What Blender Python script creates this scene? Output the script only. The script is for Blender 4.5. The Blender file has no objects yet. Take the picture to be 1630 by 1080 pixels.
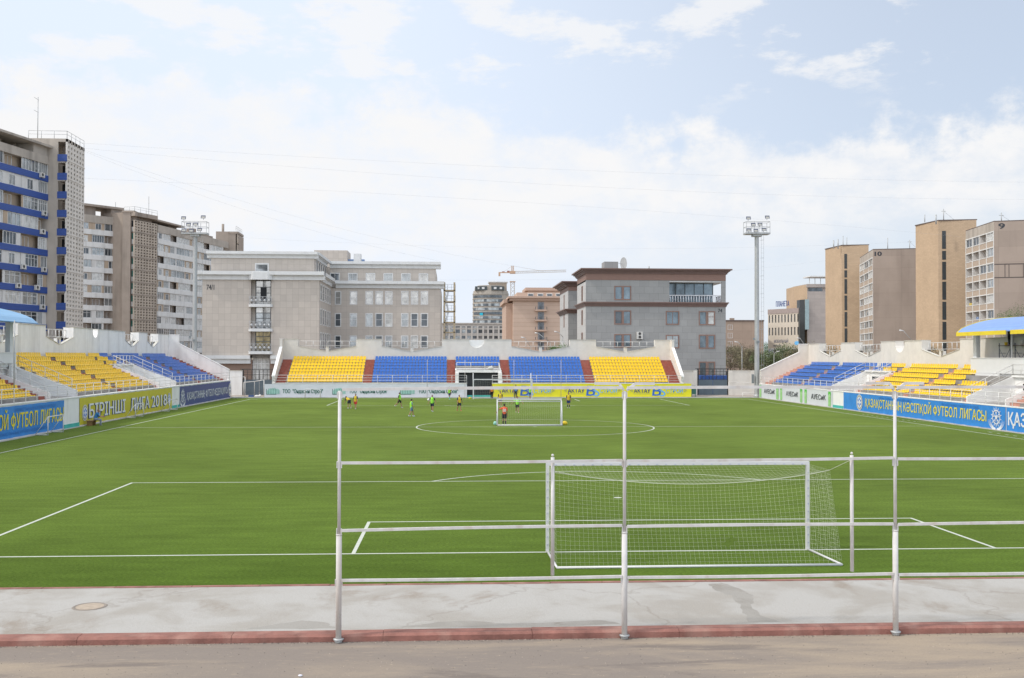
import bpy, bmesh, math, random
from mathutils import Vector, Matrix
R = math.radians
sc = bpy.context.scene
COL = sc.collection
# ------------------------------------------------------------------ camera
F_, H_, PIT, YAW, ROL, CX, CY = 1648.11, 5.491, 0.0163698, 0.05789, 0.0021233, -6.4451, -28.9778
_F = Vector((math.sin(YAW)*math.cos(PIT), math.cos(YAW)*math.cos(PIT), math.sin(PIT)))
_R = Vector((math.cos(YAW), -math.sin(YAW), 0)); _U = _R.cross(_F)
_c, _s = math.cos(ROL), math.sin(ROL)
_R2 = _c*_R + _s*_U; _U2 = _c*_U - _s*_R
CAMP = Vector((CX, CY, H_))
cam = bpy.data.cameras.new('camera'); cam.lens = F_/1630*36; cam.sensor_width = 36; cam.clip_end = 6000; cam.clip_start = 0.1
camo = bpy.data.objects.new('camera', cam); COL.objects.link(camo)
camo.matrix_world = Matrix((( _R2.x, _U2.x, -_F.x, CX), (_R2.y, _U2.y, -_F.y, CY), (_R2.z, _U2.z, -_F.z, H_), (0, 0, 0, 1)))
sc.camera = camo
def ray(u, v): return _F*F_ + _R2*(u-815) - _U2*(v-540)
def at(u, v, Y):            # real place of a measured feature standing at depth Y
    d = ray(u, v); return CAMP + d*((Y-CY)/d.y)
def atx(u, v, X):
    d = ray(u, v); return CAMP + d*((X-CX)/d.x)
def gd(u, v, z=0):
    d = ray(u, v); return CAMP + d*((z-H_)/d.z)
# ------------------------------------------------------------------ sky, sun
SUN_EL, SUN_AZ = 48, -102        # azimuth measured from +Y towards +X
world = bpy.data.worlds.new('World'); sc.world = world; world.use_nodes = True
nt = world.node_tree; N = nt.nodes; L = nt.links
for n in list(N): N.remove(n)
def nd(t, **k):
    n = N.new(t)
    for a, b in k.items(): setattr(n, a, b)
    return n
def mth(op, a, b=None, c=None, clamp=False):
    n = N.new('ShaderNodeMath'); n.operation = op; n.use_clamp = clamp
    for i, v in enumerate((a, b, c)):
        if v is None: continue
        if isinstance(v, (int, float)): n.inputs[i].default_value = v
        else: L.new(v, n.inputs[i])
    return n.outputs[0]
def mapr(v, a, b, c=0, d=1):
    n = N.new('ShaderNodeMapRange'); n.interpolation_type = 'SMOOTHSTEP'
    L.new(v, n.inputs[0])
    for i, q in enumerate((a, b, c, d)): n.inputs[i+1].default_value = q
    return n.outputs[0]
sky = nd('ShaderNodeTexSky', sky_type='NISHITA', sun_disc=False, sun_elevation=R(SUN_EL), sun_rotation=R(SUN_AZ), air_density=1.0, dust_density=1.2, ozone_density=1.5)
tc = nd('ShaderNodeTexCoord'); sp = nd('ShaderNodeSeparateXYZ'); L.new(tc.outputs['Generated'], sp.inputs[0])
el = mth('ARCSINE', sp.outputs[2]); az = mth('ARCTAN2', sp.outputs[0], sp.outputs[1])
def noise(sx, sz, scale, detail, rough, off):
    cb = nd('ShaderNodeCombineXYZ'); L.new(mth('MULTIPLY', az, sx), cb.inputs[0]); L.new(mth('MULTIPLY', el, sz), cb.inputs[1]); cb.inputs[2].default_value = off
    n = nd('ShaderNodeTexNoise'); L.new(cb.outputs[0], n.inputs['Vector']); n.inputs['Scale'].default_value = scale; n.inputs['Detail'].default_value = detail; n.inputs['Roughness'].default_value = rough
    return n.outputs[0]
n1 = noise(1, 1.2, 13, 7, .6, 3.3); n2 = noise(1, 2.4, 9, 8, .6, 8.1); n3 = noise(1, 1.3, 30, 6, .65, 1.2)
# cloud bank along the horizon with a billowing top edge about 13 degrees up
top = mth('ADD', mth('MULTIPLY', mth('SUBTRACT', n1, .5), .16), mth('MULTIPLY', mth('SUBTRACT', n3, .5), .05))
top = mth('ADD', top, mth('MULTIPLY_ADD', az, -.045, 0.0)); top = mth('ADD', top, mth('ADD', .238, mth('MULTIPLY', mth('SINE', mth('MULTIPLY_ADD', az, 7, 2.6)), .012)))
bank = mapr(mth('SUBTRACT', top, el), -.004, .034)
bank = mth('MULTIPLY', bank, mapr(mth('MULTIPLY_ADD', n2, .6, mth('MULTIPLY', n3, .4)), .36, .60, .48, .98))
low = mapr(mth('ADD', el, mth('MULTIPLY', az, -.05)), .06, .13, .38, 1)
bank = mth('MULTIPLY', bank, low)
# broken higher clouds, denser to the upper left
bias = mth('MULTIPLY_ADD', az, -.13, .0)
hi = mth('ADD', n2, mth('ADD', bias, mth('MULTIPLY', mth('SUBTRACT', el, .26), .75)))
hic = mth('MULTIPLY', mapr(hi, .51, .62), mapr(el, .21, .27))
mask = mth('MAXIMUM', bank, mth('MULTIPLY', hic, .75))
haze = nd('ShaderNodeMixRGB'); 
L.new(sky.outputs[0], haze.inputs[1]); haze.inputs[2].default_value = (7.7, 8.6, 10.0, 1)
L.new(mapr(mth('ADD', az, mth('MULTIPLY', el, .25)), -.1, .62, .98, .60), haze.inputs[0])
cm = nd('ShaderNodeMixRGB'); L.new(haze.outputs[0], cm.inputs[1]); cm.inputs[2].default_value = (8.95, 8.93, 8.98, 1); L.new(mask, cm.inputs[0])
bg = nd('ShaderNodeBackground'); bg.inputs[1].default_value = 0.1; 
rear_gain = nd('ShaderNodeVectorMath', operation='SCALE'); L.new(cm.outputs[0], rear_gain.inputs[0]); L.new(mapr(sp.outputs[1], .25, -.6, 1.0, 1.75), rear_gain.inputs['Scale'])   # unseen sky behind the camera brightened, added fill for walls facing us
L.new(rear_gain.outputs[0], bg.inputs[0])
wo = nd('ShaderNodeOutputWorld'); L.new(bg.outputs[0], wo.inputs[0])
sun = bpy.data.lights.new('sun', 'SUN'); sun.energy = 2.1; sun.angle = R(3); sun.color = (1, .95, .88)
suno = bpy.data.objects.new('sun', sun); COL.objects.link(suno)
sd = Vector((math.sin(R(SUN_AZ))*math.cos(R(SUN_EL)), math.cos(R(SUN_AZ))*math.cos(R(SUN_EL)), math.sin(R(SUN_EL))))
suno.rotation_euler = sd.to_track_quat('Z', 'Y').to_euler()
vs = sc.view_settings; vs.view_transform = 'Standard'; vs.look = 'None'; vs.exposure = 0.08; vs.gamma = 1
sc.render.film_transparent = False
# ------------------------------------------------------------------ materials
MATS = {}
def mat(name, col, rough=.75, metal=0, var=.12, vs=1.5, bump=0, bs=20, spec=.5, tiles=None, ang=0, dirt=0, grime=None):
    if name in MATS: return MATS[name]
    m = bpy.data.materials.new(name); m.use_nodes = True; MATS[name] = m
    t = m.node_tree; p = t.nodes['Principled BSDF']; l = t.links
    p.inputs['Roughness'].default_value = rough; p.inputs['Metallic'].default_value = metal; p.inputs['Specular IOR Level'].default_value = spec
    geo = t.nodes.new('ShaderNodeNewGeometry'); pos = geo.outputs['Position']
    nz = t.nodes.new('ShaderNodeTexNoise'); l.new(pos, nz.inputs['Vector']); nz.inputs['Scale'].default_value = vs; nz.inputs['Detail'].default_value = 6; nz.inputs['Roughness'].default_value = .6
    mr = t.nodes.new('ShaderNodeMapRange'); l.new(nz.outputs[0], mr.inputs[0]); mr.inputs[1].default_value = .3; mr.inputs[2].default_value = .7
    mr.inputs[3].default_value = 1-var; mr.inputs[4].default_value = 1+var
    mx = t.nodes.new('ShaderNodeVectorMath'); mx.operation = 'SCALE'; mx.inputs[0].default_value = col; l.new(mr.outputs[0], mx.inputs['Scale'])
    out = mx.outputs[0]
    if grime:      # vertical rain streaks and stains
        sx = t.nodes.new('ShaderNodeMapping'); l.new(pos, sx.inputs[0]); sx.inputs['Scale'].default_value = (1.1, 1.1, .13)
        g = t.nodes.new('ShaderNodeTexNoise'); l.new(sx.outputs[0], g.inputs['Vector']); g.inputs['Scale'].default_value = grime[1]; g.inputs['Detail'].default_value = 5
        gr = t.nodes.new('ShaderNodeMapRange'); l.new(g.outputs[0], gr.inputs[0]); gr.inputs[1].default_value = .5; gr.inputs[2].default_value = .72; gr.inputs[3].default_value = 0; gr.inputs[4].default_value = grime[0]
        mm = t.nodes.new('ShaderNodeMixRGB'); l.new(gr.outputs[0], mm.inputs[0]); l.new(out, mm.inputs[1]); mm.inputs[2].default_value = (*grime[2], 1); out = mm.outputs[0]
    if tiles:      # (width, height, mortar, darker colour, offset)
        w, h, mo, mc, off = tiles
        s = t.nodes.new('ShaderNodeSeparateXYZ'); l.new(pos, s.inputs[0])
        a = t.nodes.new('ShaderNodeMath'); a.operation = 'MULTIPLY'; a.inputs[1].default_value = math.cos(ang); l.new(s.outputs[0], a.inputs[0])
        b = t.nodes.new('ShaderNodeMath'); b.operation = 'MULTIPLY_ADD'; b.inputs[1].default_value = math.sin(ang) if ang else 1.0; l.new(s.outputs[1], b.inputs[0]); l.new(a.outputs[0], b.inputs[2])
        cb = t.nodes.new('ShaderNodeCombineXYZ'); l.new(b.outputs[0], cb.inputs[0]); l.new(s.outputs[2], cb.inputs[1])
        br = t.nodes.new('ShaderNodeTexBrick'); l.new(cb.outputs[0], br.inputs['Vector']); br.offset = off; br.inputs['Scale'].default_value = 1
        br.inputs['Brick Width'].default_value = w; br.inputs['Row Height'].default_value = h; br.inputs['Mortar Size'].default_value = mo; br.inputs['Mortar Smooth'].default_value = .1; br.inputs['Bias'].default_value = 0
        br.inputs['Color1'].default_value = (1, 1, 1, 1); br.inputs['Color2'].default_value = (.9, .9, .9, 1); br.inputs['Mortar'].default_value = (*mc, 1)
        mm = t.nodes.new('ShaderNodeMixRGB'); mm.blend_type = 'MULTIPLY'; mm.inputs[0].default_value = 1; l.new(out, mm.inputs[1]); l.new(br.outputs[0], mm.inputs[2]); out = mm.outputs[0]
    l.new(out, p.inputs['Base Color'])
    if bump:
        n2 = t.nodes.new('ShaderNodeTexNoise'); l.new(pos, n2.inputs['Vector']); n2.inputs['Scale'].default_value = bs; n2.inputs['Detail'].default_value = 4
        bp = t.nodes.new('ShaderNodeBump'); bp.inputs['Strength'].default_value = bump; bp.inputs['Distance'].default_value = .03; l.new(n2.outputs[0], bp.inputs['Height']); l.new(bp.outputs[0], p.inputs['Normal'])
    return m
def glass(name, col, metal=.55, rough=.06, var=.5, vs=.45):
    return mat(name, col, rough, metal, var, vs, bump=.05, bs=1.5)
WHITE = mat('white_plaster', (.84, .825, .80), .85, var=.05, bump=.1, grime=(.35, .9, (.42, .4, .37)))
WHITE2 = mat('white_wall', (.82, .81, .79), .85, var=.04, grime=(.3, 1.2, (.5, .47, .43)))
CREAM = mat('cream_plaster', (.69, .655, .60), .9, var=.06, bump=.1, grime=(.25, .7, (.5, .46, .41)))
COPE = mat('coping_stone', (.58, .56, .5), .85, var=.12, grime=(.5, 1.5, (.3, .28, .24)))
PAINT = mat('white_paint_metal', (.60, .585, .57), .85, var=.1, vs=4, spec=.2, grime=(.5, 3.5, (.42, .33, .26)))
RAIL = mat('white_rail_paint', (.68, .67, .65), .5, var=.1, vs=3)
ALU = mat('white_aluminium', (.62, .62, .62), .35, var=.04)
CONC = mat('terrace_concrete', (.30, .285, .27), .9, var=.2, bump=.2)
RED = mat('red_step_paint', (.33, .105, .075), .8, var=.2, vs=2.5, grime=(.3, 2, (.4, .25, .2)))
PINKR = mat('faded_step_paint', (.50, .27, .21), .8, var=.2, vs=2.5)
KERB = mat('red_kerb_paint', (.255, .112, .088), .8, var=.3, vs=2.2, bump=.4, bs=30, grime=(.65, 1.6, (.42, .25, .2)))
TEAL = mat('teal_plinth_paint', (.06, .42, .36), .7)
SEATY = mat('yellow_seat_plastic', (.86, .56, .005), .38, var=.13, vs=3)
SEATB = mat('blue_seat_plastic', (.035, .15, .50), .38, var=.16, vs=3)
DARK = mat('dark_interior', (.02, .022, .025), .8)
SLATE = mat('slate_gate_paint', (.10, .135, .165), .5, var=.1)
BLACKM = mat('black_iron', (.03, .03, .03), .5)
STEEL = mat('galvanised_steel', (.42, .43, .43), .5, .3, var=.1, vs=3, grime=(.4, 1, (.3, .29, .27)))
ROPE = mat('net_cord', (.52, .54, .45), .8)
GLASS_L = glass('window_glass_bright', (.44, .44, .43)); GLASS_D = glass('window_glass_dark', (.10, .115, .13), .4)
GLASS_M = glass('window_glass_grey', (.30, .32, .33), .5); GLASS_B = glass('window_glass_blue', (.15, .19, .22), .5)
CURT = mat('curtained_glass', (.55, .55, .53), .25, .2, .3, 1.5)
WFR = mat('white_window_frame', (.66, .66, .65), .5)
# ------------------------------------------------------------------ mesh helpers
class Fr:
    """local frame: u along, d outward, z up; at angle 0 it faces -Y (towards the stand we look from)"""
    def __init__(s, x=0, y=0, a=0): s.x, s.y, s.a = x, y, a; s.c, s.s = math.cos(a), math.sin(a)
    def __call__(s, u, d, z): return (s.x+u*s.c+d*s.s, s.y+u*s.s-d*s.c, z)
W0 = Fr(0, 0, 0)
class XYZ:
    a = 0
    def __call__(s, u, d, z): return (u, d, z)
XY = XYZ()
BASE = {}
class MB:
    def __init__(s, fr=XY): s.v = []; s.f = []; s.m = []; s.fr = fr; s.mi = 0; s.sm = []
    def add(s, vs, fs, world=False, smooth=False):
        n = len(s.v); s.v += [tuple(q) if world else s.fr(*q) for q in vs]
        for f in fs: s.f.append(tuple(i+n for i in f)); s.m.append(s.mi); s.sm.append(smooth)
        return s
    def box(s, u0, u1, d0, d1, z0, z1):
        return s.add([(u0,d0,z0),(u1,d0,z0),(u1,d1,z0),(u0,d1,z0),(u0,d0,z1),(u1,d0,z1),(u1,d1,z1),(u0,d1,z1)],
              [(0,3,2,1),(4,5,6,7),(0,1,5,4),(1,2,6,5),(2,3,7,6),(3,0,4,7)])
    def quad(s, a, b, c, d): return s.add([a, b, c, d], [(0,1,2,3)])
    def tube(s, p, q, r, n=6, r2=None, smooth=True, cap=True):
        p = Vector(s.fr(*p)); q = Vector(s.fr(*q)); d = q-p
        if d.length < 1e-6: return s
        d.normalize(); a = d.orthogonal().normalized()
        if abs(d.z) > .95: a = Vector((1, 0, 0)) - d*d.x; a.normalize()
        elif True: a = Vector((0, 0, 1)).cross(d).normalized()
        b = d.cross(a); r2 = r if r2 is None else r2; vs = []
        for i in range(n):
            t = 2*math.pi*(i+.5)/n; o = a*math.cos(t)+b*math.sin(t); vs.append(p+o*r)
        for i in range(n):
            t = 2*math.pi*(i+.5)/n; o = a*math.cos(t)+b*math.sin(t); vs.append(q+o*r2)
        fs = [(i, (i+1) % n, n+(i+1) % n, n+i) for i in range(n)]
        if cap: fs += [tuple(range(n))[::-1], tuple(range(n, 2*n))]
        return s.add(vs, fs, True, smooth and n > 5)
    def bar(s, p, q, w): return s.tube(p, q, w*.7071, 4, smooth=False)
    def prism(s, poly, d0, d1):                      # polygon in (u,z), extruded along d
        n = len(poly)
        vs = [(u, d0, z) for u, z in poly]+[(u, d1, z) for u, z in poly]
        return s.add(vs, [tuple(range(n)), tuple(range(n, 2*n))[::-1]]+[(i, (i+1) % n, n+(i+1) % n, n+i) for i in range(n)])
    def sweep(s, prof, u0, u1):                      # polygon in (d,z), extruded along u
        n = len(prof)
        vs = [(u0, d, z) for d, z in prof]+[(u1, d, z) for d, z in prof]
        return s.add(vs, [tuple(range(n)), tuple(range(n, 2*n))[::-1]]+[(i, (i+1) % n, n+(i+1) % n, n+i) for i in range(n)])
    def plan(s, poly, z0, z1):                       # polygon in (u,d), extruded along z
        n = len(poly)
        vs = [(u, d, z0) for u, d in poly]+[(u, d, z1) for u, d in poly]
        return s.add(vs, [tuple(range(n)), tuple(range(n, 2*n))[::-1]]+[(i, (i+1) % n, n+(i+1) % n, n+i) for i in range(n)])
    def disc(s, c, r, n=24, ax='d', th=.01, ry=None, d=0):
        ry = ry or r; u0, z0 = c
        return s.prism([(u0+r*math.cos(2*math.pi*i/n), z0+ry*math.sin(2*math.pi*i/n)) for i in range(n)], d, d+th)
    def ball(s, c, r, n=10, sc_=(1, 1, 1)):
        vs = [(c[0], c[1], c[2]-r*sc_[2])]; fs = []; k = n//2
        for j in range(1, k):
            ph = math.pi*j/k
            for i in range(n):
                th = 2*math.pi*i/n; vs.append((c[0]+r*sc_[0]*math.sin(ph)*math.cos(th), c[1]+r*sc_[1]*math.sin(ph)*math.sin(th), c[2]-r*sc_[2]*math.cos(ph)))
        vs.append((c[0], c[1], c[2]+r*sc_[2])); e = len(vs)-1
        for i in range(n): fs.append((0, 1+(i+1) % n, 1+i)); fs.append((e, e-n+i, e-n+(i+1) % n))
        for j in range(k-2):
            for i in range(n):
                a = 1+j*n; fs.append((a+i, a+(i+1) % n, a+n+(i+1) % n, a+n+i))
        return s.add(vs, fs, smooth=True)
    def holes(s, u0, u1, z0, z1, hl, dep=.2, d=0):   # wall sheet with real openings and reveals
        us = sorted({u0, u1, *[min(max(q, u0), u1) for h in hl for q in h[:2]]}); zs = sorted({z0, z1, *[min(max(q, z0), z1) for h in hl for q in h[2:]]})
        for i in range(len(us)-1):
            for j in range(len(zs)-1):
                cu, cz = (us[i]+us[i+1])/2, (zs[j]+zs[j+1])/2
                if any(h[0] < cu < h[1] and h[2] < cz < h[3] for h in hl): continue
                s.quad((us[i], d, zs[j]), (us[i+1], d, zs[j]), (us[i+1], d, zs[j+1]), (us[i], d, zs[j+1]))
        for a, b, c, e in hl:
            for p, q in (((a, c), (b, c)), ((b, c), (b, e)), ((b, e), (a, e)), ((a, e), (a, c))):
                s.quad((p[0], d, p[1]), (q[0], d, q[1]), (q[0], d-dep, q[1]), (p[0], d-dep, p[1]))
        return s
    def build(s, name, mats, parent=None, base=None, recalc=True):
        if not isinstance(mats, (list, tuple)): mats = [mats]
        if base is None:
            if parent is not None: base = BASE[parent.name]
            else:
                xs = [v[0] for v in s.v]; ys = [v[1] for v in s.v]; zs = [v[2] for v in s.v]
                base = Vector(((min(xs)+max(xs))/2, (min(ys)+max(ys))/2, min(zs)))
        me = bpy.data.meshes.new(name); me.from_pydata([(v[0]-base[0], v[1]-base[1], v[2]-base[2]) for v in s.v], [], s.f)
        for m in mats: me.materials.append(m)
        me.polygons.foreach_set('material_index', s.m); me.polygons.foreach_set('use_smooth', s.sm)
        if recalc:
            b = bmesh.new(); b.from_mesh(me); bmesh.ops.recalc_face_normals(b, faces=b.faces); b.to_mesh(me); b.free()
        o = bpy.data.objects.new(name, me); COL.objects.link(o)
        if parent is None: o.location = base
        else:
            o.parent = parent; o.location = Vector(base)-BASE[parent.name]
        BASE[o.name] = Vector(base)
        return o
def thing(name, label, cat, loc, group=None):
    o = bpy.data.objects.new(name, None); o.empty_display_size = .3; COL.objects.link(o); o.location = loc; BASE[o.name] = Vector(loc)
    return tag(o, label, cat, group)
def tag(o, label, cat, group=None):
    o['label'] = label; o['category'] = cat
    if group: o['group'] = group
    return o
def struct(o, kind='structure'): o['kind'] = kind; return o
def place(src_mesh, name, loc, a=0, parent=None, scale=None):
    o = bpy.data.objects.new(name, src_mesh); COL.objects.link(o); o.rotation_euler[2] = a
    if parent is None: o.location = loc
    else: o.parent = parent; o.location = Vector(loc)-BASE[parent.name]
    if scale: o.scale = scale
    BASE[o.name] = Vector(loc)
    return o
# text as real flat letters
def text_mesh(body, shear=0):
    c = bpy.data.curves.new('tmp', 'FONT'); c.body = body; c.shear = shear
    o = bpy.data.objects.new('tmp', c); COL.objects.link(o); bpy.context.view_layer.update()
    e = o.evaluated_get(bpy.context.evaluated_depsgraph_get()); me = e.to_mesh()
    vs = [v.co.copy() for v in me.vertices]; fs = [tuple(p.vertices) for p in me.polygons]
    e.to_mesh_clear(); bpy.data.objects.remove(o); bpy.data.curves.remove(c)
    return vs, fs
def special(ch, vs, fs, x):     # glyphs the built-in font draws with overlapping outlines
    S_ = .088; H_ = .727
    def bar(a, b, c, d, z=0):
        n = len(vs); vs.extend([Vector((x+a, c, z)), Vector((x+b, c, z)), Vector((x+b, d, z)), Vector((x+a, d, z))]); fs.append((n, n+1, n+2, n+3))
    def ring(cx, cy, rx, ry, t0, t1, k=18, z=0):
        for i in range(k):
            a, b = t0+(t1-t0)*i/k, t0+(t1-t0)*(i+1)/k; n = len(vs)
            for q, t in ((0, a), (S_, a), (S_, b), (0, b)): vs.append(Vector((x+cx+(rx-q)*math.cos(t), cy+(ry-q)*math.sin(t), z)))
            fs.append((n, n+1, n+2, n+3))
    if ch == 'Ф': ring(.36, H_/2, .34, .27, 0, 2*math.pi, 28); bar(.36-S_/2, .36+S_/2, -.02, H_+.02, 1); return .72
    bar(0, S_, 0, H_)
    bar(S_, .27, H_*.58-S_, H_*.58); bar(S_, .27, 0, S_); ring(.27, H_*.29, .22, H_*.29, -math.pi/2, math.pi/2, 12)
    if ch == 'Ы': bar(.60, .60+S_, 0, H_); return .60+S_
    return .49
def letters(fr, u, z, h, body, m, parent, w=None, d=0, bold=0, name='lettering', shear=0, align='L', extra=None):
    body = body.replace('Ә', 'Ə'); vs = []; fs = []; x = 0; seg_ = ''
    def flush(x, seg_):
        if not seg_.strip(): return x+.3*len(seg_)
        lead = len(seg_)-len(seg_.lstrip()); v2, f2 = text_mesh(seg_.strip(), shear); n = len(vs); mn = min(v.x for v in v2); x += lead*.3
        vs.extend([Vector((v.x-mn+x, v.y, 0)) for v in v2]); fs.extend([tuple(i+n for i in f) for f in f2])
        return x+max(v.x for v in v2)-mn+.09+(.3 if seg_.endswith(' ') else 0)
    for ch in body:
        if ch in 'ФЫ': x = flush(x, seg_) if seg_ else x; seg_ = ''; x += special(ch, vs, fs, x)+.09
        else: seg_ += ch
    if seg_: flush(x, seg_)
    x0 = min(v.x for v in vs); x1 = max(v.x for v in vs)
    cap = .72; s = h/cap; sx = w/((x1-x0)*1.0) if w else s
    if align == 'C' and not w: u -= (x1-x0)*s/2
    mb = MB(fr); k = 0
    for off, dz in ([(0, 0)] if not bold else [(-bold, 0), (0, bold*.5), (bold, 0), (0, -bold*.5)]):
        mb.add([(u+(v.x-x0)*sx+off*h, d+.004+.002*k+v.z*.001, z+v.y*s+dz*h) for v in vs], fs); k += 1
    if extra:
        for f in extra: f(mb)
    return mb.build(name, m, parent, recalc=False)
# ------------------------------------------------------------------ ground, turf, strip
def turf_material():
    m = bpy.data.materials.new('artificial_turf'); m.use_nodes = True; t = m.node_tree; l = t.links; p = t.nodes['Principled BSDF']
    p.inputs['Roughness'].default_value = .9; p.inputs['Specular IOR Level'].default_value = .04
    g = t.nodes.new('ShaderNodeNewGeometry')
    def nz(sc_, det, sv=(1, 1, 1), r=.6):
        mp = t.nodes.new('ShaderNodeMapping'); l.new(g.outputs['Position'], mp.inputs[0]); mp.inputs['Scale'].default_value = sv
        n = t.nodes.new('ShaderNodeTexNoise'); l.new(mp.outputs[0], n.inputs['Vector']); n.inputs['Scale'].default_value = sc_; n.inputs['Detail'].default_value = det; n.inputs['Roughness'].default_value = r
        return n.outputs[0]
    def mr(v, a, b, c, d):
        n = t.nodes.new('ShaderNodeMapRange'); l.new(v, n.inputs[0])
        for i, q in enumerate((a, b, c, d)): n.inputs[i+1].default_value = q
        return n.outputs[0]
    def mul(a, b):
        n = t.nodes.new('ShaderNodeMath'); n.operation = 'MULTIPLY'; l.new(a, n.inputs[0]); l.new(b, n.inputs[1]); return n.outputs[0]
    lw = t.nodes.new('ShaderNodeLayerWeight'); lw.inputs[0].default_value = .5     # pile seen end-on is darker than seen flat
    rp = t.nodes.new('ShaderNodeValToRGB'); l.new(lw.outputs['Facing'], rp.inputs[0])
    e = rp.color_ramp.elements; e[0].position = .72; e[0].color = (.053, .101, .010, 1); e[1].position = .95; e[1].color = (.126, .180, .035, 1)
    br = mul(mr(nz(.09, 4), .35, .65, .86, 1.12), mr(nz(1.2, 5, (.35, 1.6, 1)), .3, .7, .85, 1.15))
    br = mul(br, mr(nz(16, 4, (.7, 1.3, 1), .75), .32, .68, .6, 1.4))
    v = t.nodes.new('ShaderNodeVectorMath'); v.operation = 'SCALE'; l.new(rp.outputs[0], v.inputs[0]); l.new(br, v.inputs['Scale'])
    l.new(v.outputs[0], p.inputs['Base Color'])
    bp = t.nodes.new('ShaderNodeBump'); bp.inputs['Strength'].default_value = .6; bp.inputs['Distance'].default_value = .03; l.new(nz(35, 2), bp.inputs['Height']); l.new(bp.outputs[0], p.inputs['Normal'])
    return m
def worn(name, c1, c2, c3, s1, s2, crack=None, rough=.9, streak=(1, 1, 1)):
    m = bpy.data.materials.new(name); m.use_nodes = True; t = m.node_tree; l = t.links; p = t.nodes['Principled BSDF']; p.inputs['Roughness'].default_value = rough
    p.inputs['Specular IOR Level'].default_value = .25
    g = t.nodes.new('ShaderNodeNewGeometry'); mp = t.nodes.new('ShaderNodeMapping'); l.new(g.outputs['Position'], mp.inputs[0]); mp.inputs['Scale'].default_value = streak
    def nz(s, d, r=.6, off=0):
        n = t.nodes.new('ShaderNodeTexNoise'); n.noise_dimensions = '4D'; l.new(mp.outputs[0], n.inputs['Vector']); n.inputs['W'].default_value = off
        n.inputs['Scale'].default_value = s; n.inputs['Detail'].default_value = d; n.inputs['Roughness'].default_value = r; n.inputs['Distortion'].default_value = .6; return n.outputs[0]
    def ramp(v, a, b):
        n = t.nodes.new('ShaderNodeMapRange'); n.interpolation_type = 'SMOOTHSTEP'; l.new(v, n.inputs[0]); n.inputs[1].default_value = a; n.inputs[2].default_value = b; return n.outputs[0]
    def mix(f, a, b, k=1):
        n = t.nodes.new('ShaderNodeMixRGB'); 
        if k != 1:
            q = t.nodes.new('ShaderNodeMath'); q.operation = 'MULTIPLY'; l.new(f, q.inputs[0]); q.inputs[1].default_value = k; f = q.outputs[0]
        l.new(f, n.inputs[0])
        for i, c in ((1, a), (2, b)):
            if isinstance(c, tuple): n.inputs[i].default_value = (*c, 1)
            else: l.new(c, n.inputs[i])
        return n.outputs[0]
    o = mix(ramp(nz(s1, 8), .42, .62), c1, c2)
    o = mix(ramp(nz(s2, 6, .65, 5), .56, .66), o, c3, .75)
    o = mix(ramp(nz(70, 3, .8, 9), .46, .7), o, c3, .5); o = mix(ramp(nz(9, 6, .7, 14), .55, .7), o, c2, .7)
    if crack:
        vo = t.nodes.new('ShaderNodeTexVoronoi'); vo.feature = 'DISTANCE_TO_EDGE'; ad = t.nodes.new('ShaderNodeVectorMath'); ad.operation = 'ADD'
        nn = t.nodes.new('ShaderNodeTexNoise'); l.new(mp.outputs[0], nn.inputs['Vector']); nn.inputs['Scale'].default_value = 1.5; nn.inputs['Detail'].default_value = 5
        l.new(mp.outputs[0], ad.inputs[0]); l.new(nn.outputs['Color'], ad.inputs[1]); l.new(ad.outputs[0], vo.inputs['Vector']); vo.inputs['Scale'].default_value = crack
        o = mix(ramp(vo.outputs['Distance'], .006, .001), o, tuple(q*.75 for q in c3), .28)
    l.new(o, p.inputs['Base Color'])
    bp = t.nodes.new('ShaderNodeBump'); bp.inputs['Strength'].default_value = .6; bp.inputs['Distance'].default_value = .02; l.new(nz(14, 6), bp.inputs['Height']); l.new(bp.outputs[0], p.inputs['Normal'])
    return m
SAND = worn('dry_ground', (.30, .25, .2), (.36, .31, .25), (.2, .19, .17), .05, .4)
struct(MB().quad((-1500, -300, -.16), (1500, -300, -.16), (1500, 3500, -.16), (-1500, 3500, -.16)).build('ground', SAND))
TURF = turf_material()
struct(MB().quad((-34.95, -3.9, 0), (34.38, -3.9, 0), (34.38, 106.2, 0), (-34.95, 106.2, 0)).build('turf', TURF))
STRIP = worn('weathered_concrete', (.42, .41, .39), (.35, .33, .30), (.265, .225, .185), .5, .27, crack=.11)
struct(MB().box(-60, 60, -8.14, -4.05, -.3, .015).build('pavement', STRIP))
ASPH = worn('dusty_asphalt', (.235, .200, .172), (.35, .285, .215), (.165, .14, .125), .45, .8, streak=(.3, 1.3, 1))
struct(MB().quad((-90, -60, -.115), (90, -60, -.115), (90, -8.2, -.115), (-90, -8.2, -.115)).build('asphalt', ASPH))
# far paved margins round the turf, outside the touchlines
struct(MB().box(-50, 45, 106.2, 118, -.2, -.01).build('paved_yard', mat('yard_paving', (.36, .31, .27), .9, var=.2)))
struct(MB().box(-35, 34.4, 106.2, 106.45, -.1, .12).build('far_kerb', mat('pale_kerb', (.5, .49, .47), .8)))
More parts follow.
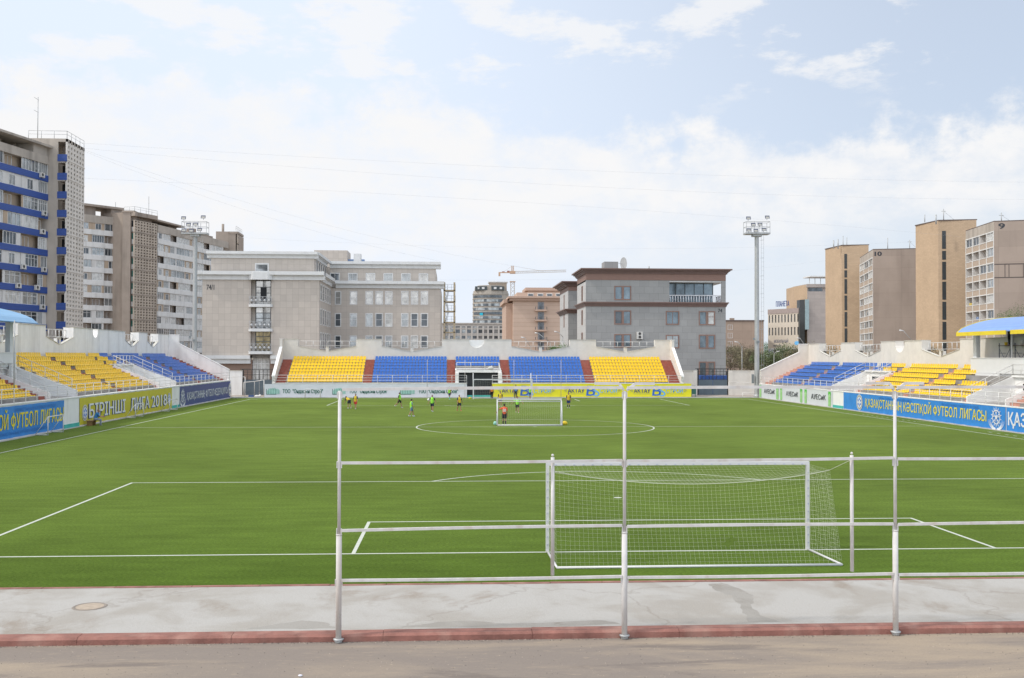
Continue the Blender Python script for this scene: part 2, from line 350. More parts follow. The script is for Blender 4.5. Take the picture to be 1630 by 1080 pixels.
# kerbstones: each a separate block with a joint; wide low kerb near, thin red edging beside the turf
k = MB(); rr = random.Random(4)
x = -46.0
while x < 46:
    w = 2.94
    if -24 < x < 16:
        kk = MB(); a = rr.uniform(-.006, .006)
        kk.sweep([(-8.45, -.14), (-8.45, -.01+a), (-8.40, .03+a), (-8.12, .035+a), (-8.12, -.14)], x+.004, x+w-.004)
        kk.sweep([(-8.448, -.14), (-8.43, -.02+a), (-8.14, -.02+a), (-8.14, -.14)], x+w-.004, x+w+.004)
        (k.v.extend([]))
        n = len(k.v); k.v += kk.v; k.f += [tuple(i+n for i in f) for f in kk.f]; k.m += kk.m; k.sm += kk.sm
    x += w
struct(k.build('kerb', KERB))
k = MB(); x = -40.
while x < 40:
    w = rr.uniform(1.2, 2.6); k.box(x, x+w-.015, -4.05+rr.uniform(-.015, .01), -3.9, -.1, .025+rr.uniform(-.006, .006)); x += w
struct(k.build('turf_edging', KERB))
# markings, 4 mm above the turf
LINE = mat('line_paint', (.50, .53, .46), .85, var=.14, vs=6)
mk = MB(); zz = .004; PW, PL = 31.66, 102.4
def seg(x0, y0, x1, y1, w=.11, z=zz):
    dx, dy = x1-x0, y1-y0; l_ = math.hypot(dx, dy); nx, ny = -dy/l_*w/2, dx/l_*w/2
    mk.quad((x0-nx, y0-ny, z), (x1-nx, y1-ny, z), (x1+nx, y1+ny, z), (x0+nx, y0+ny, z))
def arc(cx, cy, r, a0, a1, n=72, w=.11, z=zz):
    for i in range(n):
        t0 = a0+(a1-a0)*i/n; t1 = a0+(a1-a0)*(i+1)/n
        mk.quad(*[(cx+q*math.cos(t), cy+q*math.sin(t), z) for q, t in ((r-w/2, t0), (r+w/2, t0), (r+w/2, t1), (r-w/2, t1))])
h = .055
seg(-PW-h, 0, PW+h, 0); seg(-PW-h, PL, PW+h, PL); seg(-PW, h, -PW, PL-h); seg(PW, h, PW, PL-h); seg(-PW+h, PL/2, PW-h, PL/2)
for s, y0 in ((1, 0), (-1, PL)):
    for hw, dp in ((20.16, 16.5), (9.16, 5.5)):
        seg(-hw, y0+s*h, -hw, y0+s*(dp-h)); seg(hw, y0+s*h, hw, y0+s*(dp-h)); seg(-hw-h, y0+s*dp, hw+h, y0+s*dp)
    th = math.asin(5.5/9.15)+.006
    arc(0, y0+s*11, 9.15, s*th, s*(math.pi-th), 40)
    arc(0, y0+s*11, .08, 0, 2*math.pi, 16, .16)
    for sx in (-1, 1): arc(sx*PW, y0, .95, (0 if sx < 0 else math.pi/2) if s > 0 else (-math.pi/2 if sx < 0 else math.pi), (math.pi/2 if sx < 0 else math.pi) if s > 0 else (0 if sx < 0 else 1.5*math.pi), 10)
arc(0, PL/2, 9.15, 0, 2*math.pi, 120, z=zz+.002); arc(0, PL/2, .08, 0, 2*math.pi, 16, .16, z=zz+.004)
for y0, y1 in ((37.5, 45.0), (56.5, 68)):
    y = y0
    while y < y1: seg(32.7, y, 32.7, y+.45, .09); y += 1.1
    for y in (y0, y1): seg(32.8, y, 34.0, y, .08)
struct(mk.build('pitch_markings', LINE, recalc=False))
# cement repairs on the strip and grit on the road
def blot(pts, name, m):
    w = [gd(u, v, .0165) for u, v in pts]; mb = MB(); c = Vector((sum(p.x for p in w)/len(w), sum(p.y for p in w)/len(w), 0)); ed = []
    rb = random.Random(int(pts[0][0])); n = len(w)
    for i in range(n):
        for k in range(5):
            p = w[i].lerp(w[(i+1) % n], k/5); ed.append((p.x+rb.uniform(-.05, .05), min(max(p.y+rb.uniform(-.025, .025), -8.13), -4.07)))
    t = bmesh.new(); f = t.faces.new([t.verts.new((x_, y_, .0165)) for x_, y_ in ed]); bmesh.ops.triangulate(t, faces=[f]); me = bpy.data.meshes.new(name); t.to_mesh(me); t.free(); me.materials.append(m)
    o = bpy.data.objects.new(name, me); COL.objects.link(o); struct(o)
PATCH = worn('cement_patch', (.33, .315, .29), (.29, .275, .25), (.23, .205, .175), .8, .6)
blot([(395, 1001), (440, 994), (478, 988), (510, 990), (540, 1000), (480, 1001.5)], 'pavement_patch', PATCH)
blot([(640, 998), (700, 990), (755, 988), (800, 993), (870, 991), (960, 987), (985, 993), (900, 997), (780, 999)], 'pavement_patch', PATCH)
blot([(1127, 930), (1150, 928), (1185, 940), (1200, 950), (1198, 966), (1215, 983), (1245, 990), (1190, 990), (1182, 972), (1168, 950), (1140, 940)], 'pavement_patch', PATCH)
rg = random.Random(77); gm_ = [mat('dark_grit', (.10, .09, .08), .9), mat('pale_grit', (.42, .36, .30), .9)]; mb = MB()
for i in range(2600):
    near = i < 1100; gx = rg.uniform(-19, 9); gy = -8.46-abs(rg.gauss(0, .05)) if near else -8.5-rg.random()*3.6; q = rg.uniform(.004, .011)*(1.5 if near and rg.random() < .3 else 1); mb.mi = 0 if rg.random() < (.75 if near else .5) else 1
    mb.add([(gx-q, gy, -.114), (gx, gy-q, -.114), (gx+q, gy, -.114), (gx, gy+q, -.114), (gx, gy, -.114+q)], [(0, 1, 4), (1, 2, 4), (2, 3, 4), (3, 0, 4)])
struct(tag(mb.build('grit', gm_), 'loose grit and crumbs along the kerb foot and over the dusty asphalt', 'grit'), 'stuff')
# round shallow manhole in the strip
g = gd(143, 966, .015)
mh = thing('manhole_cover', 'sand-filled round manhole cover sunk in the pale concrete strip', 'manhole cover', (g.x, g.y, .015))
mb = MB()
for i in range(28):
    t0, t1 = 2*math.pi*i/28, 2*math.pi*(i+1)/28
    mb.add([(g.x+r_*math.cos(t), g.y+r_*math.sin(t), z) for r_, t, z in ((.29, t0, .017), (.34, t0, .03), (.34, t1, .03), (.29, t1, .017), (.37, t0, .0155), (.37, t1, .0155))], [(0, 1, 2, 3), (1, 4, 5, 2)])
mb.build('rim', mat('manhole_rim', (.24, .21, .18), .9), mh, recalc=False)
mb = MB(); mb.plan([(g.x+.29*math.cos(2*math.pi*i/28), g.y+.29*math.sin(2*math.pi*i/28)) for i in range(28)], .0155, .022)
mb.build('lid', mat('manhole_sand', (.40, .33, .26), .95, var=.15, vs=8), mh)
# ------------------------------------------------------------------ grandstands
SEATS = []      # (colour, position, angle, stand, row, sortkey)
def railing(name, fr, pts, parent, h=.95, step=1.9, rails=(1, .66, .33), m=RAIL, r=.026, posts=True):
    """pts: list of (u,d,z) along the rail's foot"""
    mb = MB(fr)
    for (a, b) in zip(pts, pts[1:]):
        A, B = Vector(a), Vector(b); n = max(1, round((B-A).length/step))
        if posts:
            for i in range(n+1):
                q = A.lerp(B, i/n); mb.tube((q.x, q.y, q.z), (q.x, q.y, q.z+h), r*1.1, 6)
        for k in rails:
            mb.tube((A.x, A.y, A.z+h*k), (B.x, B.y, B.z+h*k), r if k == 1 else r*.75, 6)
    return mb.build(name, m, parent)
def notched_wall(fr, u0, u1, z1, hf, pits, t, th, parent, m, zn=.95, vd=.7):
    """crenellated rear wall; pits: (ua, ub, kind)"""
    top = [(u0, z1)]
    for a, b, kind in sorted(pits):
        if kind == 'V':
            c = (a+b)/2; top += [(a, z1), (a, z1-zn), (c-.2, z1-zn-vd), (c-.2, z1-zn-.1), (c+.2, z1-zn-.1), (c+.2, z1-zn-vd), (b, z1-zn), (b, z1)]
        else:
            c = (a+b)/2; r = (b-a)/2; n = 10
            top += [(a, z1)]+[(c-r*math.cos(math.pi*i/n), z1-.15-r*.9*math.sin(math.pi*i/n)) for i in range(n+1)]+[(b, z1)]
    top += [(u1, z1)]
    poly = [(u0, hf)]+top+[(u1, hf)]
    # build as vertical strips so that every face stays convex
    mb = MB(fr); xs = sorted({p[0] for p in poly})
    def topz(x, side):
        best = None
        for (a, b) in zip(top, top[1:]):
            if a[0] == b[0]: continue
            lo, hi = min(a[0], b[0]), max(a[0], b[0])
            if (side > 0 and lo <= x < hi) or (side < 0 and lo < x <= hi):
                best = a[1]+(b[1]-a[1])*(x-a[0])/(b[0]-a[0])
        return best
    for a, b in zip(xs, xs[1:]):
        za, zb = topz(a, 1), topz(b, -1)
        if za is None or zb is None: continue
        inV = any(k == 'V' and pa < (a+b)/2 < pb for pa, pb, k in pits)
        d0, d1 = (-t-.22 if inV else -t-th), -t
        mb.add([(a, d0, hf), (b, d0, hf), (b, d1, hf), (a, d1, hf), (a, d0, za), (b, d0, zb), (b, d1, zb), (a, d1, za)], [(0, 1, 5, 4), (3, 2, 6, 7), (4, 5, 6, 7)])
    for (a, b) in zip(poly, poly[1:]):
        if abs(a[0]-b[0]) < 1e-6 and not any(k == 'V' and pa+.1 < a[0] < pb-.1 for pa, pb, k in pits): mb.quad((a[0], -t-th, a[1]), (a[0], -t, a[1]), (a[0], -t, b[1]), (a[0], -t-th, b[1]))
    for pa, pb, k in pits:
        if k == 'V': c = (pa+pb)/2; mb.box(c-.2, c+.2, -t-.5, -t-.221, z1-zn-vd-.1, z1-zn-.11); mb.box(pa, pb, -t-th, -t-.3, hf, z1-zn-vd-.12)
    w = mb.build('rear_wall', m, parent)
    # thin coping on every flat or sloping top
    cp = MB(fr)
    for (a, b) in zip(top, top[1:]):
        if abs(a[0]-b[0]) < 1e-6: continue
        if abs(b[0]-a[0]) < .45 and abs(a[1]-b[1]) > .02: continue
        e = .05; tk = .22 if any(k == 'V' and pa < (a[0]+b[0])/2 < pb for pa, pb, k in pits) else th
        cp.add([(a[0], -t-tk-e, a[1]+.003), (b[0], -t-tk-e, b[1]+.003), (b[0], -t+e, b[1]+.003), (a[0], -t+e, a[1]+.003), (a[0], -t-tk-e, a[1]+.07), (b[0], -t-tk-e, b[1]+.07), (b[0], -t+e, b[1]+.07), (a[0], -t+e, a[1]+.07)],
                        [(0, 3, 2, 1), (4, 5, 6, 7), (0, 1, 5, 4), (1, 2, 6, 5), (2, 3, 7, 6), (3, 0, 4, 7)])
    cp.build('coping', COPE, w)
    for a, b, kind in pits:
        if kind == 'V': railing('railing', fr, [(a+.02, -t-th*.75, z1-.95), ((a+b)/2, -t-th*.75, z1-.95), (b-.02, -t-th*.75, z1-.95)], parent, h=.72, step=.95, rails=(1, .1), r=.03)
    return w
def stand(fr, sg, u0, u1, cfg, label, where):
    """sg: +1 when u follows the named coordinate, -1 when mirrored"""
    hf, z0, rise, dx, nr, zw, tw, th = [cfg[q] for q in ('hf', 'z0', 'rise', 'dx', 'nr', 'zw', 'tw', 'th')]
    um = (u0+u1)/2; b = fr(um, -3.5, 0)
    root = thing('grandstand', label, 'grandstand', b)
    t0 = 1.2-dx/2+.05
    voms = cfg['voms']      # (ua, ub, rows removed)
    gap = cfg.get('gap')
    # front wall with a ledge
    mb = MB(fr)
    for a, c in ([(u0, u1)] if not gap else [(u0, gap[0]), (gap[1], u1)]):
        mb.box(a, c, -.3, 0, 0, hf-.06)
    fw = mb.build('front_wall', cfg['wm'], root)
    mb = MB(fr)
    for a, c in ([(u0, u1)] if not gap else [(u0, gap[0]), (gap[1], u1)]): mb.box(a, c, -.34, .05, hf-.06, hf+.02)
    mb.build('ledge', WHITE2, fw)
    # stepped terrace
    mb = MB(fr)
    def spans(i):
        out = [(u0+.25, u1-.25)]
        for va, vb, nrm in voms:
            if i < nrm:
                o2 = []
                for a, c in out:
                    if va > a: o2.append((a, min(c, va)))
                    if vb < c: o2.append((max(a, vb), c))
                out = [q for q in o2 if q[1]-q[0] > .05] if (va < u1 and vb > u0) else out
        return out
    for a, c in spans(0): mb.box(a, c, -t0, -.3, 0, hf-.02)
    for i in range(nr):
        ta = t0+i*dx; tb = t0+(i+1)*dx if i < nr-1 else tw
        for a, c in spans(i): mb.box(a, c, -tb, -ta, 0, z0+i*rise)
    for va, vb, nrm in voms:
        if gap and va <= gap[0] and vb >= gap[1]:
            mb.box(va, gap[0], -t0-nrm*dx, -.3, 0, hf-.02); mb.box(gap[1], vb, -t0-nrm*dx, -.3, 0, hf-.02)
            mb.box(gap[0], gap[1], -t0-nrm*dx, -.0, -.2, .01)
        else: mb.box(va, vb, -t0-nrm*dx, -.3, 0, hf-.02)
    mb.build('terrace', CONC, root)
    # aisles: painted half-steps
    for ua, ub, i0, i1 in cfg['aisles']:
        mb = MB(fr)
        for i in range(i0, i1):
            ta = t0+i*dx; z = z0+i*rise
            mb.box(ua, ub, -ta-dx+.008, -ta+.006, z-rise+.06, z+.012)
            mb.box(ua, ub, -ta+.001, -ta+dx*.45, z-rise, z-rise/2+.006)
        mb.build('aisle_steps', cfg['am'], root)
    # seats
    for (ua, ub, r0, r1, colour) in cfg['blocks']:
        n = int((ub-ua)/cfg['pitch']+.35)
        for i in range(r0, r1):
            for j in range(n):
                u = ua+(j+.5)*(ub-ua)/n
                SEATS.append((colour, fr(u, -(t0+i*dx+dx*.42), z0+i*rise), fr.a, where, i, sg*u))
    notched_wall(fr, u0, u1, zw, 2, cfg['pits'], tw, th, root, cfg['rm'])
    # sloping end walls
    for e in cfg['ends']:
        ua, ub = (u0-.02, u0+.3) if e < 0 else (u1-.3, u1+.02)
        zb = cfg['zend']
        prof = [(-.15, 0), (-.15, zb), (-tw+1.3, zb+(zw-1.1-zb)), (-tw+1.3, zw-.02), (-tw-.02, zw-.02), (-tw-.02, 0)]
        mb = MB(fr)
        mb.sweep([(-.15, 0), (-.15, zb), (-tw+1.3, zw-1.1), (-tw+1.3, 0)], ua, ub)
        mb.box(ua, ub, -tw-.02, -tw+1.3, 0, zw-.02)
        ew = mb.build('end_wall', cfg['rm'], root)
        mb = MB(fr); mb.sweep([(-.1, zb+.003), (-.1, zb+.08), (-tw+1.26, zw-1.02), (-tw+1.26, zw-1.097)], ua-.04, ub+.04)
        mb.box(ua-.04, ub+.04, -tw-.02, -tw+1.34, zw-.017, zw+.06)
        mb.build('coping', WHITE2, ew)
    # railing along the front wall
    for a, c in ([(u0, u1)] if not gap else [(u0, gap[0]), (gap[1], u1)]):
        railing('railing', fr, [(a+.05, -.12, hf+.02), (c-.05, -.12, hf+.02)], root, h=cfg['rh'])
    # vomitories
    for va, vb, nrm in voms:
        tb = t0+nrm*dx; zt = z0+(nrm-1)*rise
        for ua in ([va, vb-.16] if not cfg.get('vom_one') else cfg['vom_one'].get(va, [va, vb-.16])):
            mb = MB(fr); mb.sweep([(-.5, hf-.5), (-.5, hf+.45), (-tb+.0, zt+rise+.12), (-tb, hf-.5)], ua, ua+.16); mb.build('side_wall', cfg['wm'], root)
        mb = MB(fr); mb.box(va+.001, vb-.001, -tb-.16, -tb+.02, hf, zt+rise-.02); 
        mb.box(va-.0, vb+.0, -tb-.2, -tb+.25, zt+rise-.015, zt+rise+.14)
        mb.build('passage_wall', cfg['wm'], root)
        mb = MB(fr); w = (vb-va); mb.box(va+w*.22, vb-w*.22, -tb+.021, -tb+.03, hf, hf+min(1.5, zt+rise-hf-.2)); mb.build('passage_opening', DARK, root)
        if cfg.get('vrail', True):
            railing('railing', fr, [(va+.08, -tb+.15, zt+rise+.14), (vb-.08, -tb+.15, zt+rise+.14)], root, h=.85, step=1.1, rails=(1, .5, .12), r=.024)
            for ua in (va+.08, vb-.08):
                railing('railing', fr, [(ua, -tb+.15, zt+rise+.14), (ua, -.9, hf+.5)], root, h=.85, step=1.1, rails=(1, .55, .15), r=.024)
    return root
frL = Fr(-35, 0, math.pi/2); frR = Fr(34.4, 0, -math.pi/2); frF = Fr(0, 107, 0)
stand(frF, 1, -29.75, 24.3, dict(hf=1.92, z0=2.0, rise=.42, dx=.8, nr=8, zw=7.72, tw=7.35, th=.8, wm=WHITE, rm=CREAM, am=RED, pitch=.428, rh=1.0, zend=2.75, ends=(-1, 1), gap=(-4.45, -1.2),
      voms=[(-6.0, .15, 4)], vrail=False,
      aisles=[(-29.4, -28.2, 0, 8), (-18.15, -17, 0, 8), (-7.1, -6.0, 0, 8), (.15, 1.3, 0, 8), (11.3, 12.5, 0, 8), (22.5, 23.95, 0, 8)],
      blocks=[(-28.05, -18.2, 0, 8, 'y'), (-16.95, -7.15, 0, 8, 'b'), (-5.95, .1, 5, 8, 'b'), (1.35, 11.25, 0, 8, 'b'), (12.55, 22.45, 0, 8, 'y')],
      pits=[(-27.5, -19.6, 'V'), (-16.1, -7.8, 'V'), (1.8, 9.9, 'V'), (13.6, 21.9, 'V'), (-4.1, -1.95, 'U')]),
      'far end grandstand of yellow and blue seats with a tunnel in the middle', 'far')
stand(frL, 1, 20.0, 106.8, dict(hf=2.3, z0=2.5, rise=.39, dx=.865, nr=8, zw=8.1, tw=7.85, th=.95, wm=WHITE2, rm=WHITE, am=RED, pitch=.46, rh=.95, zend=3.6, ends=(1,),
      voms=[(47.8, 53.4, 5), (75.8, 82.3, 5)],
      aisles=[(46.6, 47.7, 0, 8), (53.4, 54.1, 0, 8), (64.1, 65.0, 0, 8), (75.3, 75.8, 0, 8), (82.3, 82.9, 0, 8), (92.5, 93.7, 0, 8), (103.7, 106.4, 0, 8)],
      blocks=[(34, 46.5, 0, 5, 'y'), (54.2, 64, 0, 8, 'y'), (65.1, 75.2, 0, 8, 'y'), (75.9, 79.1, 5, 8, 'y'), (79.1, 81.7, 5, 8, 'b'), (82.9, 92.4, 0, 8, 'b'), (93.8, 103.6, 0, 8, 'b')],
      pits=[(54.2, 60.2, 'V'), (66.2, 73.0, 'V'), (78.4, 79.9, 'U'), (88.8, 93.9, 'V'), (97.3, 101.8, 'V')]),
      'left side grandstand of yellow and blue seats behind the blue and olive banners', 'left')
stand(frR, -1, -106.8, -22.0, dict(hf=1.86, z0=2.08, rise=.45, dx=.93, nr=6, zw=7.13, tw=6.6, th=.95, wm=WHITE2, rm=CREAM, am=PINKR, pitch=.46, rh=.95, zend=3.6, ends=(-1,),
      voms=[(-52.2, -46.2, 4), (-82.0, -75.2, 4)],
      aisles=[(-53.0, -52.2, 0, 3), (-59.3, -58.4, 2, 3), (-46.1, -44.8, 0, 4), (-64.4, -63.5, 0, 6), (-75.2, -74.4, 0, 6), (-82.75, -82.0, 0, 6), (-93.9, -92.95, 0, 6), (-106.5, -103.9, 0, 6)],
      blocks=[(-44.6, -34, 0, 4, 'y'), (-63.4, -53.1, 0, 2, 'y'), (-58.3, -54.0, 2, 3, 'y'), (-63.4, -59.4, 2, 6, 'y'), (-74.3, -64.5, 0, 6, 'y'), (-79.0, -75.6, 4, 6, 'y'), (-81.8, -79.0, 4, 6, 'b'), (-92.9, -82.8, 0, 6, 'b'), (-103.8, -94, 0, 6, 'b')],
      pits=[(-102.5, -95.0, 'V'), (-90.6, -83.2, 'V'), (-79.5, -77.2, 'U'), (-73.2, -65.3, 'V')]),
      'right side grandstand of blue and yellow seats beside the white canopied box', 'right')
# tunnel under the far stand
tn = thing('stand_tunnel', 'dark player tunnel with a white lintel in the middle of the far grandstand', 'tunnel', (-2.9, 109, 0))
mb = MB(frF); mb.box(-6.0, .15, -2.05, -1.75, 3.28, 3.62); mb.box(-6.0, -5.55, -1.9, -.35, 1.94, 3.28); mb.box(-.3, .15, -1.9, -.35, 1.94, 3.28); mb.build('lintel', WHITE, tn)
mb = MB(frF); mb.box(-6.0, .15, -4.3, -2.051, 3.3, 3.6); mb.build('roof_slab', CONC, tn)
mb = MB(frF); mb.box(-5.5, -.35, -2.6, -2.5, 0.0, 3.28); mb.build('doors', mat('tunnel_doors', (.035, .04, .043), .6), tn)
mb = MB(frF); mb.box(-4.6, -4.45, -2.5, -.0, 0, 1.9); mb.box(-1.2, -1.05, -2.5, 0, 0, 1.9); mb.build('side_wall', mat('tunnel_wall', (.2, .2, .19), .9), tn)
mb = MB(frF); mb.box(-4.44, -1.21, -.18, -.06, 0.011, .33); mb.build('sill', TEAL, tn)
railing('railing', frF, [(-5.8, -1.9, 3.62), (-.2, -1.9, 3.62)], tn, h=.98, step=1.7, rails=(1, .42), r=.035)
mb = MB(frF); mb.bar((-.2, -1.9, 4.55), (.2, -.5, 2.0), .1); mb.build('brace', RAIL, tn)
mb = MB(frF); mb.box(-4.15, -1.9, -7.62, -7.5, 6.6, 7.7); mb.build('notch_panel', WHITE2, tn)
# small white sack left on the lintel
sk = MB(); sk.ball((-1.3, 108.85, 3.86), .26, 12, (1.5, .8, 1.0)); sk.ball((-1.15, 108.87, 4.05), .14, 10); tag(sk.build('sack', mat('white_sack', (.6, .58, .53), .9)), 'crumpled white sack on the lintel above the far tunnel', 'sack')
# teal plinths where the banners leave the side walls bare
for fr, a, c, lb in ((frL, 49.3, 52.3, 'teal painted plinth between the blue and olive banners on the left'), (frL, 78.7, 81.5, 'teal painted plinth between the olive and navy banners on the left'),
                     (frR, -80.0, -77.1, 'teal painted plinth left of the blue banner on the right wall')):
    mb = MB(fr); mb.box(a, c, .002, .06, .02, .34); tag(mb.build('plinth', TEAL), lb, 'plinth')
mb = MB(frL); mb.box(20, 107, .0, .22, -.02, .05); struct(mb.build('left_edging', mat('edging', (.5, .48, .45), .9)))
mb = MB(frR); mb.box(-107, -22, .0, .22, -.02, .05); struct(mb.build('right_edging', mat('edging', (.5, .48, .45), .9)))
# ------------------------------------------------------------------ seats
def seat_mesh(m, name):
    mb = MB()
    # profile in (y,z); front towards -y; swept over the width with narrowing corners
    sec = [(-.21, .10), (-.20, .15), (-.02, .125), (.10, .135), (.16, .20), (.205, .485)]
    for (y0, za), (y1, zb) in zip(sec, sec[1:]):
        wa = .2 if y0 > -.15 else .17; wb = .2 if y1 < .2 else .16
        mb.add([(-wa, y0, za), (wa, y0, za), (wb, y1, zb), (-wb, y1, zb), (-wa, y0+.012, za-.025), (wa, y0+.012, za-.025), (wb, y1+.03, zb-.01), (-wb, y1+.03, zb-.01)],
               [(0, 1, 2, 3), (4, 7, 6, 5), (0, 4, 5, 1), (0, 3, 7, 4), (1, 5, 6, 2), (3, 2, 6, 7)])
    mb.mi = 1; mb.box(-.05, .05, -.05, .12, 0, .11); mb.mi = 0
    me = bpy.data.meshes.new(name); me.from_pydata(mb.v, [], mb.f); me.materials.append(m); me.materials.append(STEEL); me.polygons.foreach_set('material_index', mb.m)
    b = bmesh.new(); b.from_mesh(me); bmesh.ops.recalc_face_normals(b, faces=b.faces); b.to_mesh(me); b.free()
    return me, mb
def ordi(n):
    w = ['first', 'second', 'third', 'fourth', 'fifth', 'sixth', 'seventh', 'eighth', 'ninth', 'tenth']
    return w[n] if n < 10 else f"{n+1}{'th' if 10 < (n+1) % 100 < 14 else {1:'st', 2:'nd', 3:'rd'}.get((n+1) % 10, 'th')}"
meY, proY = seat_mesh(SEATY, 'yellow_stadium_seat'); meB, proB = seat_mesh(SEATB, 'blue_stadium_seat')
def seen(s):
    d = Vector(s[1])-CAMP; z = d.dot(_F); u = 815+F_*d.dot(_R2)/z; return -8 < u < 1638
allS = []
for colour, word in (('y', 'yellow'), ('b', 'blue')):
    rows = {}
    for s in SEATS:
        if s[0] == colour and seen(s): rows.setdefault((s[3], s[4]), []).append(s)
    for (w, r), ls in rows.items():
        ls.sort(key=lambda s: s[5] if w == 'far' else -s[5])
        for i, s in enumerate(ls):
            end = 'leftmost end' if w == 'far' else 'far end'
            allS.append(((Vector(s[1])-CAMP).length, s, f"{word} plastic seat, {ordi(i)} from {end} of {ordi(r)} row up, {w} grandstand"))
allS.sort(key=lambda q: q[0])
rest = MB()
for i, (_, s, lb) in enumerate(allS):
    if i < 300: tag(place(meY if s[0] == 'y' else meB, 'stadium_seat', s[1], s[2]), lb, 'seat', 'plastic seats in rows on the grandstands')
    else:
        c, sn = math.cos(s[2]), math.sin(s[2]); n = len(rest.v); proto = proY if s[0] == 'y' else proB
        rest.v += [(s[1][0]+x*c-y*sn, s[1][1]+x*sn+y*c, s[1][2]+z) for x, y, z in proto.v]
        rest.f += [tuple(i_+n for i_ in f) for f in proto.f]; rest.m += [2 if q else (0 if s[0] == 'y' else 1) for q in proto.m]; rest.sm += proto.sm
struct(tag(rest.build('stadium_seats', [SEATY, SEATB, STEEL]), 'yellow and blue plastic seats in the rows farther away on all three grandstands', 'seats'), 'stuff')
# ------------------------------------------------------------------ banners
def banner(fr, u0, u1, z0, z1, m, label, d=.03):
    root = thing('banner', label, 'banner', fr((u0+u1)/2, d, z0))
    mb = MB(fr); n = max(6, int((u1-u0)/.7)); rb = random.Random(int(abs(u0)*10)); off = [0]*(n+1)
    for i in range(n+1): off[i] = .012*math.sin(i*1.7)+rb.uniform(-.008, .008)
    zs = [z0, (z0*.6+z1*.4), z1]
    vs = []; fs = []
    for i in range(n+1):
        u = u0+(u1-u0)*i/n
        for j, z in enumerate(zs): vs.append((u, d+off[i]*(1-abs(j-1)*.4), z+(.012*math.sin(i*2.3) if j != 1 else 0)))
    for i in range(n):
        for j in range(2): a = i*3+j; fs.append((a, a+3, a+4, a+1))
    mb.add(vs, fs, smooth=True)
    vs2 = [(u, dd-.012, z) for u, dd, z in vs]; mb.add(vs2, [f[::-1] for f in fs])
    mb.build('sheet', m, root, recalc=False)
    return root
def ub(u, v, fr):       # measured picture point -> u on the stand's front plane
    if fr is frL: return atx(u, v, -35).y
    if fr is frR: return -atx(u, v, 34.4).y
    return at(u, v, 107).x
BLUE = mat('azure_banner', (.035, .24, .66), .5, var=.1); NAVY = mat('navy_banner', (.05, .075, .24), .5, var=.1); OLIVE = mat('ochre_banner', (.56, .50, .03), .5, var=.06)
YELB = mat('yellow_banner', (.78, .72, .02), .5, var=.04); WHB = mat('white_banner', (.66, .68, .72), .5, var=.05)
LYEL = mat('yellow_ink', (.80, .68, .04), .6, var=.03); LWH = mat('white_ink', (.74, .76, .79), .6, var=.03); LDK = mat('dark_ink', (.03, .035, .045), .6); LNV = mat('navy_ink', (.03, .06, .2), .6)
LGR = mat('deep_green_ink', (.02, .14, .10), .6); LGN = mat('green_ink', (.10, .50, .06), .6); LGP = mat('pale_green_ink', (.36, .62, .28), .6); LBL = mat('blue_ink', (.03, .15, .55), .6); LSK = mat('sky_ink', (.15, .45, .8), .6); LSKD = mat('soft_blue_ink', (.03, .17, .50), .6)
LMINT = mat('mint_ink', (.32, .55, .48), .6)
def emblem(fr, u, z, r, parent, d=.03, ring=LWH, core=LBL, rx=1.0):
    d += .03
    def dd(rr, k, m, n=28): 
        mb = MB(fr); mb.disc((u, z), rr*rx, n, ry=rr, th=.004, d=d+k*.005); return mb.build('emblem_ring', m, parent)
    dd(r, 0, ring); dd(r*.93, 1, mat('grey_ink', (.36, .36, .32), .6)); dd(r*.7, 2, ring); 
    mb = MB(fr)
    for i in range(6):
        a = math.pi/2+i*math.pi/3
        p = [(u+r*rx*.66*math.cos(a), z+r*.66*math.sin(a))]
        for da, q in ((.42, .45), (.2, .26), (-.2, .26), (-.42, .45)): p.append((u+r*rx*q*math.cos(a-da), z+r*q*math.sin(a-da)))
        mb.prism(p, d+.015, d+.019)
    mb.build('emblem_star', core, parent)
    mb = MB(fr); mb.disc((u, z), r*rx*.2, 5, ry=r*.2, th=.004, d=d+.02); mb.build('emblem_core', ring, parent)
def sunball(fr, u, z, r, parent, d=.06):
    mb = MB(fr)
    n = 28
    def ring(r0, r1, k, a0=0, a1=2*math.pi, sq=1):
        for i in range(n):
            t0, t1 = a0+(a1-a0)*i/n, a0+(a1-a0)*(i+1)/n
            mb.quad(*[(u+q*math.cos(t), d+k, z+q*sq*math.sin(t)) for q, t in ((r0, t0), (r1, t0), (r1, t1), (r0, t1))])
    ring(.56*r, .66*r, .004); ring(.0*r, .18*r, .004)
    for i in range(5):
        a = math.pi/2+i*2*math.pi/5
        for da in (-.22, .22):
            mb.quad(*[(u+q*math.cos(t)*r, d+.008, z+q*math.sin(t)*r) for q, t in ((.16, a+da*.6-.12), (.16, a+da*.6+.12), (.56, a+da+.07), (.56, a+da-.07))])
        mb.quad(*[(u+q*math.cos(t)*r, d+.012, z+q*math.sin(t)*r) for q, t in ((.34, a-.35), (.42, a-.05), (.42, a+.35), (.34, a+.1))])
    for i in range(14):
        a = 2*math.pi*(i+.5)/14; mb.add([(u+q*math.cos(t)*r, d+.004, z+q*math.sin(t)*r) for q, t in ((.72, a-.1), (.72, a+.1), (.93, a))], [(0, 1, 2)])
    # two feathered wings underneath
    for sg in (-1, 1):
        for k in range(5):
            pts = []
            for i in range(9):
                t = -math.pi/2+sg*(.1+1.25*i/8); q = 1.02+.09*k*(i/8)+.02*k
                w = .05*(1-i/9)
                pts.append(((q-w), (q+w), t))
            for (a, b, t), (c, e, t2) in zip(pts, pts[1:]):
                mb.quad(*[(u+qq*math.cos(tt)*r, d+.004+.002*k, z+qq*math.sin(tt)*r) for qq, tt in ((a, t), (b, t), (e, t2), (c, t2))])
    mb.build('emblem', LWH, parent, recalc=False)
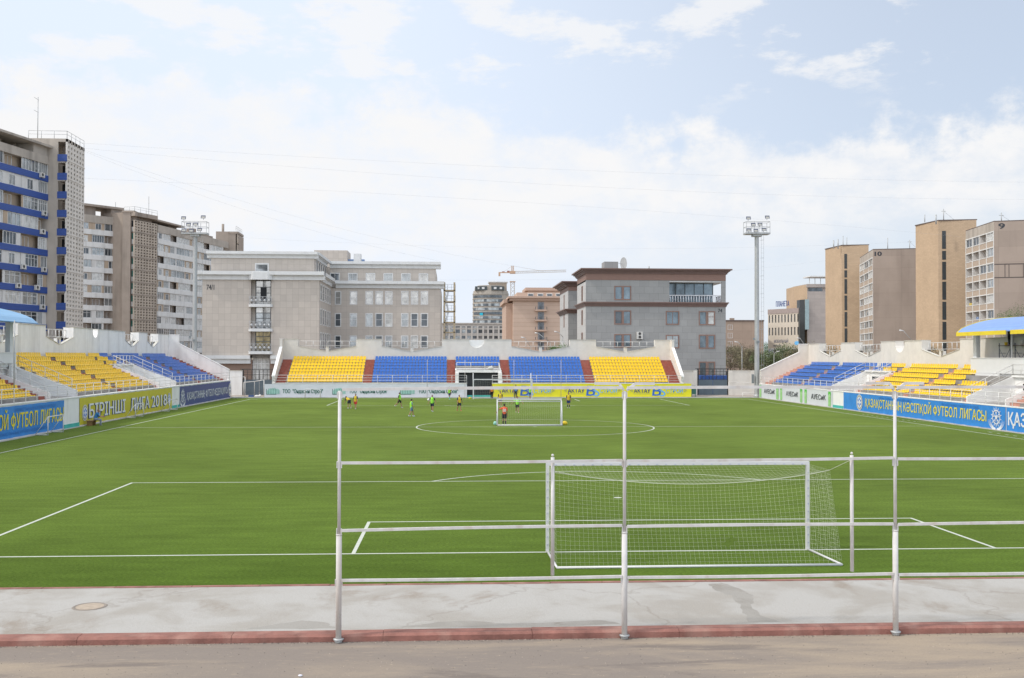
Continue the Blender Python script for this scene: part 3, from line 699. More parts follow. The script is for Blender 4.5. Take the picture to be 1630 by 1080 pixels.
TXT = 'ҚАЗАҚСТАННЫҢ КӘСІПҚОЙ ФУТБОЛ ЛИГАСЫ'
# right side, far to near (u = -Y)
b = banner(frR, -106.2, -80.05, .08, 1.76, WHB, 'long white banner with black lettering and green corner blocks, right wall')
for i, (p0, p1, g0, g1) in enumerate(((1217, 1234, 1211, 1238), (1252, 1271, 1244, 1276), (1292, 1315, 1283, 1321))):
    y = 626
    a0, a1 = ub(p0, y, frR), ub(p1, y, frR); letters(frR, a0, .72, .55, 'АУЕСиК', LDK, b, w=a1-a0, d=.06, bold=.03)
    for q, s in ((g0, -1), (g1, 1)):
        c = ub(q, y, frR); w = .75 if i else .9
        mb = MB(frR); mb.prism([(c-w/2, .12), (c+w/2, .12), (c+w/2, 1.25), (c, 1.5), (c-w/2, 1.25)], .055, .059); mb.build('pattern_block', LGP, b)
        mb = MB(frR); mb.prism([(c-w/2, 1.26), (c, 1.51), (c+w/2, 1.26), (c+w/2, 1.7), (c-w/2, 1.7)], .055, .06); 
        for kk in range(7):
            for jj in (-1, 1): mb.box(c+jj*w*.22-w*.14, c+jj*w*.22+w*.14, .06, .064, .16+kk*.15, .2+kk*.15)
        mb.build('corner_block', LGN, b)
b = banner(frR, -77.0, -45.3, .08, 1.79, BLUE, 'long sky blue banner with yellow lettering and two round emblems, right wall')
emblem(frR, ub(1369, 645, frR), .93, .78, b, core=LBL)
a0, a1 = ub(1378, 646, frR), ub(1571, 670, frR); letters(frR, a0, .57, .80, TXT, LYEL, b, w=a1-a0, d=.05, bold=.016)
letters(frR, ub(1400, 640, frR), 1.45, .2, 'ҚАЗАҚСТАННЫҢ ФУТБОЛ ФЕДЕРАЦИЯСЫ', LSKD, b, w=7, d=.05, name='lettering'); letters(frR, ub(1500, 650, frR), 1.45, .2, 'ҚАЗАҚСТАННЫҢ КӘСІПҚОЙ ФУТБОЛ', LSKD, b, w=6, d=.05, name='lettering')
sunball(frR, ub(1587, 664, frR), .98, .85, b)
b = banner(frR, -45.2, -22.5, .08, 1.8, BLUE, 'azure banner with big white lettering running out of the right edge')
letters(frR, ub(1606, 675, frR), .5, .95, 'ҚАЗАҚСТАННЫҢ ФУТБОЛ', LWH, b, w=16, d=.05, bold=.04)
# left side, near to far (u = Y)
b = banner(frL, 21.0, 49.2, .1, 2.16, BLUE, 'long blue banner with yellow lettering at the left edge, left wall')
a1 = ub(100, 660, frL); letters(frL, a1-24.2, .68, .98, TXT, LYEL, b, w=24.2, d=.05, bold=.018)
letters(frL, 40.5, 1.78, .2, 'ҚАЗАҚСТАННЫҢ КӘСІПҚОЙ ФУТБОЛ', LSKD, b, w=7, d=.05, name='lettering'); letters(frL, 38, .3, .2, 'ҚАЗАҚСТАННЫҢ ФУТБОЛ ФЕДЕРАЦИЯСЫ', LSKD, b, w=8, d=.05, name='lettering')
b = banner(frL, 52.35, 78.6, .1, 2.18, OLIVE, 'long ochre yellow banner with white league lettering and 2018, left wall')
emblem(frL, ub(134, 664, frL), 1.0, .62, b, core=LBL)
for txt, p0, p1 in (('БІРІНШІ', 141, 198.5), ('ЛИГА', 207, 237), ('2018', 240.5, 264.5)):
    a0, a1 = ub(p0, 655, frL), ub(p1, 645, frL)
    letters(frL, a0-.12, .50, 1.12, txt, LNV, b, w=a1-a0, d=.045, bold=.045, name='letter_shadow'); letters(frL, a0, .54, 1.1, txt, LWH, b, w=a1-a0, d=.06, bold=.025)
emblem(frL, ub(268.3, 640, frL), 1.1, .6, b, core=LBL)
b = banner(frL, 81.7, 106.6, .1, 2.17, NAVY, 'navy blue banner with pale lettering and round emblems, far end of left wall')
sunball(frL, ub(290, 632, frL), 1.15, .95, b)
a0, a1 = ub(297, 632, frL), ub(362, 622, frL); letters(frL, a0, .68, .8, 'ҚАЗАҚСТАННЫҢ ФУТБОЛ ФЕДЕРАЦИЯСЫ', LWH, b, w=a1-a0, d=.05, bold=.015)
emblem(frL, ub(365, 620, frL), 1.1, .8, b, core=LNV)
# far end
b = banner(frF, -30.7, -4.47, .06, 1.78, WHB, 'white banner with dark green lettering and building logos under the far stand')
for l0, l1, p0, p1 in ((425, 445, 450, 514), (530, 550, 556, 617), (638, 660, 666, 729)):
    a, c = ub(l0, 625, frF), ub(l1, 625, frF); w = c-a
    mb = MB(frF)
    for k, (x0, x1, hh) in enumerate(((0, .12, .55), (.15, .3, .8), (.33, .48, .85), (.51, .66, .9), (.69, .82, .75))): mb.prism([(a+w*x0, .5), (a+w*x1, .5), (a+w*x1, .5+hh*.9), (a+w*x0, .5+hh*.82)], .05, .056)
    mb.prism([(a+w*.84, .5), (c, .5), (c, 1.0), (a+w*.84, 1.2)], .05, .056); mb.build('logo', LMINT, b)
    mb = MB(frF); mb.box(a-.08, a+w*.75, .05, .056, .42, .49); mb.box(a-.08, a-.02, .05, .056, .42, 1.15)
    for x in (.125, .305, .485, .665): mb.box(a+w*x, a+w*x+.04, .05, .057, .5, 1.2)
    mb.build('logo_outline', LGR, b)
    letters(frF, ub(p0, 625, frF), .60, .52, 'ТОО  "Ондасын Строй"', LGR, b, w=ub(p1, 625, frF)-ub(p0, 625, frF), d=.05, bold=.03)
b = banner(frF, -1.18, 25.3, .06, 1.88, YELB, 'bright yellow banner with blue lettering repeated under the far stand')
for c0 in (838, 943, 1048):
    def U(x): return ub(x, 622, frF)
    letters(frF, U(c0-39), .66, .55, 'АКТАУ', LNV, b, w=U(c0-13)-U(c0-39), d=.05, bold=.03)
    letters(frF, U(c0+12), .66, .55, 'СТРОЙ', LSK, b, w=U(c0+39)-U(c0+12), d=.05, bold=.02)
    letters(frF, U(c0-10), .28, 1.35, 'B', LBL, b, w=U(c0+4)-U(c0-10), d=.056, bold=.015, shear=.1, name='monogram'); letters(frF, U(c0+1), .2, 1.35, 'S', LSK, b, w=U(c0+11)-U(c0+1), d=.05, bold=.01, name='monogram')
    mb = MB(frF); mb.box(U(c0-40), U(c0-13), .05, .055, .5, .53); mb.box(U(c0+12), U(c0+40), .05, .055, .5, .53)
    for s, e in ((-1, c0-46), (1, c0+46)):
        for k in range(3): mb.prism([(U(e), .96), (U(e)-s*.45, 1.22-k*.09), (U(e)-s*.45, 1.19-k*.09)], .05, .055); mb.prism([(U(e), .96), (U(e)-s*.45, .74+k*.09), (U(e)-s*.45, .71+k*.09)], .05, .055)
    mb.build('underline', mat('grey_green_ink', (.25, .33, .25), .6), b)
# ------------------------------------------------------------------ tall pipe fence in front of us
FY = -8.5
def fence_post(x, label):
    o = thing('fence_post', label, 'post', (x, FY, -.115), 'tall white fence posts along the kerb')
    mb = MB(); mb.tube((x, FY, -.10), (x, FY, 1.98), .056, 14); mb.build('lower_pipe', PAINT, o)
    mb = MB(); mb.tube((x, FY, 1.98), (x, FY, 4.80), .033, 12); mb.tube((x, FY, 1.975), (x, FY, 2.0), .060, 14); mb.build('upper_pipe', PAINT, o)
    mb = MB(); mb.tube((x, FY, -.06), (x, FY, -.035), .10, 16); mb.tube((x, FY, -.117), (x, FY, -.06), .07, 12, .08); mb.build('base_flange', STEEL, o)
    mb = MB()
    for z in (1.06, 2.05, 3.36, 4.72): e_ = .056 if z < 1.98 else .034; mb.box(x-e_-.018, x-e_+.004, FY-.03, FY+.02, z-.07, z+.06); mb.box(x+e_-.004, x+e_+.018, FY-.03, FY+.02, z-.07, z+.06)
    mb.build('bracket', PAINT, o)
PX = [-8.64, -3.01, 2.5, 8.1]
for x, lb in zip(PX, ('leftmost tall white fence post, standing left of the goal', 'tall white fence post standing in front of the goal net', 'tall white fence post to the right of the goal', 'tall white fence post beyond the right edge')): fence_post(x, lb)
hts = {0: ((1.1, 1.12), (2.07, 2.13), (3.39, 3.42), (4.825, 4.865)), 1: ((1.10, 1.12), (2.11, 2.12), (3.41, 3.45), (4.86, 4.87)), 2: ((1.10, 1.12), (2.11, 2.13), (3.43, 3.45), (4.87, 4.87))}
nm = ('lowest', 'second lowest', 'second highest', 'topmost')
for i in range(3):
    for k, (za, zb) in enumerate(hts[i]):
        mb = MB(); a, b = PX[i]+.05, PX[i+1]-.05; r = .042
        pts = [Vector((a+(b-a)*t/6, FY-.02, za+(zb-za)*t/6+.012*math.sin(math.pi*t/6)*(1 if k % 2 else -1))) for t in range(7)]
        for p, q in zip(pts, pts[1:]): mb.bar(tuple(p), tuple(q), .052 if k != 3 else .058)
        if k == 3:
            if i: mb.bar((a-.01, FY, za-.05), (a+.16, FY, za+.08), .05); mb.bar((a+.16, FY, za+.085), (a+.55, FY, za+.085), .055)
            mb.bar((b-.55, FY, zb+.085), (b-.06, FY, zb+.085), .055); mb.bar((b-.06, FY, zb+.08), (b+.03, FY, zb-.05), .05)
        where = ('left', 'middle', 'right')[i]
        tag(mb.build('fence_rail', PAINT), f'{nm[k]} white fence rail of the {where} bay of the pipe fence', 'rail', 'rails of the tall pipe fence')
for x, z0, z1, lb in ((-4.44, 1.14, 3.52, 'short white post hung between rails at the left of the goal'), (1.63, 1.16, 3.54, 'short white post hung between rails at the right of the goal')):
    mb = MB(); mb.tube((x, FY+.06, z0), (x, FY+.06, z1-.04), .037, 12); mb.ball((x, FY+.06, z1), .028, 8); tag(mb.build('hanging_post', PAINT), lb, 'post')
# ------------------------------------------------------------------ goals
def net(mb, pts, nu, nv, r, seed=0, skip=None, wob=.0035, front=True):
    """pts(s,t) -> point; cords along both directions"""
    rn = random.Random(seed); J = {}
    for i in range(nu+1):
        for j in range(nv+1):
            p = Vector(pts(i/nu, j/nv)); e = 0 if i in (0, nu) or j in (0, nv) else wob
            J[i, j] = p+Vector((rn.uniform(-e, e), rn.uniform(-e, e), rn.uniform(-e, e)))
    for i in range(nu+1):
        for j in range(nv+1):
            if i < nu and not (skip and skip(i+.5, j)): mb.tube(J[i, j], J[i+1, j], r, 3, cap=False)
            if j < nv and not (skip and skip(i, j+.5)): mb.tube(J[i, j], J[i, j+1], r, 3, cap=False)
g = thing('football_goal', 'full size white football goal with net just beyond the pipe fence', 'goal', (0, 0, 0))
xl, xr = -3.76, 3.66
mb = MB(); mb.box(xl-.045, xl+.045, -.055, .055, 0, 2.42); mb.build('goalpost', ALU, g)
mb = MB(); mb.box(xr-.045, xr+.045, -.055, .055, 0, 2.42); mb.build('goalpost', ALU, g)
mb = MB(); mb.box(xl-.045, xr+.045, -.055, .055, 2.42, 2.51); mb.build('crossbar', ALU, g)
mb = MB(); mb.tube((xl, -.05, .03), (-3.72, -2.28, .03), .03, 8); mb.tube((xr, -.05, .03), (3.80, -2.24, .03), .03, 8); mb.tube((-3.72, -2.28, .03), (3.80, -2.24, .03), .035, 8); mb.build('base_frame', ALU, g)
mb = MB(); RN = .0013; mb.mi = 1
for i in range(28):
    x = xl+.2+i*.26; mb.box(x, x+.05, -.075, -.0555, 2.43, 2.46)
for x in (xl, xr):
    for z in [.2+.22*i for i in range(10)]: mb.box(x-.02, x+.02, -.075, -.0555, z, z+.04)
mb.mi = 0
def sag(s): return 2.42-.36*math.sin(math.pi*s)**.8
bu = lambda s: Vector((-3.70+7.48*s, -1.42, sag(s))); bb = lambda s: Vector((-3.72+7.52*s, -2.26, .04)); ft = lambda s: Vector((xl+(xr-xl)*s, -.03, 2.44))
net(mb, lambda s, t: bu(s).lerp(bb(s), t)+Vector((0, .12*math.sin(math.pi*t)*math.sin(math.pi*s), 0)), 62, 22, RN, 1, skip=lambda i, j: 36.5 < i < 39.3 and 14.5 < j < 17.2 and (i+j) % 1 == .5 and (int(i)+int(j)) % 3 != 1)
net(mb, lambda s, t: ft(s).lerp(bu(s), t)-Vector((0, 0, .10*math.sin(math.pi*t))), 62, 11, RN, 2)
for x0, x1, sd_ in ((xl, 0., 3), (xr, 1., 4)):
    net(mb, lambda s, t: Vector((x0, -.03, 2.44*(1-t))).lerp(bu(x1).lerp(bb(x1), t), s)+Vector(((.10 if x1 else -.03)*math.sin(math.pi*s)*math.sin(math.pi*t), 0, 0)), 14, 21, RN, sd_)
mb.build('net', [ROPE, mat('clip_plastic', (.45, .47, .55), .5)], g, recalc=False)
mb = MB(); 
for a, b in ((0, .25), (.25, .5), (.5, .75), (.75, 1)):
    for q in range(4): s0 = a+(b-a)*q/4; s1 = a+(b-a)*(q+1)/4; mb.tube(bu(s0), bu(s1), .008, 5)
mb.tube(bu(1), (1.63+.0, FY+.1, 3.4), .006, 4); mb.tube(bu(0), (-4.44, FY+.1, 3.3), .006, 4); mb.build('support_rope', ROPE, g)
g = thing('football_goal', 'full size white goal at the far end before the tunnel', 'goal', (0, PL, 0))
for x in (-3.72, 3.72):
    mb = MB(); mb.box(x-.07, x+.07, PL-.06, PL+.06, 0, 2.44); mb.build('goalpost', ALU, g)
mb = MB(); mb.box(-3.79, 3.79, PL-.06, PL+.06, 2.44, 2.56); mb.build('crossbar', ALU, g)
mb = MB()
for x in (-3.72, 3.72): mb.tube((x, PL, .05), (x, PL+2, .05), .03, 6); mb.tube((x, PL+1.7, .05), (x, PL+1.7, 3.3), .06, 6); mb.tube((x, PL, 2.45), (x, PL+1.7, 2.5), .025, 5)
mb.tube((-3.72, PL+2, .05), (3.72, PL+2, .05), .03, 6); mb.build('rear_frame', ALU, g)
mb = MB(); net(mb, lambda s, t: Vector((-3.7+7.4*s, PL+1.5+.5*t, 2.4*(1-t)+.04-.1*math.sin(math.pi*s)*(1-t))), 24, 9, .004, 5); mb.build('net', ROPE, g, recalc=False)
g = thing('training_goal', 'low white training goal standing on the halfway line', 'goal', (-.3, 52.2, 0))
for x in (-2.85, 2.25):
    mb = MB(); mb.box(x-.055, x+.055, 53.2, 53.3, 0, 2.0); mb.build('goalpost', ALU, g)
    mb = MB(); mb.tube((x, 53.2, 1.98), (x, 52.9, 1.9), .04, 6); mb.tube((x, 52.9, 1.9), (x, 52.35, .04), .05, 6); mb.tube((x, 52.35, .05), (x, 53.25, .05), .045, 6); mb.build('side_frame', ALU, g)
mb = MB(); mb.box(-2.9, 2.3, 53.2, 53.3, 2.0, 2.11); mb.build('crossbar', ALU, g)
mb = MB(); mb.tube((-2.85, 52.9, 1.9), (2.25, 52.9, 1.9), .035, 6); mb.build('rear_bar', ALU, g)
mb = MB(); mb.tube((-2.85, 52.35, .05), (2.25, 52.35, .05), .055, 6); mb.build('base_bar', ALU, g)
mb = MB(); net(mb, lambda s, t: Vector((-2.8+5*s, 52.9-.52*t, 1.88*(1-t)+.05)), 30, 12, .0022, 6); mb.build('net', ROPE, g, recalc=False)
def minigoal(fr, u0, u1, d0, d1, h, label):
    o = thing('mini_goal', label, 'mini goal', fr((u0+u1)/2, d1, 0), 'small portable goal frames leaned along the boards')
    mb = MB(fr); mb.tube((u0, d1, 0), (u0, d1, h), .035, 6); mb.tube((u1, d1, 0), (u1, d1, h), .035, 6); mb.tube((u0, d1, h), (u1, d1, h), .035, 6); mb.build('front_frame', RAIL, o)
    mb = MB(fr)
    for u in (u0, u1): mb.tube((u, d1, h), (u, d0, .04), .025, 6); mb.tube((u, d1, .03), (u, d0, .03), .025, 6)
    mb.tube((u0, d0, .03), (u1, d0, .03), .025, 6); mb.build('rear_frame', RAIL, o)
def lu(x): return ub(x, 665, frL)
minigoal(frL, 43.6, 46.4, .15, 1.0, 1.25, 'small white goal frame beside the blue banner on the left')
minigoal(frL, 63.2, 65.6, .15, 1.0, 1.2, 'small white goal frame before the middle of the ochre banner')
minigoal(frL, 74.2, 77.0, .15, 1.0, 1.1, 'small white goal frame before the 2018 end of the ochre banner')
minigoal(frF, ub(487, 625, frF), ub(511, 625, frF), .1, .9, 1.15, 'small white goal frame before the green lettered white banner')
# slim net poles along the far boards
for px, lb in ((680, 'slim white pole in front of the left blue seat block'), (740, 'slim white pole left of the far tunnel'), (818, 'slim white pole right of the far tunnel'), (893, 'slim white pole in front of the right blue seat block')):
    p0 = at(px, 634, 106.75); p1 = at(px, 573, 106.75); mb = MB(); mb.tube((p0.x, 106.75, 0), (p0.x, 106.75, p1.z), .03, 6); tag(mb.build('net_pole', mat('pole_grey', (.5, .47, .44), .6)), lb, 'pole', 'slim poles along the far boards')
q = atx(23, 540, -37); mb = MB(); mb.tube((-37, q.y, 2.3), (-37, q.y, 7.9), .04, 6); tag(mb.build('canopy_post', STEEL), 'thin grey post rising from the left stand under the canopy end', 'post')
# ------------------------------------------------------------------ floodlight masts
def mast(x, y, zb, ztop, label, seed):
    o = thing('floodlight_mast', label, 'floodlight', (x, y, zb)); rn = random.Random(seed)
    mb = MB(); mb.tube((x, y, zb), (x, y, ztop-.3), .33, 12, .28, smooth=False); mb.tube((x, y, zb), (x, y, zb+.5), .45, 12); mb.build('pole', STEEL, o)
    mb = MB(); mb.box(x-1.65, x+1.65, y-.75, y+.75, ztop-.32, ztop-.1); mb.plan([(x-.6, y-.5), (x+.6, y-.5), (x+.6, y+.5), (x-.6, y+.5)], ztop-.6, ztop-.321); mb.build('platform', STEEL, o)
    mb = MB()
    for z in (.75, 1.45):
        for a, b in (((-1.6, -.7), (1.6, -.7)), ((1.6, -.7), (1.6, .7)), ((1.6, .7), (-1.6, .7)), ((-1.6, .7), (-1.6, -.7))): mb.tube((x+a[0], y+a[1], ztop+z-.1), (x+b[0], y+b[1], ztop+z-.1), .03, 5)
    for a in (-1.6, -.53, .53, 1.6):
        for b in (-.7, .7): mb.tube((x+a, y+b, ztop-.1), (x+a, y+b, ztop+1.35), .03, 5)
    mb.build('guard_rail', STEEL, o)
    mb = MB()
    for s in (.62, .95): mb.tube((x+s, y, zb+1.5), (x+s, y, ztop-.3), .018, 4)
    z = zb+1.5
    while z < ztop-.4: mb.tube((x+.62, y, z), (x+.95, y, z), .014, 4); z += .33 if False else .6
    z = zb+2
    while z < ztop-1: mb.tube((x+.42, y, z), (x+.95, y, z), .02, 4); z += 2.4
    mb.build('ladder', STEEL, o)
    lens = mat('lamp_glass', (.42, .41, .37), .25, var=.05)
    for a, z in ((-1.35, 1.75), (1.2, 1.9), (-.7, .9), (.2, .95), (-1.3, .15), (-.35, .1), (.75, .25)):
        c = Vector((x+a, y-.72, ztop+z)); mb = MB(); w = .31
        mb.add([(c.x-w, c.y-.16, c.z-.17), (c.x+w, c.y-.16, c.z-.17), (c.x+w, c.y-.02, c.z+.25), (c.x-w, c.y-.02, c.z+.25), (c.x-w*.6, c.y+.3, c.z-.1), (c.x+w*.6, c.y+.3, c.z-.1), (c.x+w*.6, c.y+.34, c.z+.18), (c.x-w*.6, c.y+.34, c.z+.18)],
               [(0, 1, 2, 3), (4, 7, 6, 5), (0, 4, 5, 1), (3, 2, 6, 7), (0, 3, 7, 4), (1, 5, 6, 2)])
        mb.bar((c.x, c.y+.1, c.z-.16), (c.x, c.y+.1, c.z-.3), .05)
        f = mb.build('floodlight', mat('lamp_housing', (.05, .065, .13), .5), o)
        mb = MB(); mb.add([(c.x-w*.75, c.y-.168, c.z-.13), (c.x+w*.75, c.y-.168, c.z-.13), (c.x+w*.75, c.y-.085, c.z+.12), (c.x-w*.75, c.y-.085, c.z+.12)], [(0, 1, 2, 3)]); mb.build('lens', lens, f, base=BASE[o.name])
        BASE[f.name] = BASE[o.name]
    mb = MB(); mb.box(x-.75, x-.48, y-.3, y-.05, zb+2.0, zb+3.2); mb.box(x-.62, x-.42, y-.5, y-.3, zb+7.8, zb+8.1); mb.box(x-.1, x+.2, y-.6, y-.44, zb+7.4, zb+7.7); mb.build('junction_box', mat('grey_box', (.2, .22, .23), .5), o)
mast(at(1205, 640, 107.8).x, 107.8, -.1, at(1205, 370, 107.8).z, 'tall grey floodlight mast at the right corner of the pitch', 1)
pm = at(311, 370, 110.5); mast(pm.x, 110.5, -.1, pm.z, 'tall grey floodlight mast behind the left grandstand', 2)
# ------------------------------------------------------------------ walls and gates at the far corners
def plain_wall(x0, x1, y, h, m, label, piers=(), th=.3):
    o = thing('perimeter_wall', label, 'wall', ((x0+x1)/2, y, -.1)); mb = MB(); mb.box(x0, x1, y, y+th, -.1, h); mb.build('panel', m, o)
    mb = MB(); mb.box(x0-.04, x1+.04, y-.05, y+th+.05, h, h+.09); mb.build('coping', COPE, o)
    for p in piers: mb = MB(); mb.box(p-.25, p+.25, y-.08, y-.002, -.1, h-.002); mb.build('pier', m, o)
YW = 116.5
a, b = at(352, 592, YW).x, at(385.5, 592, YW).x; hw = at(370, 591, YW).z
plain_wall(a, b, YW, hw, WHITE2, 'short white rendered wall left of the far gate')
a, b = at(1082, 592, YW).x, at(1110, 592, YW).x; plain_wall(a, b, YW, at(1095, 591, YW).z, CREAM, 'narrow cream wall between the far stand and the right gate', (b-.35,))
a, b = at(1160, 592, YW).x, at(1229, 592, YW).x; plain_wall(a, b, YW, at(1190, 591, YW).z, CREAM, 'long cream wall panel behind the right floodlight mast', (a+.3, a+3.4, b-.3))
def gate(x0, x1, y, zs, zt, label):
    o = thing('steel_gate', label, 'gate', ((x0+x1)/2, y, -.1)); xm = (x0+x1)/2
    for s0, s1 in ((x0+.1, xm-.03), (xm+.03, x1-.1)):
        mb = MB(); mb.box(s0, s1, y, y+.05, .0, zs); l = mb.build('gate_leaf', SLATE, o)
        mb = MB(); 
        for z in (zs+.05, (zs+zt)/2, zt-.35, zt-.05): mb.box(s0, s1, y+.01, y+.05, z, z+.05)
        for k in range(5): xx = s0+(s1-s0)*k/4; mb.box(xx-.025, xx+.025, y+.012, y+.048, zs, zt)
        n = 10
        for k in range(n):
            t0, t1 = math.pi*k/n, math.pi*(k+1)/n; cx = (s0+s1)/2; r = (s1-s0)*.3
            mb.bar((cx-r*math.cos(t0), y+.03, zs+.1+.55*math.sin(t0)), (cx-r*math.cos(t1), y+.03, zs+.1+.55*math.sin(t1)), .03)
        mb.build('grille', BLACKM, o)
    mb = MB(); mb.box(x0-.1, x0+.08, y-.03, y+.1, -.1, zt+.05); mb.box(x1-.08, x1+.1, y-.03, y+.1, -.1, zt+.05); mb.box(x0-.4, x1+.2, y, y+.06, zt+.05, zt+.12); mb.build('frame', BLACKM, o)
gate(at(386.5, 600, YW+.3).x, at(439, 600, YW+.3).x, YW+.3, at(410, 605, YW+.3).z, at(410, 589, YW+.3).z, 'slate grey gate with black iron grille in the left far corner')
gate(at(1111, 600, YW+.3).x, at(1158.5, 600, YW+.3).x, YW+.3, at(1130, 605, YW+.3).z, at(1130, 588, YW+.3).z, 'slate grey double gate with black grille in the right far corner')
# small white railings by the corners
def rail_thing(fr, pts, label, h, **k):
    b = fr(*pts[0]); o = thing('corner_railing', label, 'railing', b); railing('rails', fr, pts, o, h=h, **k); return o
rail_thing(XY, [(at(368, 630, 110).x, 110, -.05), (at(390, 630, 110).x, 110, -.05)], 'white pipe frame beside the left far gate', 2.7, step=2.2, rails=(1, .02), r=.04)
rail_thing(XY, [(at(388, 630, 111).x, 111, -.05), (at(405, 630, 109.5).x, 109.5, .1), (at(420, 630, 108).x, 108, .35)], 'sloping white handrail in front of the left far gate', 1.95, step=2.2, rails=(1,), r=.045)
rail_thing(XY, [(at(1160, 630, 113).x, 113, -.05), (at(1208, 630, 108.6).x, 108.6, -.05)], 'thin rusty white handrail before the right cream wall', 2.0, step=4.5, rails=(1,), r=.03)
rail_thing(XY, [(at(1182, 630, 108).x, 108, -.05), (at(1228, 630, 108).x, 108, -.05)], 'low white barrier at the foot of the right floodlight mast', .65, step=4, rails=(1, .1), r=.035)
p = at(374, 631, 108.5)
mb = MB(); p = at(400, 629, 110.5); mb.box(p.x-.35, p.x+.35, 110.3, 110.8, -.01, .2); tag(mb.build('crate', mat('blue_plastic', (.03, .1, .3), .5)), 'flat dark blue crate on the ground by the left gate', 'crate')
mb = MB(); p = at(409, 629.5, 109.5); mb.ball((p.x, 109.5, .1), .22, 10, (1.7, 1, .8)); mb.ball((p.x+.4, 109.4, .15), .2, 10, (1, 1, 1)); tag(mb.build('bag', mat('white_bag', (.7, .7, .7), .7)), 'white plastic bags lying by the left gate', 'bag')
mb = MB(); p = at(1104, 629, 110); mb.box(p.x-.35, p.x+.35, 110, 110.6, .35, 1.4); mb.box(p.x-.42, p.x+.42, 109.95, 110.65, 1.4, 1.5); mb.box(p.x-.3, p.x-.2, 110, 110.1, -.01, .35); mb.box(p.x+.2, p.x+.3, 110, 110.1, -.01, .35); tag(mb.build('utility_box', mat('dark_green_paint', (.05, .16, .13), .6)), 'dark green utility box at the right end of the yellow banner', 'box')
# ------------------------------------------------------------------ commentary boxes and canopies
CANB = mat('blue_canopy', (.20, .34, .68), .45, var=.05, tiles=(6, .22, .012, (.8, .8, .85), .0)); CANL = mat('pale_blue_canopy', (.22, .46, .72), .4, var=.05, tiles=(4.3, .3, .012, (.75, .75, .8), 0)); YELF = mat('yellow_fascia', (.78, .60, .03), .5, var=.08)
BOXW = mat('box_render', (.72, .72, .71), .8, var=.03); BOXI = mat('box_interior', (.58, .53, .46), .9)
def box_and_canopy(fr, ua, ub_, ca, cb, zp0, zp1, d, zc, arch, cm, label, lab2, openu=None, colm=BOXW, fm=YELF, sgn=1, gaps=()):
    o = thing('commentary_box', label, 'box seats', fr((ua+ub_)/2, -d, zp0))
    mb = MB(fr); mb.box(ua, ub_, -d-.18, -d, zp0, zp1); mb.box(ua, ub_, -d-.22, -d+.05, zp1, zp1+.07); mb.build('parapet', BOXW, o)
    mb = MB(fr); mb.box(ua, ub_, -d-3.3, -d-.18, zp0-.25, zp0-.0); mb.build('floor', BOXW, o)
    mb = MB(fr); mb.box(ua+.02, ub_-.02, -d-3.3, -d-3.1, zp0+.001, zc+.25)
    mb.box(ua, ua+.2, -d-3.1, -d-.181, zp0+.001, zp1) if sgn > 0 else mb.box(ub_-.2, ub_, -d-3.1, -d-.181, zp0+.001, zp1)
    mb.build('rear_wall', BOXI, o)
    e = ua if sgn > 0 else ub_-.55
    mb = MB(fr); mb.box(e, e+.55, -d-.6, -d-.24, zp1, zc+.2); mb.build('corner_column', colm, o)
    for i in range(8):
        u = -54.2+3.0*i if sgn > 0 else ub_-4.5*(i+1)
        if not ua < u < ub_: continue
        mb = MB(fr); mb.box(u-.05, u+.05, -d-.36, -d-.26, zp1, zc+.1); mb.build('column', colm, o)
    # solid lower wall
    for a, b in openu: mb = MB(fr); mb.box(a, b, -d-.12, -d+.08, 1.5, zp0-.02); mb.build('lower_wall', BOXW, o)
    c = thing('canopy', lab2, 'canopy', fr((ca+cb)/2, -d, zc))
    n = 14; prof = []
    for i in range(n+1):
        t = i/n; prof.append((-d+1.3-6.2*t, zc+arch*1.12*math.sin(math.pi*.56*t)**.62 if t > 0 else zc))
    mb = MB(fr)
    for (d0, z0_), (d1, z1_) in zip(prof, prof[1:]):
        mb.add([(ca, d0, z0_), (cb, d0, z0_), (cb, d1, z1_), (ca, d1, z1_), (ca, d0, z0_-.05), (cb, d0, z0_-.05), (cb, d1, z1_-.05), (ca, d1, z1_-.05)], [(0, 1, 2, 3), (4, 7, 6, 5), (0, 3, 7, 4), (1, 5, 6, 2)], smooth=False)
    mb.build('roof_sheet', cm, c)
    if fm:
        ed = cb if sgn < 0 else ca
        segs = [(ca, cb)]
        for gp in gaps: segs = [(ca, gp[0]), (gp[1], cb)]
        for a, b in segs: mb = MB(fr); mb.box(a, b, -d+1.301, -d+1.36, zc-.30, zc+.04); mb.build('fascia', fm, c)
        mb = MB(fr)
        for (d0, z0_), (d1, z1_) in zip(prof, prof[1:]): mb.add([(ed-.04, d0, z0_-.1), (ed-.04, d1, z1_-.1), (ed-.04, d1, z1_+.04), (ed-.04, d0, z0_+.04), (ed+.04, d0, z0_-.1), (ed+.04, d1, z1_-.1), (ed+.04, d1, z1_+.04), (ed+.04, d0, z0_+.04)], [(0, 1, 2, 3), (4, 7, 6, 5), (3, 2, 6, 7), (0, 4, 5, 1), (0, 3, 7, 4), (1, 5, 6, 2)])
        mb.build('edge_trim', fm, c)
    mb = MB(fr); mb.box(ca+.3, cb-.3, -d-.36, -d-.28, zc+.02, zc+.14); mb.build('beam', STEEL, c)
    return o, c
bx, cn = box_and_canopy(frR, -60.4, -30, -60.3, -28, 4.10, 5.36, 5.1, 7.62, 1.25, CANB, 'white walled commentary box at the back of the right grandstand', 'arched blue canopy with yellow fascia over the right box',
    openu=[(-60.35, -55.6)], gaps=((-52.1, -51.4),))
mb = MB(frR); mb.box(-55.2, -54.2, -8.19, -8.15, 5.3, 6.7); mb.build('window', GLASS_L, bx)
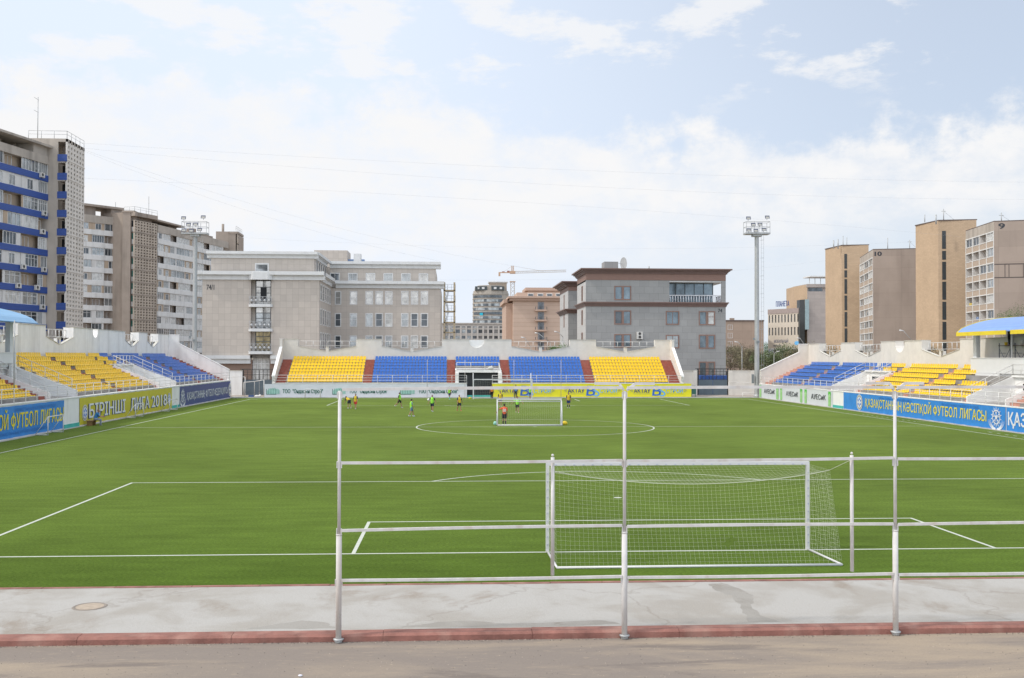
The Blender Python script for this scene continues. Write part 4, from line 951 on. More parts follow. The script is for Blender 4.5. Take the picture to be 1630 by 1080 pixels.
for u in (-53.9, -52.6, -50.5): mb = MB(frR); mb.box(u, u+.12, -8.0, -7.86, 4.11, 7.7); mb.build('inner_post', mat('grey_post', (.4, .4, .4), .6), bx)
bx2, cn2 = box_and_canopy(frL, 30, 52.0, 28, 52.8, 4.85, 5.62, 4.6, 7.92, 1.25, CANL, 'white commentary box at the back of the left grandstand', 'arched pale blue canopy over the left box', openu=[(51.0, 51.9)], sgn=-1, fm=None)
# scaffold towers and the worker's platform inside the right box
def scaffold(u, w, label):
    zf = 4.11; zt = 6.42; o = thing('scaffold', label, 'scaffold', frR(u, -6.3, zf))
    mb = MB(frR)
    for a in (u, u+w):
        for d in (-6.0, -6.8): mb.tube((a, d, zf), (a, d, zt+.25), .035, 6)
        mb.tube((a, -6.0, zt-.6), (a, -6.8, zt-.6), .02, 5)
    mb.tube((u, -6.0, zf+.3), (u+w, -6.0, zt-.2), .02, 5); mb.tube((u+w, -6.0, zf+.3), (u, -6.0, zt-.2), .02, 5); mb.build('tubes', mat('scaffold_blue', (.05, .07, .1), .5), o)
    mb = MB(frR); mb.box(u-.1, u+w+.1, -6.85, -5.95, zt, zt+.06); mb.build('deck', mat('deck_wood', (.13, .1, .08), .8), o)
pu = -atx(1596, 545, 40.7).y
scaffold(pu, 1.75, 'dark tube scaffold with the worker standing on it'); scaffold(pu+2.5, 1.8, 'dark tube scaffold at the right edge inside the white box')
q = frR(pu+.55, -6.3, 6.48); mb = MB(); mb.tube(q, (q[0], q[1], q[2]+.26), .12, 10, .15); mb.tube((q[0], q[1], q[2]+.26), (q[0], q[1], q[2]+.27), .155, 10); tag(mb.build('bucket', mat('yellow_bucket', (.75, .5, .02), .5)), 'yellow bucket on the scaffold deck at the worker feet', 'bucket')
q = frR(pu+3.1, -6.3, 6.48); mb = MB(); mb.tube(q, (q[0], q[1], q[2]+.42), .17, 12, .2); mb.build; tag(mb.build('bucket', mat('pale_bucket', (.6, .55, .5), .5)), 'pale bucket on the right hand scaffold deck', 'bucket')
# ------------------------------------------------------------------ people
SKIN = mat('skin', (.36, .19, .12), .6, var=.05); HAIR = mat('dark_hair', (.02, .016, .014), .7)
def cloth(c): return mat('cloth_%d_%d_%d' % tuple(int(x*99) for x in c), c, .85, var=.08, vs=8)
def fuse(mb, name, m, parent, vox):
    me = bpy.data.meshes.new('tmp'); me.from_pydata([tuple(v) for v in mb.v], [], mb.f)
    b = bmesh.new(); b.from_mesh(me); bmesh.ops.recalc_face_normals(b, faces=b.faces); b.to_mesh(me); b.free()
    o = bpy.data.objects.new('tmp', me); COL.objects.link(o)
    md = o.modifiers.new('r', 'REMESH'); md.mode = 'VOXEL'; md.voxel_size = vox; md.use_smooth_shade = True
    s = o.modifiers.new('s', 'SMOOTH'); s.factor = .5; s.iterations = 2
    bpy.context.view_layer.update()
    m2 = bpy.data.meshes.new_from_object(o.evaluated_get(bpy.context.evaluated_depsgraph_get())); bpy.data.objects.remove(o)
    m2.materials.clear(); m2.materials.append(m)
    q = bpy.data.objects.new(name, m2); COL.objects.link(q); q.parent = parent; return q
def person(loc, head, hgt, label, shirt, shorts, bib=None, legL=(0, 0), legR=(0, 0), armL=(0, 0, 0), armR=(0, 0, 0), lean=0, shoes=(.5, .5, .52), socks=None, trousers=False, sit=None, number=None, longs=False, cap=None):
    """legs: (thigh swing forward, knee bend) degrees; arms: (swing forward, out to the side, elbow bend). faces local +Y"""
    o = thing('person', label, 'person', loc); o.rotation_euler[2] = head
    S = hgt/1.75; V = Vector
    hip = V((0, 0, .93)) if sit is None else V((0, 0, sit/S+.09))
    def rx(v, a): c, s = math.cos(R(a)), math.sin(R(a)); return V((v.x, v.y*c-v.z*s, v.y*s+v.z*c))
    def leg(sx, sw, kb):
        h = hip+V((sx*.095, 0, 0)); k_ = h+rx(V((0, 0, -.43)), sw); a = k_+rx(V((0, 0, -.42)), sw-kb); return h, k_, a
    LL, LR = leg(-1, *legL), leg(1, *legR)
    dz = -min(LL[2].z, LR[2].z)+.075 if sit is None else 0
    up = lambda l: [p+V((0, 0, dz)) for p in l]
    LL, LR = up(LL), up(LR); hip = hip+V((0, 0, dz))
    tl = lambda v: hip+rx(V(v), -lean)
    chest = tl((0, 0, .40)); neck = tl((0, 0, .53)); hd = neck+rx(V((0, .02, .145)), -lean*.45)
    def arm(sx, sw, out, eb):
        s = tl((sx*.185, 0, .46)); d = V((math.sin(R(out))*sx, 0, -math.cos(R(out)))); d = rx(d, sw-lean*.3); e = s+d*.29
        f = rx(V((math.sin(R(out))*sx*.6, 0, -math.cos(R(out)*.8))), sw-lean*.3+eb).normalized(); w = e+f*.25; return s, e, w, f
    AL, AR = arm(-1, *armL), arm(1, *armR)
    def sc_(mb): mb.v = [tuple(V(v)*S) for v in mb.v]; return mb
    b = MB()
    b.ball(hip+V((0, 0, .02)), .15, 14, (1, .72, .8)); b.tube(hip, chest, .125, 12, .145); b.ball(chest, .155, 14, (1.05, .68, 1)); b.tube(tl((-.14, 0, .46)), tl((.14, 0, .46)), .06, 10, .06)
    b.tube(chest, neck+V((0, 0, .05)), .06, 10, .052); b.ball(hd, .1, 16, (.78, .95, 1.15)); b.ball(hd+V((0, .095, -.015)), .018, 8, (.8, 1.2, 1.4)); b.ball(hd+V((0, .07, -.075)), .03, 8, (1, .8, .5))
    for sx in (-1, 1): b.ball(hd+V((sx*.08, 0, -.01)), .024, 8, (.4, .8, 1.2))
    for l in (LL, LR):
        b.tube(l[0], l[1], .085, 10, .055); b.ball(l[0], .088, 10); b.ball(l[1], .057, 10); b.tube(l[1], l[1].lerp(l[2], .35), .054, 10, .058); b.tube(l[1].lerp(l[2], .35), l[2], .058, 10, .036); b.ball(l[2], .04, 8)
        b.tube(l[2]+V((0, -.03, -.035)), l[2]+V((0, .15, -.045)), .036, 8, .028)
    for s, e, w, f in (AL, AR):
        b.ball(s, .055, 10); b.tube(s, e, .048, 10, .038); b.ball(e, .038, 8); b.tube(e, w, .038, 10, .026)
        side = V((1, 0, 0)) if abs(f.x) < .8 else V((0, 1, 0)); side = (side-f*side.dot(f)).normalized(); nrm = f.cross(side)
        p = w+f*.045; b.tube(w, w+f*.09, .026, 8, .034); b.ball(p, .036, 8, (1, 1, 1))
        for k, ln in enumerate((.062, .074, .07, .055)):
            r0 = w+f*.085+side*((k-1.5)*.02); k1 = r0+(f*.85+nrm*.35).normalized()*ln*.55; b.tube(r0, k1, .0095, 6, .009); b.tube(k1, k1+(f*.4+nrm*.9).normalized()*ln*.5, .009, 6, .007)
        r0 = w+f*.03+side*.03; k1 = r0+(f*.6+side*.8).normalized()*.045; b.tube(r0, k1, .0105, 6, .01); b.tube(k1, k1+(f+nrm*.4).normalized()*.03, .01, 6, .008)
    fuse(sc_(b), 'body', SKIN, o, .0115*S)
    c = MB(); c.tube(tl((0, 0, -.02)), tl((0, 0, .2)), .145, 12, .15); c.ball(tl((0, 0, .02)), .155, 12, (1, .75, .6)); c.ball(chest, .172, 14, (1.06, .72, 1.0)); c.tube(tl((-.15, 0, .465)), tl((.15, 0, .465)), .072, 10, .072); c.tube(tl((0, 0, .1)), chest, .15, 12, .162)
    for s, e, w, f in (AL, AR): c.ball(s, .07, 10); c.tube(s, s.lerp(e, .75) if not longs else e, .064, 10, .058); (c.tube(e, w, .052, 10, .04) if longs else None)
    sh = fuse(sc_(c), 'shirt', cloth(shirt), o, .016*S)
    if bib:
        c = MB(); c.tube(tl((0, 0, -.06)), tl((0, 0, .2)), .165, 12, .165); c.ball(chest, .187, 14, (1.0, .76, 1.0)); c.tube(tl((0, 0, .1)), chest, .165, 12, .178); c.tube(tl((-.11, 0, .5)), tl((.11, 0, .5)), .06, 8, .06)
        fuse(sc_(c), 'bib', cloth(bib), o, .018*S)
    c = MB(); c.ball(hip, .162, 12, (1.02, .82, .75)); e_ = 1.0 if trousers else .0
    for l in (LL, LR):
        c.ball(l[0], .104, 10); c.tube(l[0], l[0].lerp(l[1], 1 if trousers else .82), .103, 10, .078 if trousers else .1)
        if trousers: c.ball(l[1], .072, 10); c.tube(l[1], l[1].lerp(l[2], .93), .07, 10, .062)
    fuse(sc_(c), 'trousers' if trousers else 'shorts', cloth(shorts), o, .016*S)
    if socks:
        c = MB()
        for l in (LL, LR): c.tube(l[1].lerp(l[2], .25), l[1].lerp(l[2], .4), .06, 8, .062); c.tube(l[1].lerp(l[2], .4), l[2], .062, 8, .045)
        fuse(sc_(c), 'socks', cloth(socks), o, .014*S)
    for l in (LL, LR):
        c = MB(); c.tube(l[2]+V((0, -.05, -.035)), l[2]+V((0, .17, -.045)), .046, 8, .036); c.ball(l[2]+V((0, -.03, -.01)), .047, 8); fuse(sc_(c), 'shoe', cloth(shoes), o, .013*S)
    c = MB(); c.ball(hd+V((0, -.018, .032)), .102, 14, (.82, .95, 1.08)); fuse(sc_(c), 'hair', HAIR if cap is None else cloth(cap), o, .012*S)
    if number:
        f2 = Fr(0, 0, 0); m_ = mat('number_print', (.75, .75, .75), .6)
        mbn = Fr(loc[0], loc[1]-.165*S, 0); n_ = letters(mbn, -.12, loc[2]+(hip.z+.18)*S, .24*S, number, m_, o, w=.24*S, d=0, bold=.03, name='number')
        # flat print on the back (the back faces local -Y)
    return o
LIME = (.30, .72, .06); GOLD = (.62, .44, .03)
def foot(u, v): p = gd(u, v); return (p.x, p.y, 0)
person(foot(566, 651.5), 2.9, 1.62, 'player in gold bib and red shorts walking away at the far left', (.03, .04, .1), (.5, .03, .03), GOLD, (22, 10), (-18, 12), (15, 10, 20), (-15, 10, 20))
person(foot(556, 650.5), .8, 1.62, 'player in gold bib and dark shirt bending forward beside a red-shorted player', (.03, .035, .06), (.04, .045, .06), GOLD, (15, 20), (-5, 12), (20, 15, 25), (30, 15, 20), lean=68)
person(foot(636, 649.5), -1.9, 1.66, 'player in lime bib and black shorts strolling left near the white banner', (.04, .05, .04), (.02, .02, .025), LIME, (18, 8), (-25, 28), (10, 8, 20), (-15, 8, 15))
person(foot(655, 663.3), -1.3, 1.63, 'player in lime bib, grey blue shorts and pale shoes, nearest of the lime group', (.2, .24, .3), (.12, .2, .28), LIME, (20, 12), (-12, 15), (-5, 12, 55), (10, 8, 20), shoes=(.6, .65, .75))
person(foot(688, 655.5), 3.0, 1.68, 'player in lime bib over black sleeves with arms held out wide', (.02, .02, .03), (.02, .03, .05), LIME, (15, 5), (-16, 10), (0, 28, 12), (0, 28, 12), shoes=(.5, .55, .65))
person(foot(731, 654.5), -2.6, 1.64, 'player in gold bib and dark shorts with feet apart, right of the lime group', (.03, .04, .1), (.02, .025, .05), GOLD, (14, 6), (-16, 6), (-10, 30, 10), (5, 12, 15), shoes=(.5, .15, .1))
person(foot(715.5, 636.5), 2.6, 1.66, 'player in lime bib in front of the white banner left of the tunnel', (.4, .2, .06), (.03, .05, .1), LIME, (14, 8), (-10, 14), (5, 14, 15), (0, 8, 10), socks=(.1, .45, .35))
person(foot(783, 635.6), 3.1, 1.78, 'person in orange shirt and black trousers standing beside the tunnel', (.72, .22, .04), (.015, .015, .02), None, (4, 2), (-8, 6), (0, 8, 8), (0, 8, 8), trousers=True, shoes=(.4, .42, .45))
person(foot(796.5, 647.5), 3.14, 1.64, 'player in gold bib with legs apart seen through the training goal', (.02, .02, .03), (.02, .03, .1), GOLD, (6, 4), (-6, 4), (0, 14, 20), (0, 14, 20))
person(foot(823.5, 657.5), 3.2, 1.66, 'player in lime bib and black shorts striding behind the training goal', (.3, .72, .06), (.02, .02, .03), LIME, (18, 6), (-16, 12), (5, 55, 15), (5, 55, 15), shoes=(.6, .5, .5))
person(foot(821, 634.8), 3.3, 1.80, 'person in blue shirt and dark trousers standing before the yellow banner', (.08, .25, .55), (.02, .03, .05), None, (6, 3), (-6, 3), (0, 14, 10), (0, 14, 10), trousers=True)
person(foot(844, 635), 2.9, 1.6, 'player in lime bib and blue shorts by the right post of the far goal', (.03, .06, .03), (.02, .1, .3), LIME, (12, 6), (-8, 8), (0, 25, 15), (0, 25, 10), shoes=(.5, .1, .05))
person(foot(905, 650), 3.14, 1.66, 'player in gold bib and navy shorts alone on the right, back turned', (.02, .02, .04), (.02, .04, .16), GOLD, (5, 3), (-5, 4), (0, 10, 12), (0, 10, 12), socks=(.05, .05, .06))
person((foot(803, 678)[0], 52.75, 0), 0, 1.74, 'goalkeeper in orange and black shirt with a white number leaning on the training goal', (.72, .12, .05), (.02, .02, .02), None, (3, 2), (-3, 3), (10, 62, 15), (0, 7, 6), number='88', socks=(.03, .03, .03), shoes=(.7, .7, .7))
sm = person((-34.25, 53.7, .0), -1.25, 1.74, 'man in blue shirt and grey trousers sitting on a bench by the ochre banner', (.03, .18, .42), (.22, .25, .3), None, (80, 86), (80, 80), (45, 8, 50), (45, 8, 45), lean=24, sit=.42, trousers=True, shoes=(.2, .2, .22), cap=(.22, .12, .08))
bn = thing('bench', 'low wooden bench under the seated man beside the ochre banner', 'bench', (-34.4, 53.7, 0))
mb = MB(); mb.box(-34.75, -34.25, 53.1, 54.2, .36, .40); mb.build('seat', mat('bench_wood', (.26, .15, .06), .7), bn)
for y in (53.2, 54.0): mb = MB(); mb.box(-34.7, -34.3, y, y+.07, 0.004, .36); mb.build('leg', mat('bench_wood', (.38, .2, .06), .7), bn)
q = frR(pu+1.15, -6.3, 6.48)
person(q, 2.3, 1.72, 'worker in dark clothes reaching up on the scaffold inside the right box', (.03, .025, .025), (.015, .015, .017), None, (6, 6), (-6, 4), (20, 35, 25), (140, 10, 10), lean=12, trousers=True, longs=True, shoes=(.1, .02, .02))
bp_ = at(682, 636.5, 84); mb = MB(); mb.ball(bp_, .14, 14); tag(mb.build('football', mat('ball_white', (.78, .78, .76), .5)), 'white football in the air between the lime bibbed players', 'ball')
p = gd(899, 676.5); mb = MB(); mb.ball((p.x, p.y, .13), .22, 12, (1, 1, .8)); tag(mb.build('marker_ball', mat('yellow_rubber', (.78, .56, .02), .5)), 'yellow ball on the grass at the right foot of the training goal', 'ball')
p = gd(788, 677); mb = MB(); mb.ball((p.x, p.y, .14), .16, 10, (.9, .9, 1.1)); tag(mb.build('water_bottle', mat('mint_plastic', (.3, .6, .5), .5)), 'small mint green bottle bundle at the left foot of the training goal', 'bottle')
p = gd(748, 634.6); mb = MB(); mb.tube((p.x, p.y, 0.004), (p.x, p.y, .18), .22, 10, .1); tag(mb.build('marker_cone', mat('yellow_rubber', (.78, .56, .02), .5)), 'yellow cone at the left post of the far goal', 'cone')
# a scrap of litter in front of the kerb
p = gd(478, 1077, -.115); mb = MB(); mb.ball((p.x, p.y, -.1), .03, 8, (1.4, 1, .6)); tag(mb.build('litter', mat('white_scrap', (.7, .7, .78), .6)), 'small crumpled white scrap on the dusty asphalt at the bottom edge', 'litter')
# ------------------------------------------------------------------ buildings
def win_mesh(w, h, fm, gm, mull=1, bar=0, fw=.09, prot=.05, key={}):
    k = (round(w, 2), round(h, 2), fm.name, gm.name, mull, round(bar, 2), fw)
    if k in key: return key[k]
    f = MB(W0); g_ = MB(W0)
    f.box(-w/2-fw, -w/2, -.08, prot, -fw, h+fw); f.box(w/2, w/2+fw, -.08, prot, -fw, h+fw); f.box(-w/2, w/2, -.08, prot, -fw, 0); f.box(-w/2, w/2, -.08, prot, h, h+fw)
    for i in range(1, mull+1): x = -w/2+w*i/(mull+1); f.box(x-.03, x+.03, -.07, prot-.03, 0, h)
    if bar: f.box(-w/2, w/2, -.072, prot-.035, h*bar-.03, h*bar+.03)
    g_.quad((-w/2, -.06, 0), (w/2, -.06, 0), (w/2, -.06, h), (-w/2, -.06, h))
    out = []
    for mb, m, n in ((f, fm, 'window'), (g_, gm, 'pane')):
        me = bpy.data.meshes.new(n); me.from_pydata(mb.v, [], mb.f); me.materials.append(m)
        b = bmesh.new(); b.from_mesh(me)
        if n == 'window': bmesh.ops.recalc_face_normals(b, faces=b.faces)
        b.to_mesh(me); b.free(); out.append(me)
    key[k] = out; return out
def window(fr, u, z, w, h, parent, gm, fm=WFR, mull=1, bar=0, fw=.09, d=0, name='window'):
    a, b = win_mesh(w, h, fm, gm, mull, bar, fw)
    o = place(a, name, fr(u, d, z), fr.a, parent)
    p = bpy.data.objects.new('pane', b); COL.objects.link(p); p.parent = o
    return o
def cornice(fr, u0, u1, z, steps, m, parent, ret=.5, name='cornice'):
    """steps: (height, projection) from bottom to top, seen from outside; returns along both sides"""
    mb = MB(fr); zz_ = z
    for h_, pr in steps: mb.box(u0-pr, u1+pr, -ret, pr, zz_+.001, zz_+h_); zz_ += h_
    return mb.build(name, m, parent)
rw = random.Random(11)
def Fx(px, v, Y): return at(px, v, Y)
# --- beige clad office block (left of centre)
YA, YA2 = 135.0, 151.0
A = thing('office_building', 'long beige tiled office building with white cornices and address numerals, behind the left stand', 'building', (at(420, 600, YA).x, YA, -.1))
BEI = mat('beige_cladding', (.53, .475, .42), .6, var=.035, tiles=(.95, 1.0, .02, (.72, .71, .70), 0), ang=0)
BROWN = mat('brown_render', (.25, .17, .13), .8, var=.05); TRIM = mat('pale_trim', (.66, .665, .66), .6, var=.04, grime=(.2, 1, (.4, .4, .4)))
xa0, xa1 = at(322, 500, YA).x, at(508, 500, YA).x; xb1 = at(701.5, 500, YA2).x
zc = at(420, 446, YA).z; zct = at(420, 432.5, YA).z; zb = at(420, 570, YA).z; zt0 = at(420, 412.5, YA).z; zt1 = at(420, 401.5, YA).z
fA = Fr(0, YA, 0); fB = Fr(0, YA2, 0); fS = Fr(xa1, YA, math.pi/2)
wx0, wx1 = at(399, 500, YA).x, at(431.5, 500, YA).x
mb = MB(fA); mb.holes(xa0, xa1, zb, zc, [(wx0, wx1, zb, zc)], 1.1); mb.box(wx0-.0, wx1, -1.3, -1.1, zb, zc)
mb.quad((xa0, 0, zb), (xa0, -40, zb), (xa0, -40, zc), (xa0, 0, zc))
mb.build('front_wall', BEI, A)
sw = []      # windows of the return wall facing right
mb = MB(fS); L2 = YA2-YA; mb.holes(0, L2+12, zb-3.4, zc, [(1.5+i*3.0, 2.9+i*3.0, z-.0, z+2.3) for i in range(5) for z in (at(562, 484.5, YA2).z, at(562, 520, YA2).z, at(562, 555, YA2).z)], .25); mb.build('return_wall', BEI, A)
for i in range(5):
    for z in (at(562, 484.5, YA2).z, at(562, 520, YA2).z, at(562, 555, YA2).z): window(fS, 2.2+i*3.0, z, 1.4, 2.3, A, GLASS_L, mull=0, bar=.5, fw=.2)
zB = at(560, 459, YA2).z
mb = MB(fB); rows = ((464.7, 484.4), (499.7, 519.6), (535.3, 553.8)); cx_ = (538, 562.6, 587.6, 603.4, 618.8, 644.3, 659.7, 675.5); hl = []
for v0, v1 in rows:
    for c in cx_:
        x = at(c, 500, YA2).x; hw_ = (.98 if c > 540 else .78)/2; hl.append((x-hw_, x+hw_, at(c, v1, YA2).z+.05, at(c, v0, YA2).z-.05))
mb.holes(xa1, xb1, 0, zB, hl, .25); mb.quad((xb1, 0, 0), (xb1, -25, 0), (xb1, -25, zB), (xb1, 0, zB)); mb.build('rear_wing_wall', BEI, A)
gsel = [GLASS_L, GLASS_L, GLASS_L, GLASS_L, GLASS_L, GLASS_L, GLASS_L, GLASS_L, GLASS_D, GLASS_M, GLASS_M, GLASS_D, CURT, GLASS_M, GLASS_D, GLASS_D, GLASS_D, GLASS_M, GLASS_M, GLASS_D, GLASS_M, GLASS_M, CURT, GLASS_D]
for i, hh in enumerate(hl): window(fB, (hh[0]+hh[1])/2, hh[2], hh[1]-hh[0], hh[3]-hh[2], A, gsel[i], mull=0, bar=.52, fw=.16)
# cornices
def corn(fr, u0, u1, z0, z1, parent, pr=.8, back=1.2):
    h_ = z1-z0; mb = MB(fr)
    mb.box(u0, u1, -back, pr*.30, z0, z0+h_*.48); mb.box(u0, u1, -back, pr*.55, z0+h_*.48+.001, z0+h_*.58); mb.box(u0, u1, -back, pr, z0+h_*.58+.001, z1)
    return mb.build('cornice', TRIM, parent)
corn(fA, xa0-.8, xa1+.8, zc, zct, A); corn(Fr(xa1, YA, math.pi/2), .3, L2-.8, zc-.004, zct-.004, A); corn(fB, xa1+.8, xb1+.6, zB, at(560, 447.7, YA2).z, A)
corn(fA, xa0-.6, wx0, at(420, 570, YA).z-.9, at(420, 557, YA).z-.9, A, .5); corn(fA, wx1, xa1+.5, at(420, 570, YA).z-.9, at(420, 557, YA).z-.9, A, .5)
mb = MB(fA); mb.plan([(wx0-.4+0, .0), (wx0-.2, .5), (wx0+.4, .9), (wx1-.4, .9), (wx1+.2, .5), (wx1+.4, 0)], zc-.0, zct-.15); mb.build('curved_cornice', TRIM, A)
# ground storey
mb = MB(fA); mb.box(xa0+.3, wx0+.2, -2, -.3, -.1, zb-.3); mb.box(wx1-.2, xa1-.2, -2, -.3, -.1, zb-.3); mb.build('ground_storey', BROWN, A)
mb = MB(fA); mb.box(wx0+.2, wx1-.2, -1.2, -.8, -.1, zb); mb.build('entrance_glazing', CURT, A)
mb = MB(fA)
for x in (wx0+.3, wx0+1.0, (wx0+wx1)/2, wx1-1.0, wx1-.4): mb.box(x-.06, x+.06, -.8, -.72, -.1, zb)
for z in (at(415, 580, YA).z, at(415, 595, YA).z): mb.box(wx0+.2, wx1-.2, -.8, -.73, z, z+.12)
mb.build('entrance_frame', WFR, A)
# stair window strip with three balconies
lv = [(444, 483.5), (486.5, 522.5), (525, 558.5)]
for i, (v0, v1) in enumerate(lv):
    z0_, z1_ = at(415, v1, YA).z, at(415, v0, YA).z; xm = (wx0+wx1)/2+.2; ww = (wx1-wx0)*.36
    fm_ = MB(fA); fm_.box(xm-ww-.1, xm+ww+.1, -1.1, -1.0, z0_, z1_); wn = fm_.build('stair_window', mat('stair_frame', (.13, .135, .14), .6), A)
    for s in (-1, 1):
        for j, (a, b) in enumerate(((0, .42), (.44, .66), (.68, 1))):
            a_, b_ = z0_+(z1_-z0_)*a, z0_+(z1_-z0_)*b; gm = GLASS_L if (j == 2 or (i == 0 and j == 1 and s < 0)) else (CURT if i == 0 else GLASS_M if i == 1 else mat('tree_glint_glass', (.30, .25, .14), .2, .4, .7, 1.4))
            if i == 2: gm = mat('tree_glint_glass', (.30, .25, .14), .2, .4, .7, 1.4)
            p = MB(fA); p.quad((xm+min(0, s*ww)+.05, -.99, a_+.05), (xm+max(0, s*ww)-.05, -.99, a_+.05), (xm+max(0, s*ww)-.05, -.99, b_), (xm+min(0, s*ww)+.05, -.99, b_)); p.build('pane', gm, wn, base=BASE[A.name])
    if i == 0: p = MB(fA); p.box(xm-.45, xm+.5, -.985, -.97, z0_+.3, z0_+(z1_-z0_)*.66); p.build('open_sash', DARK, A)
    bl = MB(fA); bl.plan([(wx0-.3, -1), (wx0-.25, .35), (wx0+.1, .6), (wx1-.1, .6), (wx1+.25, .35), (wx1+.3, -1)], z0_-.55, z0_-.12); bc = bl.build('balcony_slab', TRIM, A)
    bl = MB(fA); h_ = 1.15
    for z in (0, h_): bl.bar((wx0-.15, .5, z0_-.1+z), (wx1+.15, .5, z0_-.1+z), .06)
    nb = 5
    for j in range(nb+1):
        u = wx0-.1+(wx1-wx0+.2)*j/nb; bl.bar((u, .5, z0_-.1), (u, .5, z0_-.1+h_), .05)
        if j < nb: u2 = wx0-.1+(wx1-wx0+.2)*(j+1)/nb; bl.bar((u, .5, z0_-.1), (u2, .5, z0_-.1+h_), .04); bl.bar((u, .5, z0_-.1+h_), (u2, .5, z0_-.1), .04); bl.tube(((u+u2)/2, .47, z0_+.45), ((u+u2)/2, .53, z0_+.45), .22, 8)
    bl.build('balustrade', mat('grey_balustrade', (.42, .43, .44), .6), A)
# upper setback storey
xs0, xs1 = at(336, 420, YA+2).x, at(500, 420, YA+2).x; fT = Fr(0, YA+2, 0); fT2 = Fr(0, YA2+2, 0)
zt0, zt1 = at(420, 411.5, YA+2).z, at(420, 401, YA+2).z
uw = at(417, 427, YA+2)
mb = MB(fT); mb.holes(xs0, xs1, zct-.5, zt0, [(uw.x-.9, uw.x+.9, zct-.4, at(417, 421, YA+2).z)], .2); mb.quad((xs0, 0, zct-.5), (xs0, -30, zct-.5), (xs0, -30, zt0), (xs0, 0, zt0)); mb.build('top_storey_wall', BEI, A)
window(fT, uw.x, zct-.3, 1.75, at(417, 421, YA+2).z-zct+.25, A, GLASS_M, mull=0, fw=.22)
zt2 = at(600, 427.5, YA2+2).z; zt3 = at(600, 417, YA2+2).z; xt1 = at(693.5, 430, YA2+2).x
mb = MB(Fr(xs1, YA+2, math.pi/2)); mb.holes(0, L2, zct-.5, zt0, [(3+i*2.8, 4+i*2.8, zct+.2, zct+2.1) for i in range(5)], .25); mb.build('top_return_wall', BEI, A)
for i in range(5): window(Fr(xs1, YA+2, math.pi/2), 3.5+i*2.8, zct+.2, 1., 1.9, A, GLASS_D, mull=0, fw=.12)
tw_ = [(533, 1.35), (561.5, 1.35), (589.7, 1.35), (618, 1.35), (646, 1.3), (674, 1.3)]; zw0 = at(600, 446.8, YA2+2).z; zw1 = at(600, 436.5, YA2+2).z
hl = []
for c, w in tw_: x = at(c, 440, YA2+2).x; hl.append((x-.68, x+.68, zw0, zw1))
mb = MB(fT2); mb.holes(xs1, xt1, zw0-1.5, zt2, hl, .2); mb.quad((xt1, 0, zw0-1.5), (xt1, -20, zw0-1.5), (xt1, -20, zt2), (xt1, 0, zt2)); mb.build('top_storey_wall', BEI, A)
for i, hh in enumerate(hl): window(fT2, (hh[0]+hh[1])/2, hh[2], hh[1]-hh[0], hh[3]-hh[2], A, (GLASS_D, GLASS_M, GLASS_L, GLASS_M, GLASS_M, GLASS_L)[i], mull=1, fw=.16)
corn(fT, xs0-.6, xs1+.6, zt0, zt1, A); corn(Fr(xs1, YA+2, math.pi/2), .3, L2-.6, zt0-.004, zt1-.004, A); corn(fT2, xs1+.6, xt1+.9, zt2, zt3, A)
mb = MB(); mb.box(xa0, xb1, YA+1.3, YA2+18, zt1-1.2, zt1-1.0) if False else mb.box(xa0+.1, xa1, YA+1.21, YA2+1.1, zc, zc+.2); mb.box(xa1, xb1, YA2+1.21, YA2+22, zB, zB+.2); mb.box(xs0+.2, xs1-.2, YA+3.3, YA2+14, zt0, zt0+.25); mb.box(xs1, xt1-.2, YA2+3.3, YA2+14, zt2, zt2+.25); mb.build('roof_slab', CONC, A)
pz0 = at(530, 417, YA2+8); pz1 = at(553, 399, YA2+8); mb = MB(); mb.box(at(500, 400, YA2+8).x, pz1.x, YA2+8, YA2+14, zt2, pz1.z); ph = mb.build('penthouse', BEI, A)
q = at(563, 404, YA2+6); q2 = at(574, 404, YA2+6); mb = MB(); mb.box(q.x, q2.x, YA2+6, YA2+8, zt2, q.z); mb.build('vent_housing', TRIM, A)
q = at(552, 413, YA2+9); q2 = at(580, 413, YA2+9); mb = MB(); mb.box(q.x, q2.x, YA2+9, YA2+10, zt2, q.z); mb.build('roof_plant', mat('blue_plant', (.2, .3, .5), .5), A)
q = at(329, 461.5, YA); q2 = at(341, 461.5, YA); letters(fA, q.x, q.z, q.z*0+.82, '74/1', LDK, A, w=q2.x-q.x, d=.02, name='address_numerals', bold=.02)
